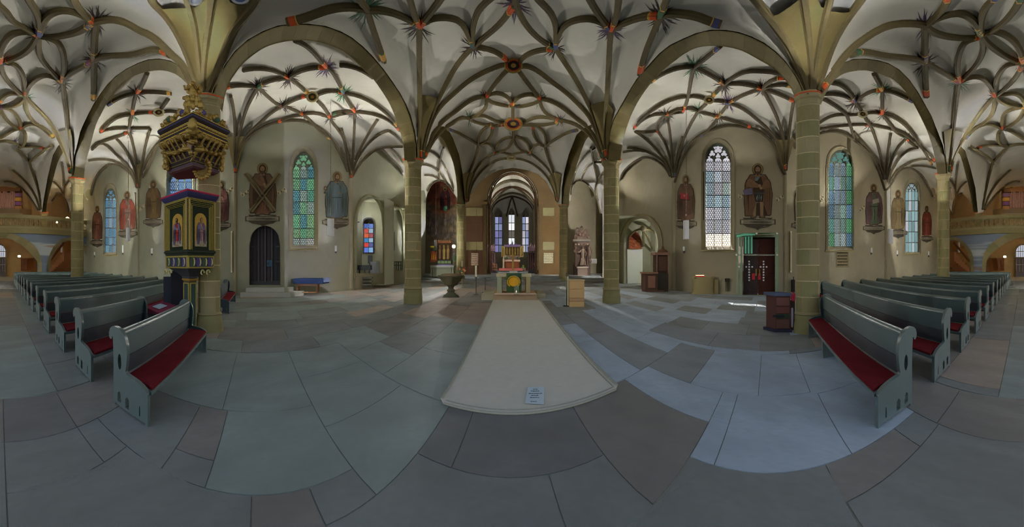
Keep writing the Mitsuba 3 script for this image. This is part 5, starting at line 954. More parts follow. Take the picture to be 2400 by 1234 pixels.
# ================================================================ painted saints: flat shapes in a unit frame (u across, v up from the feet, 1 = crown of the head)
def poly_folds(x0, x1, v0, v1, n, rr): return [[(x0 + (x1 - x0) * (i + .5) / n - .006, v0), (x0 + (x1 - x0) * (i + .5) / n + .012 + rr.uniform(-.02, .02), (v0 + v1) / 2), (x0 + (x1 - x0) * (i + .5) / n + .002, v1), (x0 + (x1 - x0) * (i + .5) / n - .012 + rr.uniform(-.02, .02), (v0 + v1) / 2)] for i in range(n)]
def ell(cx, cy, rx, ry, n=14): return [(cx + rx * math.cos(a), cy + ry * math.sin(a)) for a in np.linspace(0, 2 * np.pi, n, endpoint=False)]
def saint(robe, cloak, attr=None, seed=0, beard=True, hair=(52, 40, 32), short=False, lean=0.0, arm=0):
    rr = random.Random(seed); d = lambda c, k: tuple(max(0, min(255, x * k)) for x in c); L = []
    sk = (124, 98, 74)
    fig = [([(-.24, .05), (-.27, .30), (-.25, .62), (-.15, .80), (.15, .80), (.25, .62), (.27, .30), (.24, .05)], d(cloak, .75)), ([(-.14, .80), (.14, .80), (.19, .62), (.16, .42), (.20, .30 if short else .06), (.12, .28 if short else .02), (-.12, .28 if short else .02), (-.19, .30 if short else .06), (-.15, .42), (-.19, .62)], robe)]
    if short: fig += [([(-.12, .30), (-.03, .30), (-.04, .03), (-.10, .03)], sk), ([(.04, .30), (.12, .30), (.11, .03), (.05, .03)], sk)]
    fig += [(q, d(robe, .62)) for q in poly_folds(-.15, .15, .32 if short else .05, .46, 6, rr)] + [(q, d(robe, 1.25)) for q in poly_folds(-.13, .12, .30 if short else .06, .44, 3, rr)]
    fig += [([(-.15, .80), (-.05, .79), (-.09, .52), (-.04, .26), (-.12, .04), (-.25, .04), (-.27, .42), (-.24, .66)], cloak), ([(.15, .80), (.06, .78), (.13, .55), (.10, .30), (.20, .05), (.26, .06), (.29, .44), (.25, .66)], cloak)]
    fig += [(q, d(cloak, .6)) for q in poly_folds(-.25, -.07, .08, .70, 4, rr) + poly_folds(.12, .26, .08, .68, 3, rr)]
    fig += [([(-.15, .47), (.15, .47), (.15, .445), (-.15, .445)], d(robe, .55))]
    ax = .02 if arm == 0 else -.30
    fig += [([(-.22, .70), (-.16, .74), (ax + .04, .60), (ax - .01, .56), (-.24, .58)], d(cloak, 1.15)), (ell(ax + .02, .60 if arm == 0 else .66, .03, .03, 9), sk), ([(.23, .70), (.16, .73), (.06, .56), (.10, .53), (.25, .57)], d(cloak, 1.1)), (ell(.065, .555, .03, .026, 9), sk)]
    h = lean
    fig += [([(-.04 + h, .84), (.04 + h, .84), (.06, .77), (-.06, .77)], d(sk, .85)), (ell(h, .905, .062, .075), hair), (ell(h, .895, .048, .062), sk)]
    if beard: fig += [([(-.048 + h, .885), (-.03 + h, .868), (h, .872), (.03 + h, .868), (.048 + h, .885), (.035 + h, .82), (h, .785), (-.035 + h, .82)], d(hair, 1.1))]
    fig += [(ell(-.019 + h, .905, .008, .005, 6), (40, 30, 26)), (ell(.019 + h, .905, .008, .005, 6), (40, 30, 26)), ([(-.004 + h, .905), (.004 + h, .905), (.007 + h, .882), (-.007 + h, .882)], d(sk, .7)), ([(-.016 + h, .868), (.016 + h, .868), (.014 + h, .862), (-.014 + h, .862)], (92, 50, 44)), (ell(-.09, .02, .05, .018, 8), (96, 76, 60)), (ell(.09, .02, .05, .018, 8), (96, 76, 60))]
    hal = [(ell(h, .905, .115, .115, 22), (86, 70, 40)), (ell(h, .905, .102, .102, 22), (128, 108, 70))]
    ped = [([(-.30, .0), (.30, .0), (.27, -.03), (-.27, -.03)], (58, 54, 48)), ([(-.36, -.03), (.36, -.03), (.36, -.125), (-.36, -.125)], (60, 54, 44)), ([(-.335, -.042), (.335, -.042), (.335, -.112), (-.335, -.112)], (140, 134, 118)), ([(-.30, -.125), (.30, -.125), (.22, -.17), (.05, -.20), (0, -.23), (-.05, -.20), (-.22, -.17)], (56, 52, 46))]
    ped += [([(-.30 + .02 * (i % 2), -.058 - .016 * i), (.30 - .03 * (i % 2), -.058 - .016 * i), (.30 - .03 * (i % 2), -.065 - .016 * i), (-.30 + .02 * (i % 2), -.065 - .016 * i)], (72, 66, 58)) for i in range(3)]
    at_ = {'cross': [([(-.40, .80), (-.31, .84), (.30, .08), (.20, .05)], (100, 90, 66)), ([(.40, .80), (.31, .84), (-.30, .08), (-.20, .05)], (108, 98, 72)), ([(-.37, .80), (-.35, .82), (.26, .07), (.24, .06)], (70, 62, 46)), ([(.37, .80), (.35, .82), (-.26, .07), (-.24, .06)], (70, 62, 46))],
           'staff': [([(.27, .98), (.295, .98), (.33, .04), (.305, .04)], (88, 66, 44)), (ell(.283, .97, .03, .02, 9), (70, 52, 36))], 'book': [([(-.16, .62), (.10, .58), (.08, .46), (-.18, .49)], (132, 40, 48)), ([(-.06, .57), (-.02, .565), (-.025, .53), (-.065, .535)], (170, 140, 110))],
           'sword': [([(.24, .70), (.27, .71), (.36, .06), (.335, .06)], (120, 120, 116)), ([(.17, .70), (.34, .74), (.345, .71), (.175, .67)], (84, 70, 40))], 'scroll': [([(-.05, .62), (.16, .66), (.18, .56), (-.03, .52)], (150, 144, 126))], 'bag': [([(-.30, .52), (-.12, .56), (-.10, .44), (-.28, .42)], (84, 78, 104))], None: []}[attr]
    return hal, fig, at_, ped
def lay(shapes, mapf, t0, dt):
    """layers of thin flat shapes -> one coloured mesh"""
    vs, fs, cs, n = [], [], [], 0
    for i, (q, c) in enumerate(shapes):
        g = Polygon(q).buffer(0); g = g if g.geom_type == 'Polygon' else max(g.geoms, key=lambda s: s.area)
        v, f = tri(g.segmentize(.12)); vs.append(mapf(v[:, 0], v[:, 1], t0 + dt * i)); fs.append(f + n); cs.append(np.tile(np.asarray(c, float), (len(v), 1))); n += len(v)
    return np.vstack(vs), np.vstack(fs), np.vstack(cs)
def put_layers(nm, shapes, mapf, t0, dt, parent):
    if shapes: v, f, c = lay(shapes, mapf, t0, dt); put(nm, (v, f), None, parent, col=c)
def mural(cx, y0, y1, w, label, pedestal=True, dep=wall_depth, **kw):
    t = thing('painted_apostle', label, 'mural'); H = y1 - y0; hal, fig, att, ped = saint(**kw)
    mp = lambda u, v, o: at(cx + u * w, y1 - v * H, dep(cx + u * w) - .01 - o)
    fade = lambda S: [(q, tuple(.78 * (.82 * x + .20 * y) for x, y in zip(c_, (92, 84, 66)))) for q, c_ in S]; hal, fig, att, ped = fade(hal), fade(fig), fade(att), fade(ped)
    un = shapely.union_all([Polygon(q).buffer(0) for q, _ in fig]).buffer(.014); outl = [(list(q.exterior.coords)[:-1], (44, 36, 30)) for q in getattr(un, 'geoms', [un])]
    put_layers('halo', hal, mp, .0, .004, t); put_layers('outline', outl, mp, .009, .001, t); put_layers('painted_figure', fig, mp, .012, .0022, t)
    put_layers('attribute', att, mp, .12, .004, t)
    if pedestal: put_layers('painted_pedestal', ped, mp, .0, .006, t)
    return t
mural(228, 483, 562, 44, 'small painted apostle in faded red nearest the gallery on the left wall', robe=(106, 62, 52), cloak=(92, 62, 50), seed=1)
mural(298, 449, 540, 66, 'painted apostle in a red and white robe with a staff on the left wall', robe=(128, 104, 92), cloak=(118, 54, 44), attr='staff', seed=2)
mural(359, 424, 513, 64, 'painted apostle in brown and gold just left of the pulpit', robe=(100, 82, 50), cloak=(78, 60, 44), attr=None, seed=3)
mural(518, 424, 520, 62, 'painted apostle in dark red half hidden by the pulpit column', robe=(84, 56, 52), cloak=(84, 50, 52), seed=4)
mural(615, 384, 503, 112, 'large painted apostle holding a diagonal cross above the dark pointed door', robe=(98, 66, 54), cloak=(80, 62, 48), attr='cross', seed=5)
mural(789, 404, 512, 94, 'painted apostle in blue raising an arm, right of the tall green window', robe=(74, 92, 106), cloak=(62, 78, 82), seed=6, lean=.02, arm=1)
mural(1607, 411, 516, 72, 'painted apostle in brown with a red book, left of the tall bright window', robe=(84, 60, 48), cloak=(74, 56, 46), attr='book', seed=7)
mural(1776, 385, 510, 116, 'large painted apostle in a blue tunic and orange cloak above the double doors', robe=(92, 104, 110), cloak=(88, 64, 48), attr='bag', seed=8, short=True)
mural(2048, 432, 527, 70, 'painted apostle in green and violet with an open book at the right', robe=(76, 92, 74), cloak=(82, 62, 68), attr='scroll', seed=9)
mural(2105, 446, 538, 60, 'painted apostle in a pale brown cloak left of the narrow window at the right', robe=(124, 110, 80), cloak=(100, 84, 58), attr=None, seed=10)
mural(2172, 483, 553, 40, 'small painted apostle in red nearest the gallery on the right wall', robe=(112, 50, 40), cloak=(100, 44, 36), seed=11)
mural(1884, 420, 520, 80, 'painted apostle nearly hidden behind the thick near right column', robe=(96, 84, 60), cloak=(84, 70, 52), seed=12)
def ribbon(cx, y, w, label, s=1):
    t = thing('painted_ribbon', label, 'mural'); u = np.linspace(0, 1, 9); x_ = cx + (u - .5) * w; yy = y + 5 * np.sin(u * 6.3) * s
    P3 = quadstrip([at(x_, yy - 4, wall_depth(x_) - .015), at(x_, yy + 4, wall_depth(x_) - .015)]); put('ribbon', P3, None, t, col=(128, 122, 98)); 
    for k in range(3):
        x1 = cx - w * .32 + k * w * .3; y1 = y + 5 * math.sin(((x1 - cx) / w + .5) * 6.3) * s; put('letter_stroke', prism([(x1 - 1.6, y1 - 2.5), (x1 + 1.2, y1 - 2), (x1 + 1.8, y1 + 2.5), (x1 - .8, y1 + 2)], wall_depth, .02, .02), None, t, col=(64, 58, 48))
for cx, y, w, lb in ((575, 452, 22, 'left of the painted apostle with the diagonal cross'), (660, 448, 24, 'right of the painted apostle with the diagonal cross'), (538, 446, 18, 'beside the pulpit column'), (333, 486, 26, 'between two painted apostles left of the pulpit'), (1741, 457, 22, 'left of the painted apostle with blue tunic'), (1828, 464, 20, 'right of the painted apostle with blue tunic'), (1926, 466, 8, 'right of the thick near right column'), (2021, 488, 14, 'left of the painted apostle in green and violet')): ribbon(cx, y, w, 'painted name ribbon ' + lb)
# judgement mural on the end wall
t = thing('judgement_mural', 'tall faded mural with a red robed figure in orange clouds above a grey crowd', 'mural')
oc = Polygon(arch(1001, 1070, 424, 470, 566)); p, f = region(oc, 2.2); rr = np.random.default_rng(3)
nz = meshkit.fbm(np.c_[p / 7, np.zeros(len(p))], 4); n2 = meshkit.fbm(np.c_[p / 11 + 40, np.ones(len(p))], 3); k = np.clip((p[:, 1] - 424) / 140, 0, 1)[:, None]
up = np.array([84, 50, 42.]) * (.7 + .8 * nz[:, None]); lo = np.array([98, 88, 78.]) * (.55 + 1.0 * nz[:, None]) + np.array([-4, -2, 10]) * (n2[:, None] - .5) * 4; m_ = np.clip((k - .32) / .1, 0, 1)
org = np.exp(-(((p[:, 0] - 1040) / 24) ** 2 + ((p[:, 1] - 486) / 16) ** 2))[:, None] * np.clip(n2 * 2.2 - .5, 0, 1)[:, None]; colr = np.clip((up * (1 - m_) + lo * m_) * (1 - org) + np.array([150, 76, 40]) * org, 10, 240)
put('painted_ground', (at(p[:, 0], p[:, 1], east(p[:, 0]) - .03), f), None, t, smooth=True, col=colr)
jm = lambda cx, y1, w, H: (lambda u, v, o: at(cx + u * w, y1 - v * H, east(cx + u * w) - .05 - o))
hal, fig, att, ped = saint(robe=(90, 42, 42), cloak=(56, 42, 48), seed=31, hair=(40, 30, 26)); put_layers('enthroned_figure', hal + fig, jm(1043, 494, 44, 60), .0, .002, t)
put_layers('globe', [(ell(0, 0, .5, .5), (54, 96, 76)), (ell(.06, .1, .25, .25), (84, 128, 104))], lambda u, v, o: at(1046 + u * 14, 488 - v * 13, east(1046 + u) - .18 - o), 0, .004, t)
rr = random.Random(5)
for i in range(46):
    x_, y_ = rr.uniform(1006, 1064), rr.uniform(505, 556); b = rr.uniform(.55, 1.1)
    put('small_figure', lay([(q, c) for q, c in (([(-.2, 0), (.2, 0), (.15, .7), (-.15, .7)], (96 * b, 86 * b, 76 * b)), (ell(0, .84, .13, .15, 8), (120 * b, 104 * b, 88 * b)))], lambda u, v, o: at(x_ + u * 9, y_ - v * 12, east(x_ + u) - .05 - o), 0, .003)[:2], None, t, col=(108 * b, 98 * b, 88 * b))
# ================================================================ pulpit: angled body on a slim pillar, gilded sounding board above
def XY(px_, Y): return np.array([(px_ - CX) / F * Y, Y])
PUL = np.array([XY(440, 9.9), XY(503, 10.7), XY(498, 11.55), XY(402, 11.9), XY(387, 11.1)])
def frus(plan, levels):
    c = plan.mean(0); rows = [np.c_[c + (plan - c) * s, np.full(len(plan), z)] for s, z in levels]
    rows = [np.vstack([r_, r_[:1]]) for r_ in rows]; v, f = quadstrip(rows); n = len(plan) + 1; m = len(rows)
    cap = [[0, i, i + 1, 0] for i in range(1, n - 2)] + [[(m - 1) * n, (m - 1) * n + i + 1, (m - 1) * n + i, (m - 1) * n] for i in range(1, n - 2)]
    return v, np.vstack([f, cap])
zc = lambda y, Y=9.9: EYE - (y - CY) / F * Y
DKG, GOLD, NAVY = (30, 35, 26), (116, 104, 54), (48, 46, 74)
t = thing('pulpit', 'angular pulpit painted dark green with gold lines and two painted figures, on a slim pillar', 'pulpit')
body = put('body', frus(PUL, [(1, zc(586)), (1, zc(462))]), None, t, col=DKG)
put('cornice', frus(PUL, [(1.0, zc(462)), (1.10, zc(456)), (1.16, zc(451)), (1.16, zc(449)), (1.0, zc(449))]), None, t, col=NAVY)
put('cornice_moulding', frus(PUL, [(1.16, zc(449)), (1.19, zc(447.5)), (1.19, zc(445)), (1.12, zc(444))]), None, t, col=(136, 44, 62)); put('gold_fillet', frus(PUL, [(1.0, zc(465)), (1.04, zc(462.5)), (1.02, zc(461))]), None, t, col=GOLD)
put('base_moulding', frus(PUL, [(.96, zc(598)), (.98, zc(594)), (1.05, zc(590)), (1.05, zc(587)), (1.0, zc(585))]), None, t, col=(40, 44, 36)); put('gold_fillet', frus(PUL, [(.97, zc(601)), (.985, zc(599.5)), (.97, zc(598))]), None, t, col=GOLD)
put('frieze', frus(PUL, [(.95, zc(626)), (.95, zc(600))]), None, t, col=(40, 42, 58)); put('frieze_edge', frus(PUL, [(.94, zc(629)), (.97, zc(627.5)), (.95, zc(625.5))]), None, t, col=GOLD)
put('corbel', frus(PUL, [(.30, zc(657)), (.34, zc(650)), (.55, zc(640)), (.82, zc(630)), (.86, zc(628))]), None, t, col=(52, 54, 56)); put('pillar_cap', frus(PUL, [(.27, zc(662)), (.33, zc(659)), (.33, zc(656)), (.27, zc(655))]), None, t, col=(120, 92, 44))
put('pillar', frus(PUL, [(.26, 0), (.26, zc(660))]), None, t, col=(58, 56, 44))
cen = PUL.mean(0)
def face(A, B, scale=1.0, cen=None):
    cen = PUL.mean(0) if cen is None else cen; A3, B3 = cen + (A - cen) * scale, cen + (B - cen) * scale; d_ = B3 - A3; n_ = np.array([d_[1], -d_[0]]); n_ /= np.linalg.norm(n_); n_ *= np.sign(n_ @ (A3 - cen))
    return lambda s, z, o: np.c_[A3[0] + d_[0] * s + n_[0] * o, A3[1] + d_[1] * s + n_[1] * o, np.asarray(z, float) + 0 * np.asarray(s)]
def fpoly(fm, q, o, th):
    g = Polygon(q) if not isinstance(q, Polygon) else q; v, f = tri(g); a, b = fm(v[:, 0], v[:, 1], o + th), fm(v[:, 0], v[:, 1], o); n = len(v); vs, fs, n2 = [a, b], [f, f[:, ::-1] + n], 2 * n
    for ring in [g.exterior, *g.interiors]:
        c = np.array(ring.coords)[:-1]; m = len(c); vs += [fm(c[:, 0], c[:, 1], o + th), fm(c[:, 0], c[:, 1], o)]; i = np.arange(m); j = (i + 1) % m; fs += [np.c_[n2 + i, n2 + m + i, n2 + j], np.c_[n2 + j, n2 + m + i, n2 + m + j]]; n2 += 2 * m
    return np.vstack(vs), np.vstack(fs)
ZB, ZT = zc(584), zc(464)
for (A, B), (s0, s1), pal in (((PUL[4], PUL[0]), (.38, .80), dict(robe=(128, 42, 38), cloak=(78, 68, 84), seed=21)), ((PUL[0], PUL[1]), (.24, .66), dict(robe=(122, 92, 88), cloak=(76, 68, 84), seed=22, beard=False, hair=(92, 60, 44)))):
    fm = face(A, B)
    for ins, w_ in ((.035, .017), (.10, .014), (.165, .014), (.22, .012)):
        if s0 - ins * 0 > ins: 
            k = ins * .9; x0, x1 = (ins, 1 - ins * .55) if s0 > .3 else (ins * .55, 1 - ins)
            zt_ = ZT - ins * .55; g = Polygon([(x0, ZB), (x1, ZB), (x1, zt_), (x0, zt_)]).difference(Polygon([(x0 + w_, ZB - 1), (x1 - w_, ZB - 1), (x1 - w_, zt_ - w_ * .55), (x0 + w_, zt_ - w_ * .55)])); put('gold_line', fpoly(fm, g, .0, .02), None, t, col=GOLD)
    zc0, zc1 = zc(576), zc(495); ar = [(s0, zc0), (s1, zc0)] + [((s0 + s1) / 2 + (s1 - s0) / 2 * math.cos(a), zc1 - .14 + .14 * math.sin(a)) for a in np.linspace(0, np.pi, 12)]
    put('gold_niche', fpoly(fm, ar, .0, .012), None, t, col=(136, 108, 50)); mid_ = (s0 + s1) / 2; H = zc1 - zc0
    put('niche_ground', fpoly(fm, [(s0, zc0), (s1, zc0), (s1, zc0 + .12), (s0, zc0 + .12)], .012, .004), None, t, col=(120, 112, 92))
    hal, fig, att, ped = saint(**pal); put_layers('painted_figure', fig, lambda u, v, o: fm(mid_ + u * .62, zc0 + .02 + v * H * .86, o), .014, .0006, t)
    for sx in (.02, .965): put('corner_post', fpoly(fm, [(sx, ZB), (sx + .022, ZB), (sx + .022, ZT), (sx, ZT)], 0, .03), None, t, col=(128, 106, 62))
    ff = face(A, B, .95)
    for i in range(4):
        u0 = .06 + i * .235; put('frieze_panel', fpoly(ff, [(u0, zc(624)), (u0 + .2, zc(624)), (u0 + .2, zc(603)), (u0, zc(603))], 0, .012), None, t, col=((50, 62, 50), (58, 52, 84))[i % 2]); a = np.linspace(-1.2, 1.2, 10)
        put('scrollwork', tube(ff(u0 + .1 + .05 * np.cos(a), (zc(624) + zc(603)) / 2 + .08 * np.sin(a), .02), .012, 5), None, t, col=(150, 140, 96))
    put('gold_rim', fpoly(ff, Polygon([(0, zc(627)), (1, zc(627)), (1, zc(600)), (0, zc(600))]).difference(Polygon([(.03, zc(625)), (.97, zc(625)), (.97, zc(602)), (.03, zc(602))])), 0, .016), None, t, col=GOLD)
    fp = face(A, B, .26); put('pillar_panel', fpoly(fp, Polygon([(.04, .1), (.96, .1), (.96, zc(666)), (.04, zc(666))]).difference(Polygon([(.16, .16), (.84, .16), (.84, zc(669)), (.16, zc(669))])), 0, .012), None, t, col=GOLD); put('pillar_inset', fpoly(fp, [(.2, .2), (.8, .2), (.8, zc(670)), (.2, zc(670))], 0, .008), None, t, col=(40, 56, 52))
    fc = face(A, B, .6)
    for u0 in (.2, .55): a = np.linspace(0, 4.4, 12); put('scrollwork', tube(fc(u0 + .12 * np.cos(a) * (1 - a / 9), zc(640) + .07 * np.sin(a) * (1 - a / 9), .22), .014, 5), None, t, col=(140, 136, 90))
# sounding board
CAN = np.array([XY(451, 9.6), XY(538, 10.9), XY(515, 11.5), XY(398, 12.0), XY(370, 10.9)]); zk = lambda y: EYE - (y - CY) / F * 9.6; ccen = CAN.mean(0)
faceC = lambda A, B, s: face(A, B, s, ccen)
t = thing('sounding_board', 'richly carved dark and gilded sounding board hanging above the pulpit', 'canopy')
put('eave', frus(CAN, [(.93, zk(300)), (.95, zk(292)), (.91, zk(286)), (.92, zk(276)), (1.0, zk(271)), (1.02, zk(266)), (1.0, zk(263)), (.7, zk(258))]), None, t, col=(44, 40, 40))
for s, y in ((.955, 297), (.93, 287), (.955, 279), (1.015, 268), (.99, 262)): put('gilt_moulding', frus(CAN, [(s - .01, zk(y + 1.6)), (s, zk(y)), (s - .01, zk(y - 1.6))]), None, t, col=(150, 126, 58) if y != 268 else (56, 54, 92))
put('drum', frus(CAN, [(.66, zk(374)), (.70, zk(366)), (.72, zk(345)), (.80, zk(312)), (.86, zk(300))]), None, t, col=(42, 35, 33))
for y_, s_ in ((364, .705), (354, .72), (343, .735), (330, .765), (318, .795)): put('drum_line', frus(CAN, [(s_, zk(y_ + .9)), (s_ + .012, zk(y_)), (s_, zk(y_ - .9))]), None, t, col=(104, 92, 58) if y_ % 2 == 0 else (66, 58, 72))
for e_, A_, B_ in ((0, CAN[4], CAN[0]), (1, CAN[0], CAN[1])):
    fd = faceC(A_, B_, .79)
    for u_ in (.14, .34, .5, .66, .86): put('drum_rib', tube(fd(np.full(6, u_), np.linspace(zk(368), zk(306), 6), np.linspace(-.12, .16, 6)), .022, 6), 'gilt', t, smooth=True)
put('soffit_moulding', frus(CAN, [(.60, zk(380)), (.70, zk(377)), (.72, zk(372)), (.68, zk(368))]), None, t, col=(74, 60, 58))
for i in range(9):
    rr = random.Random(i); s = .72 + i * .005
    put('soffit_ring', frus(CAN, [(.72 - i * .045 + .02, zk(371) + .02 * i), (.72 - i * .045, zk(373.5) + .02 * i), (.70 - i * .045, zk(372) + .02 * i)]), None, t, col=((70, 60, 76), (96, 84, 62), (52, 40, 40))[i % 3])
rr = random.Random(12); EDG = [(CAN[4], CAN[0]), (CAN[0], CAN[1])]
def on(e, s, k, y, out=0.0): A, B = EDG[e]; q = ccen + (A + (B - A) * s - ccen) * k; return np.array([q[0], q[1], zk(y)])
for e in (0, 1):
    for i in range(13):
        s = (i + .5) / 13; put('gilt_carving', ball(on(e, s, .90, 304 + 12 * abs(s - .5) * (1 if i % 2 else .4)), (.05 + .03 * rr.random()), 2, (1.1, .7, .9), .6, i + 20 * e), 'gilt', t, smooth=True)
        if i % 2 == 0: put('gilt_carving', ball(on(e, s, .84, 322 + 14 * math.sin(s * 3.1)), (.06), 2, (1.3, .7, .8), .6, i + 50), 'gilt', t, smooth=True)
    for i in range(16): put('dentil', ball(on(e, (i + .5) / 16, .945, 282), .026, 1), None, t, col=(120, 104, 60))
    for s, y in ((.04, 330), (.06, 345), (.05, 360), (.96 if e else .1, 333), (.95 if e else .12, 350), (.93 if e else .14, 366)): put('gilt_carving', ball(on(e, s if (e == 0) else 1 - (1 - s) if s > .5 else .96, .83, y), .055, 2, (.8, .8, 1.3), .6, int(y)), 'gilt', t, smooth=True)
    for i in range(8): put('crest_carving', ball(on(e, .12 + i * .105, .97 - .03 * (i % 2), 256 - 8 * (.5 - abs((.12 + i * .105) - (.55 if e == 0 else .45))) - (i % 3) * 4), .042 + .022 * (i % 2), 2, (1, .7, 1.2), .6, i + 80), 'gilt', t, smooth=True)
    for s, c_ in ((.35, (52, 70, 56)), (.75, (58, 56, 92))): put('crest_finial', ball(on(e, s if e == 0 else 1 - s, .95, 250), .075, 2, (1, .8, .8)), None, t, smooth=True, col=c_)
for k_, (px_, y_) in enumerate(((452, 322), (452, 340), (440, 348), (465, 350), (452, 358))): put('winged_head', ball(at(px_, y_, 9.95 + (k_ > 0) * .1), .085 if k_ != 1 else .11, 2, (1.3 if k_ in (2, 3) else 1, .7, .8), .3, k_ + 7), None if k_ == 1 else 'gilt', t, smooth=True, **({'col': (120, 100, 84)} if k_ == 1 else {}))
put('keystone', ball(at(451, 291, 9.5), .075, 2, (1.2, .5, 1.5), .4, 3), 'gilt', t, smooth=True); put('keystone', ball(at(452, 307, 9.7), .08, 2, (1.7, .5, .8), .4, 4), 'gilt', t, smooth=True)
put('upper_tier', frus(CAN, [(.42, zk(262)), (.40, zk(254)), (.34, zk(251)), (.20, zk(249)), (.19, zk(228)), (.24, zk(225)), (.25, zk(223)), (.13, zk(217))]), None, t, col=(50, 56, 46))
put('upper_roof', frus(CAN, [(.24, zk(226)), (.265, zk(224)), (.26, zk(222)), (.1, zk(215))]), None, t, col=(46, 66, 52))
for i, (px_, y_) in enumerate(((441, 232), (452, 231), (463, 233), (436, 246), (470, 246), (452, 247), (444, 243), (462, 243))): put('gilt_carving', ball(at(px_, y_, 10.15), .055, 2, (1, .6, 1.4), .45, i + 30), 'gilt', t, smooth=True)
t = thing('gilded_angel', 'small gilded angel figure on top of the sounding board, against the column', 'statue')   # one continuous little figure with wings
ctr = at(453, 214, 10.3); put('body', ball(ctr + [0, 0, -.02], .10, 3, (.75, .7, 1.25), .25, 1), 'gilt', t, smooth=True); put('head', ball(ctr + [.005, -.01, .15], .05, 2), 'gilt', t, smooth=True)
for s in (-1, 1): put('wing', ball(ctr + [s * .10, .03, .05], .09, 2, (.75, .3, 1.1), .3, 2 + s), 'gilt', t, smooth=True); put('arm', tube([ctr + [s * .06, -.02, .07], ctr + [s * .13, -.06, .02], ctr + [s * .15, -.05, .10]], .022, 6), 'gilt', t, smooth=True)
put('cloud', ball(ctr + [-.1, 0, -.14], .08, 2, (1.4, .7, .7), .4, 9), 'gilt', t, smooth=True); put('cloud', ball(ctr + [.03, 0, -.14], .08, 2, (1.3, .7, .7), .4, 10), 'gilt', t, smooth=True)
t = thing('gilded_cartouche', 'oval gilded cartouche hanging under the right side of the sounding board', 'ornament'); Y = 10.45
put('shield', ball(at(474, 394, Y), .165, 3, (.85, .3, 1.2), .3, 5), None, t, smooth=True, col=(92, 78, 44)); a = np.linspace(0, 2 * np.pi, 21)[:-1]
for i, k in enumerate(a): put('gilt_leaf', ball(at(474 + 18 * math.cos(k), 394 + 23 * math.sin(k), Y - .03), .038, 2, (1.1, .7, 1.1), .6, i), 'gilt', t, smooth=True)
put('hanger', tube(at([474, 472], [370, 352], [Y, Y + .1]), .03, 6), 'gilt', t, smooth=True)
t = 'pulpit'
for i in range(4): put('stair_step', box3([*(XY(418 - i * 2, 11.7)), .15 + .3 * i], [.36, .45 - .05 * i, .3]), None, t, col=(34, 36, 42))
put('stair_flank', prism([(400, 640), (409, 630), (428, 634), (432, 660), (432, 735), (402, 735)], 11.4, .08), None, t, col=(28, 28, 32))
# ================================================================ carpet, altar and the crossing
scene['carpet'] = rough((134, 130, 120), .98, .06, 14.0, .05)
t = thing('carpet_runner', 'long cream carpet runner from the floor in front up to the altar', 'carpet')
cp = Polygon([(-.67, 1.45), (-.62, 1.40), (1.03, 1.40), (1.09, 1.45), (1.17, 6.80), (-.78, 6.80)]).segmentize(.1)
put('pile', slab_mesh(cp, .016, .016), 'carpet', t)
for a, b in (((-.62, 1.40), (1.03, 1.40)), ((-.67, 1.45), (-.78, 6.8)), ((1.09, 1.45), (1.17, 6.8))):
    u = np.linspace(0, 1, 40); q = M(a[0] + (b[0] - a[0]) * u, a[1] + (b[1] - a[1]) * u, .017); put('bound_edge', tube(q, .018 if b[1] > 2 else .014, 6), None, t, smooth=True, col=(118, 118, 106))
    d_ = np.array(b) - np.array(a); d_ = np.array([-d_[1], d_[0]]) / np.linalg.norm(d_) * .05 * (-1 if a[0] == 1.09 or b[0] == -.78 else 1); 
    if a[0] != -.67: q2 = M(a[0] + (b[0] - a[0]) * u + abs(d_[0]) * (-1 if a[0] > 1 else 0), a[1] + (b[1] - a[1]) * u + (.05 if b[1] < 2 else 0), .0175); put('seam', tube(q2, .008, 5), None, t, col=(104, 104, 94))
t = thing('paper_notice', 'white printed sheet lying on the front end of the carpet', 'paper'); nq = np.array([(1237, 906), (1276, 906), (1275, 947), (1230, 945)], float)
def on_floor(px_, py_, z): Yf = F * (EYE - z) / (np.asarray(py_, float) - CY); return at(px_, py_, Yf)
put('sheet', (np.vstack([on_floor(nq[:, 0], nq[:, 1], .022), on_floor(nq[:, 0], nq[:, 1], .017)]), np.array([[0, 1, 2, 3], [0, 4, 5, 1], [1, 5, 6, 2], [2, 6, 7, 3], [3, 7, 4, 0]])), None, t, col=(146, 156, 162))
for y, x0, x1 in ((911.2, 1249.5, 1260), (915.7, 1244, 1263.5), (921, 1239.5, 1271), (925.8, 1245, 1262), (930.7, 1242, 1263.5), (940, 1243.5, 1258)):
    x_ = x0; rr = random.Random(int(y))
    while x_ < x1 - 1: w_ = min(rr.uniform(2.5, 6), x1 - x_); q = np.array([(x_, y - .9), (x_ + w_, y - .9), (x_ + w_, y + .9), (x_, y + .9)]); put('printed_word', (on_floor(q[:, 0], q[:, 1], .0228), np.array([[0, 1, 2, 3]])), None, t, col=(66, 76, 84)); x_ += w_ + 1.0
def floor_box(x0, x1, yb, ztop, depth, z0=0.0):
    """box standing on the floor: front bottom edge at pixel row yb between x0 and x1"""
    Y = F * (EYE - z0) / (yb - CY); X0, X1 = (x0 - CX) / F * Y, (x1 - CX) / F * Y; m = trimesh.creation.box([X1 - X0, depth, ztop - z0]); m.apply_translation([(X0 + X1) / 2, Y + depth / 2, (z0 + ztop) / 2]); return m
PZ = .245; YP = F * EYE / (703 - CY)
t = thing('altar_plinth', 'low pinkish stone plinth under the altar, partly covered by the carpet end', 'plinth')
for x0, x1 in ((1128, 1157), (1157, 1200), (1200, 1259), (1259, 1279)): put('stone', floor_box(x0 + .25, x1 - .25, 703 if x1 < 1270 else 699, PZ if x1 < 1270 else PZ * .85, 3.2), None, t, col=(142, 116, 92) if x0 < 1250 and x0 > 1130 else (116, 112, 94))
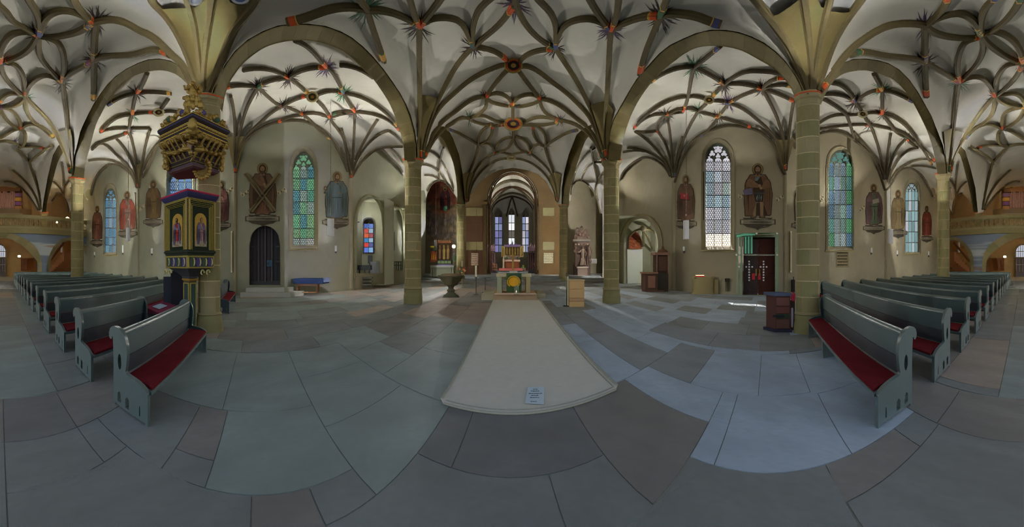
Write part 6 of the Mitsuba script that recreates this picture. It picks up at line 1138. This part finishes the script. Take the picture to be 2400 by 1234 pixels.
put('carpet_cover', floor_box(1157, 1259, 703.4, PZ + .012, .95), None, t, col=(128, 112, 90)); put('carpet_end', floor_box(1158, 1258, 690, PZ + .016, .9, PZ), None, t, col=(156, 140, 128))
t = thing('altar_table', 'stone table altar with a thick top on two upright slabs', 'altar'); YA_ = F * (EYE - PZ) / (686 - CY); zt_ = EYE - (641 - CY) / F * YA_
def abox(x0, x1, z0, z1, dy, depth, Y=YA_): X0, X1 = (x0 - CX) / F * Y, (x1 - CX) / F * Y; m = trimesh.creation.box([X1 - X0, depth, z1 - z0]); m.apply_translation([(X0 + X1) / 2, Y + dy + depth / 2, (z0 + z1) / 2]); return m
put('table_top', abox(1163, 1246, zt_ - .13, zt_, 0, 1.5), None, t, col=(134, 130, 108)); put('upright', abox(1165, 1176, PZ, zt_ - .13, .05, 1.3), None, t, col=(110, 116, 98)); put('upright', abox(1233, 1243, PZ, zt_ - .13, .05, 1.3), None, t, col=(124, 116, 88))
put('apron', abox(1176, 1233, zt_ - .24, zt_ - .13, .2, .2), None, t, col=(118, 114, 90))
t = thing('altar_cloth', 'dark green hanging with a golden sun disc on the front of the altar', 'cloth')
put('hanging', abox(1187, 1222, PZ + .04, zt_ + .01, -.05, .03), None, t, col=(40, 56, 34)); put('top_flap', abox(1187, 1222, zt_, zt_ + .012, -.05, 1.2), None, t, col=(46, 62, 40))
Yc = YA_ - .06; put('sun_disc', prism(disc(1204, 660, 12, 11, 26), Yc, .012), None, t, col=(190, 122, 34)); put('sun_half', prism([(1206, 650)] + [(1206 + 10.5 * math.sin(a), 660 - 10 * math.cos(a)) for a in np.linspace(.1, 3.0, 12)] + [(1206, 670)], Yc - .012, .01), None, t, col=(150, 118, 40)); a = np.linspace(2.2, 7.2, 24)
put('sun_ring', tube(at(1204 + 14.5 * np.cos(a), 660 + 13 * np.sin(a), Yc - .02), .035, 6), None, t, smooth=True, col=(140, 116, 46)); put('blue_stripe', abox(1200, 1216, zt_ - .16, zt_ - .03, -.06, .012), None, t, col=(42, 58, 64))
t = thing('open_book', 'open white book lying on a stand on the altar top', 'book')
for s in (0, 1): x0 = 1194 + s * 9.5; p4 = np.vstack([at([x0, x0 + 9.2, x0 + 9.2, x0], [640, 640, 634.5, 634.5], [YA_ + .3, YA_ + .3, YA_ + .62, YA_ + .62])]); put('page', (np.vstack([p4, p4 - [0, 0, .03]]), np.array([[0, 1, 2, 3], [7, 6, 5, 4], [0, 4, 5, 1], [1, 5, 6, 2], [2, 6, 7, 3], [3, 7, 4, 0]])), None, t, col=(150, 156, 152))
put('book_stand', abox(1194, 1213, zt_ + .005, zt_ + .03, .25, .45), None, t, col=(90, 88, 78))
t = thing('altar_paper', 'bluish folded paper lying right of the open book on the altar', 'paper'); put('sheet', abox(1217, 1231, zt_ + .002, zt_ + .03, .35, .3), None, t, col=(86, 118, 124))
t = thing('glass_lantern', 'glass candle lantern with a small flame in front of the altar cloth', 'lantern'); Yl = F * (EYE - PZ) / (690 - CY)
put('glass_body', lathe(1210, Yl, [(5, 689), (5.2, 688), (5.2, 669), (4.8, 668.5)], 20), 'thin_glass', t, smooth=40); put('foot', lathe(1210, Yl, [(0, 690.5), (5.6, 690.2), (5.4, 689), (0, 689)], 20), None, t, col=(96, 84, 70))
for x_ in (1206, 1209, 1212, 1214.5): put('wire', tube(at([x_, x_], [668.5, 689], Yl - .09), .007, 5), None, t, col=(130, 140, 130))
k_w = put('wax', lathe(1209.6, Yl, [(0, 689), (2.6, 689), (2.6, 685), (0, 685)], 14), None, t, col=(210, 180, 130)); put('flame', lathe(1209.6, Yl, [(0, 684.6), (.9, 683.4), (.6, 681.8), (0, 680)], 10), None, k_w, col=(240, 220, 170), emitter={'type': 'area', 'sampling_weight': .03, 'radiance': {'type': 'rgb', 'value': [9, 6, 2.6]}})
# bronze font
t = thing('baptismal_font', 'dark bronze baptismal font with a wide bowl on a turned foot', 'font'); Yf = float(floorY(697)) + .35
put('foot', lathe(1057, Yf, [(0, 697), (20, 697), (20.5, 695.5), (18.5, 694), (17, 691), (12.5, 689), (12, 687.5), (8.5, 685), (8, 682), (10.5, 680.5), (9.5, 679), (6.2, 676), (6, 673), (8, 671), (7, 669.5)], 32), None, t, smooth=35, col=(40, 40, 32))
put('bowl', lathe(1057, Yf, [(6.5, 670), (15, 667), (17, 665.5), (15.5, 664.5), (21, 659), (25, 653), (26.5, 649.5), (28.5, 648.5), (28.5, 646.5), (26, 645), (24, 646.5), (10, 655), (0, 656)], 36), None, t, smooth=35, col=(42, 40, 30)); put('lid_rim', lathe(1057, Yf, [(25.5, 646), (24, 642.5), (14, 640.5), (0, 640)], 32), None, t, smooth=35, col=(74, 62, 48))
for s in (-1, 1): put('handle', tube(at(1057 + s * np.array([25, 30, 31.5, 29, 25.5]), np.array([651, 650.5, 648, 645.5, 646.5]), Yf), .035, 6), None, t, smooth=True, col=(56, 54, 42))
t = thing('flower_stand', 'slim candle stand with a reddish dried flower arrangement right of the font', 'flower stand'); Yd = float(floorY(671)); 
put('pole', lathe(1083, Yd, [(3.8, 671), (3.8, 670), (.8, 669), (.8, 640), (1.6, 639), (1.2, 626), (2.2, 625), (1.4, 624)], 12), None, t, smooth=40, col=(120, 104, 78)); put('candle', lathe(1083, Yd, [(1.2, 624), (1.2, 611), (0, 611)], 10), None, t, smooth=40, col=(150, 144, 110))
rr = random.Random(3)
for i in range(22): a, r_ = rr.uniform(0, 6.28), rr.uniform(2, 9); put('blossom', ball(at(1082 + r_ * math.cos(a), 632 + r_ * .8 * math.sin(a), Yd - .15 * rr.random()), .075, 2, (1, .8, .9), .4, i), None, t, smooth=True, col=rr.choice([(150, 88, 62), (128, 66, 48), (168, 120, 92), (74, 84, 60), (60, 70, 52)]))
t = thing('paschal_candle', 'tall cream candle on a thin dark stand between font and altar', 'candle'); Yd = float(floorY(690)); put('candle', lathe(1115.5, Yd, [(2.2, 648), (2.2, 622.5), (1.6, 622), (0, 622)], 14), None, t, smooth=40, col=(176, 168, 134)); put('stand', lathe(1115.5, Yd, [(0, 690), (7, 690), (6.5, 688.6), (1, 687.5), (.9, 660), (1.5, 655), (2.6, 650), (2.6, 648), (0, 648)], 14), None, t, smooth=35, col=(58, 56, 54)); put('wick', tube(at([1115.5, 1115.7], [622, 620.6], Yd), .008, 5), 'black_iron', t)
def mic(cx, y0, y1, label, lean=0):
    t = thing('microphone_stand', label, 'microphone stand'); Yd = float(floorY(y1)); put('base', lathe(cx, Yd, [(0, y1), (8, y1 - .2), (8, y1 - 1.6), (1, y1 - 2.4)], 20), 'black_iron', t, smooth=35); put('pole', lathe(cx, Yd, [(1.0, y1 - 2), (1.0, y1 - (y1 - y0) * .5), (.7, y1 - (y1 - y0) * .52), (.6, y0 + 3)], 10), 'black_iron', t, smooth=40)
    put('microphone', lathe(cx, Yd, [(0, y0 + 4), (1.3, y0 + 3), (1.7, y0), (0, y0 - 2)], 10), None, t, smooth=True, col=(48, 48, 50)); return t
mic(1328, 640, 717, 'black microphone stand directly left of the stone ambo'); mic(1137.5, 652, 686, 'thin black microphone stand left of the altar')
t = thing('stone_ambo', 'plain box shaped cream stone ambo with horizontal joints', 'lectern'); Ya = float(floorY(719))
ys = [657, 677, 698, 705.5, 719]
for y0, y1 in zip(ys, ys[1:]): x0, x1 = 1335, 1369.5; q = abox(x0, x1, EYE - (y1 - .3 - CY) / F * Ya, EYE - (y0 + .3 - CY) / F * Ya, 0, .8, Ya); put('block', q, None, t, col=(150, 122, 84) if y0 != 698 else (140, 110, 80))
put('desk_top', abox(1333, 1371, EYE - (657 - CY) / F * Ya, EYE - (655 - CY) / F * Ya, -.05, .95, Ya), None, t, col=(150, 134, 104)); put('white_edge', abox(1331.5, 1334.8, 0, EYE - (648 - CY) / F * Ya, .3, .4, Ya), None, t, col=(146, 150, 128))
# ================================================================ choir furniture
YC = 60.0
def pb(t, nm, x0, y0, x1, y1, Y, d_, c_, mat=None): put(nm, pbox(x0, y0, x1, y1, Y, d_), mat, t, col=c_)
def carved_stall(x0, x1, label, Y=58, m=1):
    t = thing('choir_stall', label, 'choir stall'); w = x1 - x0
    pb(t, 'back', x0, 592, x0 + w * .75, 648, Y + .6, .2, (50, 38, 40)); pb(t, 'seat', x0 + w * .1, 632, x1, 636, Y, .7, (44, 40, 44)); pb(t, 'front', x0, 636, x1 - 1, 652, Y + .1, .2, (38, 40, 46)); pb(t, 'canopy', x0 - .5, 578, x0 + w * .7, 588, Y - .1, .8, (60, 46, 52))
    for i in range(4): put('cresting', prism([(x0 + i * w * .18, 579), (x0 + i * w * .18 + 1.6, 570 - (i % 2) * 3), (x0 + i * w * .18 + 3.2, 579)], Y, .12), None, t, col=(64, 50, 54)); pb(t, 'stall_post', x0 + i * w * .2, 588, x0 + i * w * .2 + 1.2, 648, Y + .4, .12, (66, 50, 46))
    for i in range(3): pb(t, 'arm_rest', x0 + w * .5 + i * 2, 616 + i * 4, x0 + w * .5 + i * 2 + 4, 620 + i * 4, Y - .2, .4, (78, 56, 42))
carved_stall(1142, 1168, 'dark carved choir stall on the left side of the choir'); carved_stall(1238, 1263, 'dark carved choir stall on the right side of the choir')
t = thing('high_altar', 'brown high altar block with a pale cornice at the end of the choir', 'altar'); pb(t, 'block', 1184, 612, 1217, 630, YC + 10, 1.5, (82, 48, 34)); pb(t, 'altar_slab', 1182, 608, 1219, 612.5, YC + 9.8, 1.9, (140, 118, 104)); pb(t, 'step', 1169, 628, 1232, 634, YC + 8.5, 3, (122, 66, 62))
pb(t, 'front_panel', 1187, 615, 1200, 627, YC + 9.97, .05, (92, 54, 36)); pb(t, 'front_panel', 1202, 615, 1214, 627, YC + 9.97, .05, (92, 54, 36))
t = thing('winged_altarpiece', 'gilded winged altarpiece with small figures on the high altar', 'altarpiece'); Yw = YC + 10.4
pb(t, 'predella', 1184, 598, 1218, 608, Yw, .4, (84, 70, 62)); pb(t, 'case', 1184, 576, 1218, 599, Yw + .2, .3, (56, 46, 34)); pb(t, 'frame_top', 1182, 573, 1220, 578, Yw, .5, (92, 76, 104))
for i in range(5): put('carved_figure', lathe(1188 + i * 6.5, Yw + .1, [(0, 597), (2, 596), (1.7, 588), (2.1, 584), (1.0, 581.5), (1.2, 579.5), (0, 578)], 8), 'gilt', t, smooth=True)
for x0, x1 in ((1175, 1184), (1218, 1227)): pb(t, 'wing', x0, 576, x1, 602, Yw + .1, .12, (112, 98, 62)); put('wing_figure', lathe((x0 + x1) / 2, Yw, [(0, 600), (2.4, 598), (1.8, 586), (0, 580)], 8), 'gilt', t, smooth=True)
for x_, h_ in ((1192, 568), (1201, 562), (1210, 568), (1197, 570), (1206, 570)): put('cresting', prism([(x_ - 2.4, 574), (x_, h_), (x_ + 2.4, 574)], Yw + .1, .12), None, t, col=(74, 66, 92))
t = thing('standing_cross', 'tall golden cross standing behind the altar, seen above the open book', 'cross'); Yx = 36.0
put('shaft', pbox(1200, 596, 1204.3, 634, Yx, .13), 'gilt', t); put('cross_arm', pbox(1195, 597, 1209, 600.5, Yx - .01, .13), 'gilt', t); put('foot', lathe(1202, Yx, [(5, 640.5), (4.5, 636), (2, 634.5), (1, 634)], 10), 'gilt', t); put('corpus', lathe(1202, Yx - .15, [(0, 610), (1.3, 608), (1.6, 601), (1, 597), (1.2, 594), (0, 592)], 8), 'gilt', t, smooth=True)
for x_, fl, lbl in ((1227, [(190, 160, 70), (170, 130, 60)], 'vase of yellow flowers right of the high altar'), (1213.5, [(150, 90, 110), (160, 110, 120)], 'vase of pink flowers on the right end of the high altar'), (1187.5, [(170, 160, 150)], 'vase of white flowers on the left end of the high altar')):
    plant('flower_vase', x_, 621 if x_ > 1220 else 598, 634 if x_ > 1220 else 609, 10, YC + (8.4 if x_ > 1220 else 9.9), lbl, n=10, flowers=fl)
t = thing('choir_figure', 'small pale carved figure standing left of the high altar', 'statue'); put('figure', lathe(1180, YC + 9, [(2.5, 630), (2, 618), (2.6, 608), (1.2, 604), (1.4, 601), (0, 599)], 10), None, t, smooth=True, col=(134, 116, 100)); put('base', lathe(1180, YC + 9, [(3, 634), (3, 630), (2.4, 629)], 8), None, t, col=(96, 80, 70))
t = thing('choir_chair', 'brown wooden chair in the choir left of the altar', 'chair'); Yh = 57
pb(t, 'seat', 1153, 630, 1166, 633, Yh, .5, (66, 46, 34)); pb(t, 'back', 1153, 618, 1165, 621, Yh + .45, .06, (74, 52, 38)); pb(t, 'back', 1153, 624, 1165, 627, Yh + .45, .06, (74, 52, 38))
for x_ in (1153, 1164): pb(t, 'leg', x_, 618, x_ + 1.4, 642, Yh + .45, .08, (60, 42, 32)); pb(t, 'leg', x_, 633, x_ + 1.4, 642, Yh + .02, .08, (60, 42, 32))
# left end wall: side altar
t = thing('side_altar', 'grey stone side altar table below the mural of judgement', 'altar'); Ys = 44.0
pb(t, 'altar_slab', 1008, 621, 1064, 626, Ys, 1.6, (104, 106, 100)); pb(t, 'block', 1014, 626, 1058, 648, Ys + .2, 1.2, (76, 78, 66)); pb(t, 'purple_cloth', 1024, 619.5, 1058, 621.5, Ys - .02, 1.6, (92, 86, 128)); pb(t, 'upright', 1009, 626, 1013, 648, Ys + .2, 1.2, (86, 90, 78)); pb(t, 'upright', 1059, 626, 1063, 648, Ys + .2, 1.2, (86, 90, 78))
t = thing('carved_shrine', 'brown and gold carved shrine with standing figures on the side altar', 'altarpiece'); Yq = Ys + .9
pb(t, 'case', 1025, 567, 1057, 610, Yq + .3, .3, (44, 34, 26)); pb(t, 'predella', 1024, 609, 1058, 618, Yq, .6, (40, 44, 44)); pb(t, 'frame_top', 1024, 565, 1058, 569, Yq, .5, (84, 52, 36))
for i in range(3): put('carved_figure', lathe(1031 + i * 9.5, Yq + .15, [(0, 608), (3.6, 606), (3, 594), (3.8, 587), (3, 583), (1.4, 581), (2, 578), (1.8, 575), (0, 573)], 10), None, t, smooth=True, col=((70, 54, 40), (104, 88, 50), (88, 72, 46))[i])
for i in range(4): put('predella_panel', pbox(1026 + i * 8, 611, 1032.5 + i * 8, 616.5, Yq - .03, .04), None, t, col=(74, 88, 56))
for i in range(6): put('tracery_crest', prism([(1026 + i * 5, 566), (1028.5 + i * 5, 560.5), (1031 + i * 5, 566)], Yq + .1, .1), None, t, col=(96, 66, 40))
t = thing('painted_wing', 'red and gold painted panel left of the carved shrine', 'painting'); pb(t, 'panel', 1009, 588, 1024, 611, Yq + .2, .1, (112, 58, 36)); pb(t, 'frame_foot', 1008, 610, 1024, 614, Yq + .1, .2, (84, 46, 34))
for i in range(3): put('gold_figure', lathe(1012 + i * 4.4, Yq + .1, [(0, 609), (1.6, 607), (1.2, 597), (0, 594)], 8), None, t, smooth=True, col=(168, 120, 56))
t = thing('candle_sconce', 'yellow lit candle lamp left of the carved shrine', 'candle lamp'); put('bulb', ball(at(1013, 578, Yq), .12, 2, (1.6, 1, .9)), None, t, smooth=True, col=(170, 150, 50)); put('arm', tube(at([1013, 1016], [580, 588], Yq + .1), .04, 5), 'black_iron', t)
t = thing('shrine_lamp', 'warm glowing lamp right of the carved shrine', 'lamp'); put('bulb', ball(at(1063.5, 577, Yq - .3), .17, 2), None, t, smooth=True, col=(230, 200, 150), emitter={'type': 'area', 'sampling_weight': .03, 'radiance': {'type': 'rgb', 'value': [3.2, 2.3, 1.2]}}); put('stem', tube(at([1063.5, 1063.5], [580, 621], Yq - .3), .04, 5), None, t, col=(90, 80, 84))
plant('flower_vase', 1065, 588, 621, 14, Ys + .6, 'violet flowers in a vase on the right end of the side altar', n=14, flowers=[(110, 84, 112), (84, 66, 92)]); plant('flower_vase', 1020, 572, 590, 0.1 + 9, Yq + .2, 'small green plant left of the carved shrine', n=9)
for i, (x0, x1, y0, y1, lbl, c_) in enumerate(((1104, 1121, 592, 622, 'pale board of carved lines on the left pier of the choir arch', (104, 84, 72)), (1274, 1297, 592, 617, 'pale board of carved lines on the right pier of the choir arch', (110, 98, 66)))):
    t = thing('inscription_board', lbl, 'inscription'); pb(t, 'board', x0, y0, x1, y1, YE - .12, .06, c_)
    for k in range(7 if i == 0 else 6): y = y0 + 1.5 + k * (4.2 if i == 0 else 4); pb(t, 'inscription_line', x0 + .8, y, x1 - .8 - (k % 3), y + 1.7, YE - .15, .03, (150, 140, 122))
# ================================================================ right end: epitaph
t = thing('carved_epitaph', 'tall dark brown carved epitaph with a standing figure against the bright end wall', 'epitaph'); Ye = 47.5; BR, BD = (46, 36, 31), (32, 24, 21)
pb(t, 'sarcophagus', 1354, 627, 1377, 648, Ye - .4, 1.0, (52, 44, 38)); pb(t, 'sarcophagus_lid', 1352, 624, 1379, 628, Ye - .5, 1.2, (62, 53, 47)); pb(t, 'plinth', 1346, 620, 1384, 648, Ye + .3, .6, BD); pb(t, 'back_slab', 1348, 574, 1380, 622, Ye + .5, .4, BD)
for x_ in (1349.5, 1377.5): put('pilaster', lathe(x_, Ye + .2, [(2.4, 624), (2.4, 621), (1.6, 619), (1.5, 584), (2.4, 581), (2.6, 577)], 10), None, t, smooth=30, col=BR)
pb(t, 'entablature', 1345, 568, 1382, 577, Ye, .8, BR); pb(t, 'cornice', 1343, 560, 1384, 565, Ye - .2, 1.1, (64, 54, 48)); pb(t, 'frieze', 1346, 565, 1381, 569, Ye + .1, .7, BD)
for i in range(5): put('frieze_head', ball(at(1349.5 + i * 7, 572, Ye - .08), .11, 1, noise=.2, seed=i), None, t, smooth=True, col=(59, 49, 43))
put('standing_figure', lathe(1366, Ye + .1, [(0, 621), (2, 620.5), (2.2, 612), (3.2, 606), (3.6, 598), (4.8, 590), (4.4, 584), (2, 582.5), (1.8, 581), (2.4, 579), (2, 576.5), (0, 575.5)], 14), None, t, smooth=True, col=(57, 47, 40)); put('figure_leg', tube(at([1364, 1362.5, 1361.5], [604, 612, 621], Ye), .085, 7), None, t, smooth=True, col=(62, 52, 45)); put('figure_leg', tube(at([1368, 1370.5, 1371.5], [604, 612, 621], Ye), .085, 7), None, t, smooth=True, col=(62, 52, 45)); put('figure_arm', tube(at([1362, 1357, 1355], [586, 592, 589], Ye), .07, 6), None, t, smooth=True, col=(54, 44, 38)); put('figure_arm', tube(at([1370, 1374, 1372], [586, 593, 599], Ye), .07, 6), None, t, smooth=True, col=(54, 44, 38))
pb(t, 'pediment_block', 1352, 547, 1375, 560, Ye + .2, .6, BR)
for i, (x_, y_, r_) in enumerate(((1349, 554, .16), (1379, 555, .15), (1355, 545, .18), (1371, 546, .18), (1363, 539, .2), (1360, 549, .15), (1367, 550, .15), (1363, 533, .12), (1353, 537, .12), (1373, 540, .13), (1346, 566, .12), (1382, 590, .2), (1382.5, 600, .18), (1383, 611, .15), (1347, 588, .12), (1381, 581, .14))): put('carving', ball(at(x_, y_, Ye), r_, 2, (.9, .7, 1.2), .5, i), None, t, smooth=True, col=BR if i % 2 else (50, 40, 35))
t = thing('small_plaque', 'small grey framed plaque on the bright wall right of the carved epitaph', 'plaque'); yy = 48.6; pb(t, 'plate', 1387, 606, 1399, 617, yy, .1, (96, 84, 72)); pb(t, 'relief', 1389, 608, 1397, 615, yy - .03, .04, (82, 72, 62))
# ================================================================ furniture along the side walls
t = thing('cloth_covered_table', 'wooden table with a dark blue cover against the left wall below the green window', 'table'); Yt = float(floorY(692))
put('cover', pbox(688, 652, 756, 664.5, Yt, .85), None, t, col=(22, 30, 54)); put('cover_end', pbox(682, 653, 688.3, 663, Yt + .1, .7), None, t, col=(40, 46, 44)); put('cover_end', pbox(756, 651, 762, 661, Yt + .1, .7), None, t, col=(80, 92, 124))
for x_, y in ((696, 691), (742, 687)): put('leg', pbox(x_ - 1.6, 664, x_ + 1.6, y, Yt + .05, .1), None, t, col=(70, 50, 36)); put('leg', pbox(x_ + 3, 664, x_ + 5.4, y - 4, Yt + .7, .1), None, t, col=(80, 54, 38))
put('stretcher', pbox(697, 683, 742, 686, Yt + .08, .06), None, t, col=(104, 66, 46)); put('apron', pbox(697, 664.5, 742, 670, Yt + .06, .05), None, t, col=(86, 56, 42))
t = thing('stone_trough', 'rounded sandstone candle trough against the right wall', 'trough'); Yt = float(floorY(690)) 
put('basin', lathe(1648, Yt + .55, [(30, 690), (30.5, 688), (27, 684), (26, 664), (27.5, 654), (29, 650), (29, 648), (26, 648), (24, 652), (0, 653)], 28, sq=.5), None, t, smooth=35, col=(104, 94, 66)); put('side_block', pbox(1676, 655, 1684, 690, Yt + .3, .6), None, t, col=(98, 88, 62))
t = thing('candle_tray', 'tray of small red votive candles on the stone trough', 'candle tray'); put('tray', pbox(1628, 650, 1668, 652, Yt + .35, .45), None, t, col=(70, 60, 46))
rr = random.Random(2); k_t = t
for i in range(9): x_ = 1631 + i * 2.3 + rr.uniform(-.4, .4); k_c = put('candle_cup', lathe(x_, Yt + .42 + .12 * (i % 3), [(0, 650.2), (1.3, 650), (1.5, 646), (1.1, 645.8)], 10), None, k_t, smooth=30, col=(170, 40, 50)); put('flame', ball(at(x_, 644.8, Yt + .42 + .12 * (i % 3)), .012, 1, (1, 1, 1.8)), None, k_c, col=(240, 200, 140), emitter={'type': 'area', 'sampling_weight': .03, 'radiance': {'type': 'rgb', 'value': [8, 4.5, 1.6]}})
t = thing('carved_confessional', 'dark brown carved wooden priest seat with a small dome, right of the side chapel arch', 'confessional'); Yt = float(floorY(684)); WB_, WD_ = (54, 40, 33), (44, 33, 28)
pb(t, 'upper_cabinet', 1539, 596, 1567, 640, Yt + .5, .7, WD_); pb(t, 'cornice', 1536, 591, 1570, 597, Yt + .4, .9, (84, 64, 54)); put('dome', lathe(1553, Yt + .8, [(13, 592), (12, 588), (8, 585), (4, 583.5), (2.4, 581), (2.8, 578), (0, 576)], 16), None, t, smooth=35, col=(66, 48, 38)); pb(t, 'upper_panel', 1543, 601, 1563, 634, Yt + .46, .06, WB_)
pb(t, 'lower_front', 1513, 640, 1541, 680, Yt, .9, WB_); pb(t, 'lower_panel', 1519, 646, 1536, 674, Yt - .04, .06, (84, 60, 50)); pb(t, 'ledge', 1511, 637.5, 1543, 641, Yt - .08, 1.0, (88, 66, 54)); pb(t, 'lower_side', 1541, 640, 1566, 682, Yt + .35, .8, (44, 40, 36)); pb(t, 'seat_base', 1516, 680, 1556, 684, Yt - .05, 1.0, (58, 44, 38))
for x_ in (1540, 1566): put('corner_post', lathe(x_, Yt + .45, [(1.6, 682), (1.2, 676), (1.6, 640), (1.2, 636), (1.5, 600), (2, 597)], 8), None, t, smooth=30, col=(88, 68, 58))
t = thing('book_cabinet', 'reddish brown wooden book cabinet in front of the thick near right column', 'cabinet'); Yt = float(floorY(778)); 
pb(t, 'body', 1818, 693, 1852, 772, Yt + .04, .42, (66, 46, 42)); pb(t, 'cabinet_top', 1816, 686, 1855, 693.5, Yt, .5, (60, 66, 82)); pb(t, 'base', 1815, 771, 1856, 778, Yt - .02, .5, (40, 38, 50)); pb(t, 'upper_drawer', 1820.5, 697, 1850, 716, Yt + .02, .03, (84, 56, 50)); pb(t, 'middle_drawer', 1820.5, 719, 1850, 734, Yt + .02, .03, (80, 50, 44)); pb(t, 'lower_door', 1820.5, 748, 1850, 769, Yt + .02, .03, (76, 54, 46)); pb(t, 'iron_band', 1814, 738, 1838, 742.5, Yt - .01, .05, (34, 34, 36)); pb(t, 'recess', 1820, 735, 1850, 746, Yt + .03, .02, (44, 52, 40))
t = thing('red_basket', 'red cloth basket on the floor side of the near right column, beside the book cabinet', 'basket'); Yr_ = Yt + .35; put('basket', prism([(1853, 688), (1864, 690), (1863, 704), (1857, 705), (1853, 700)], Yr_, .2), None, t, col=(156, 48, 72)); put('strap', tube(at([1855, 1859, 1863], [690, 684, 691], Yr_ - .1), .012, 5), None, t, col=(120, 36, 54)); pb(t, 'stand', 1854, 704, 1863, 776, Yr_ + .02, .15, (60, 52, 48))
t = thing('white_umbrella', 'rolled white banner leaning between book cabinet and near right column', 'banner'); put('cloth', lathe(1856.5, Yt + .12, [(0, 768), (2.4, 764), (3.2, 740), (2.6, 722), (0, 720)], 12), None, t, smooth=True, col=(136, 130, 148)); put('tip', lathe(1856.5, Yt + .12, [(.5, 772), (.6, 767)], 6), 'black_iron', t)
t = thing('candle_rack', 'little dark iron rack on the wall beside the white column loudspeaker at the right', 'rack'); pb(t, 'rack', 1858, 655, 1863, 684, float(wall_depth(1860)) - .3, .15, (40, 36, 34)); put('spike', tube(at([1860, 1860], [655, 648], float(wall_depth(1860)) - .25), .02, 5), 'black_iron', t)
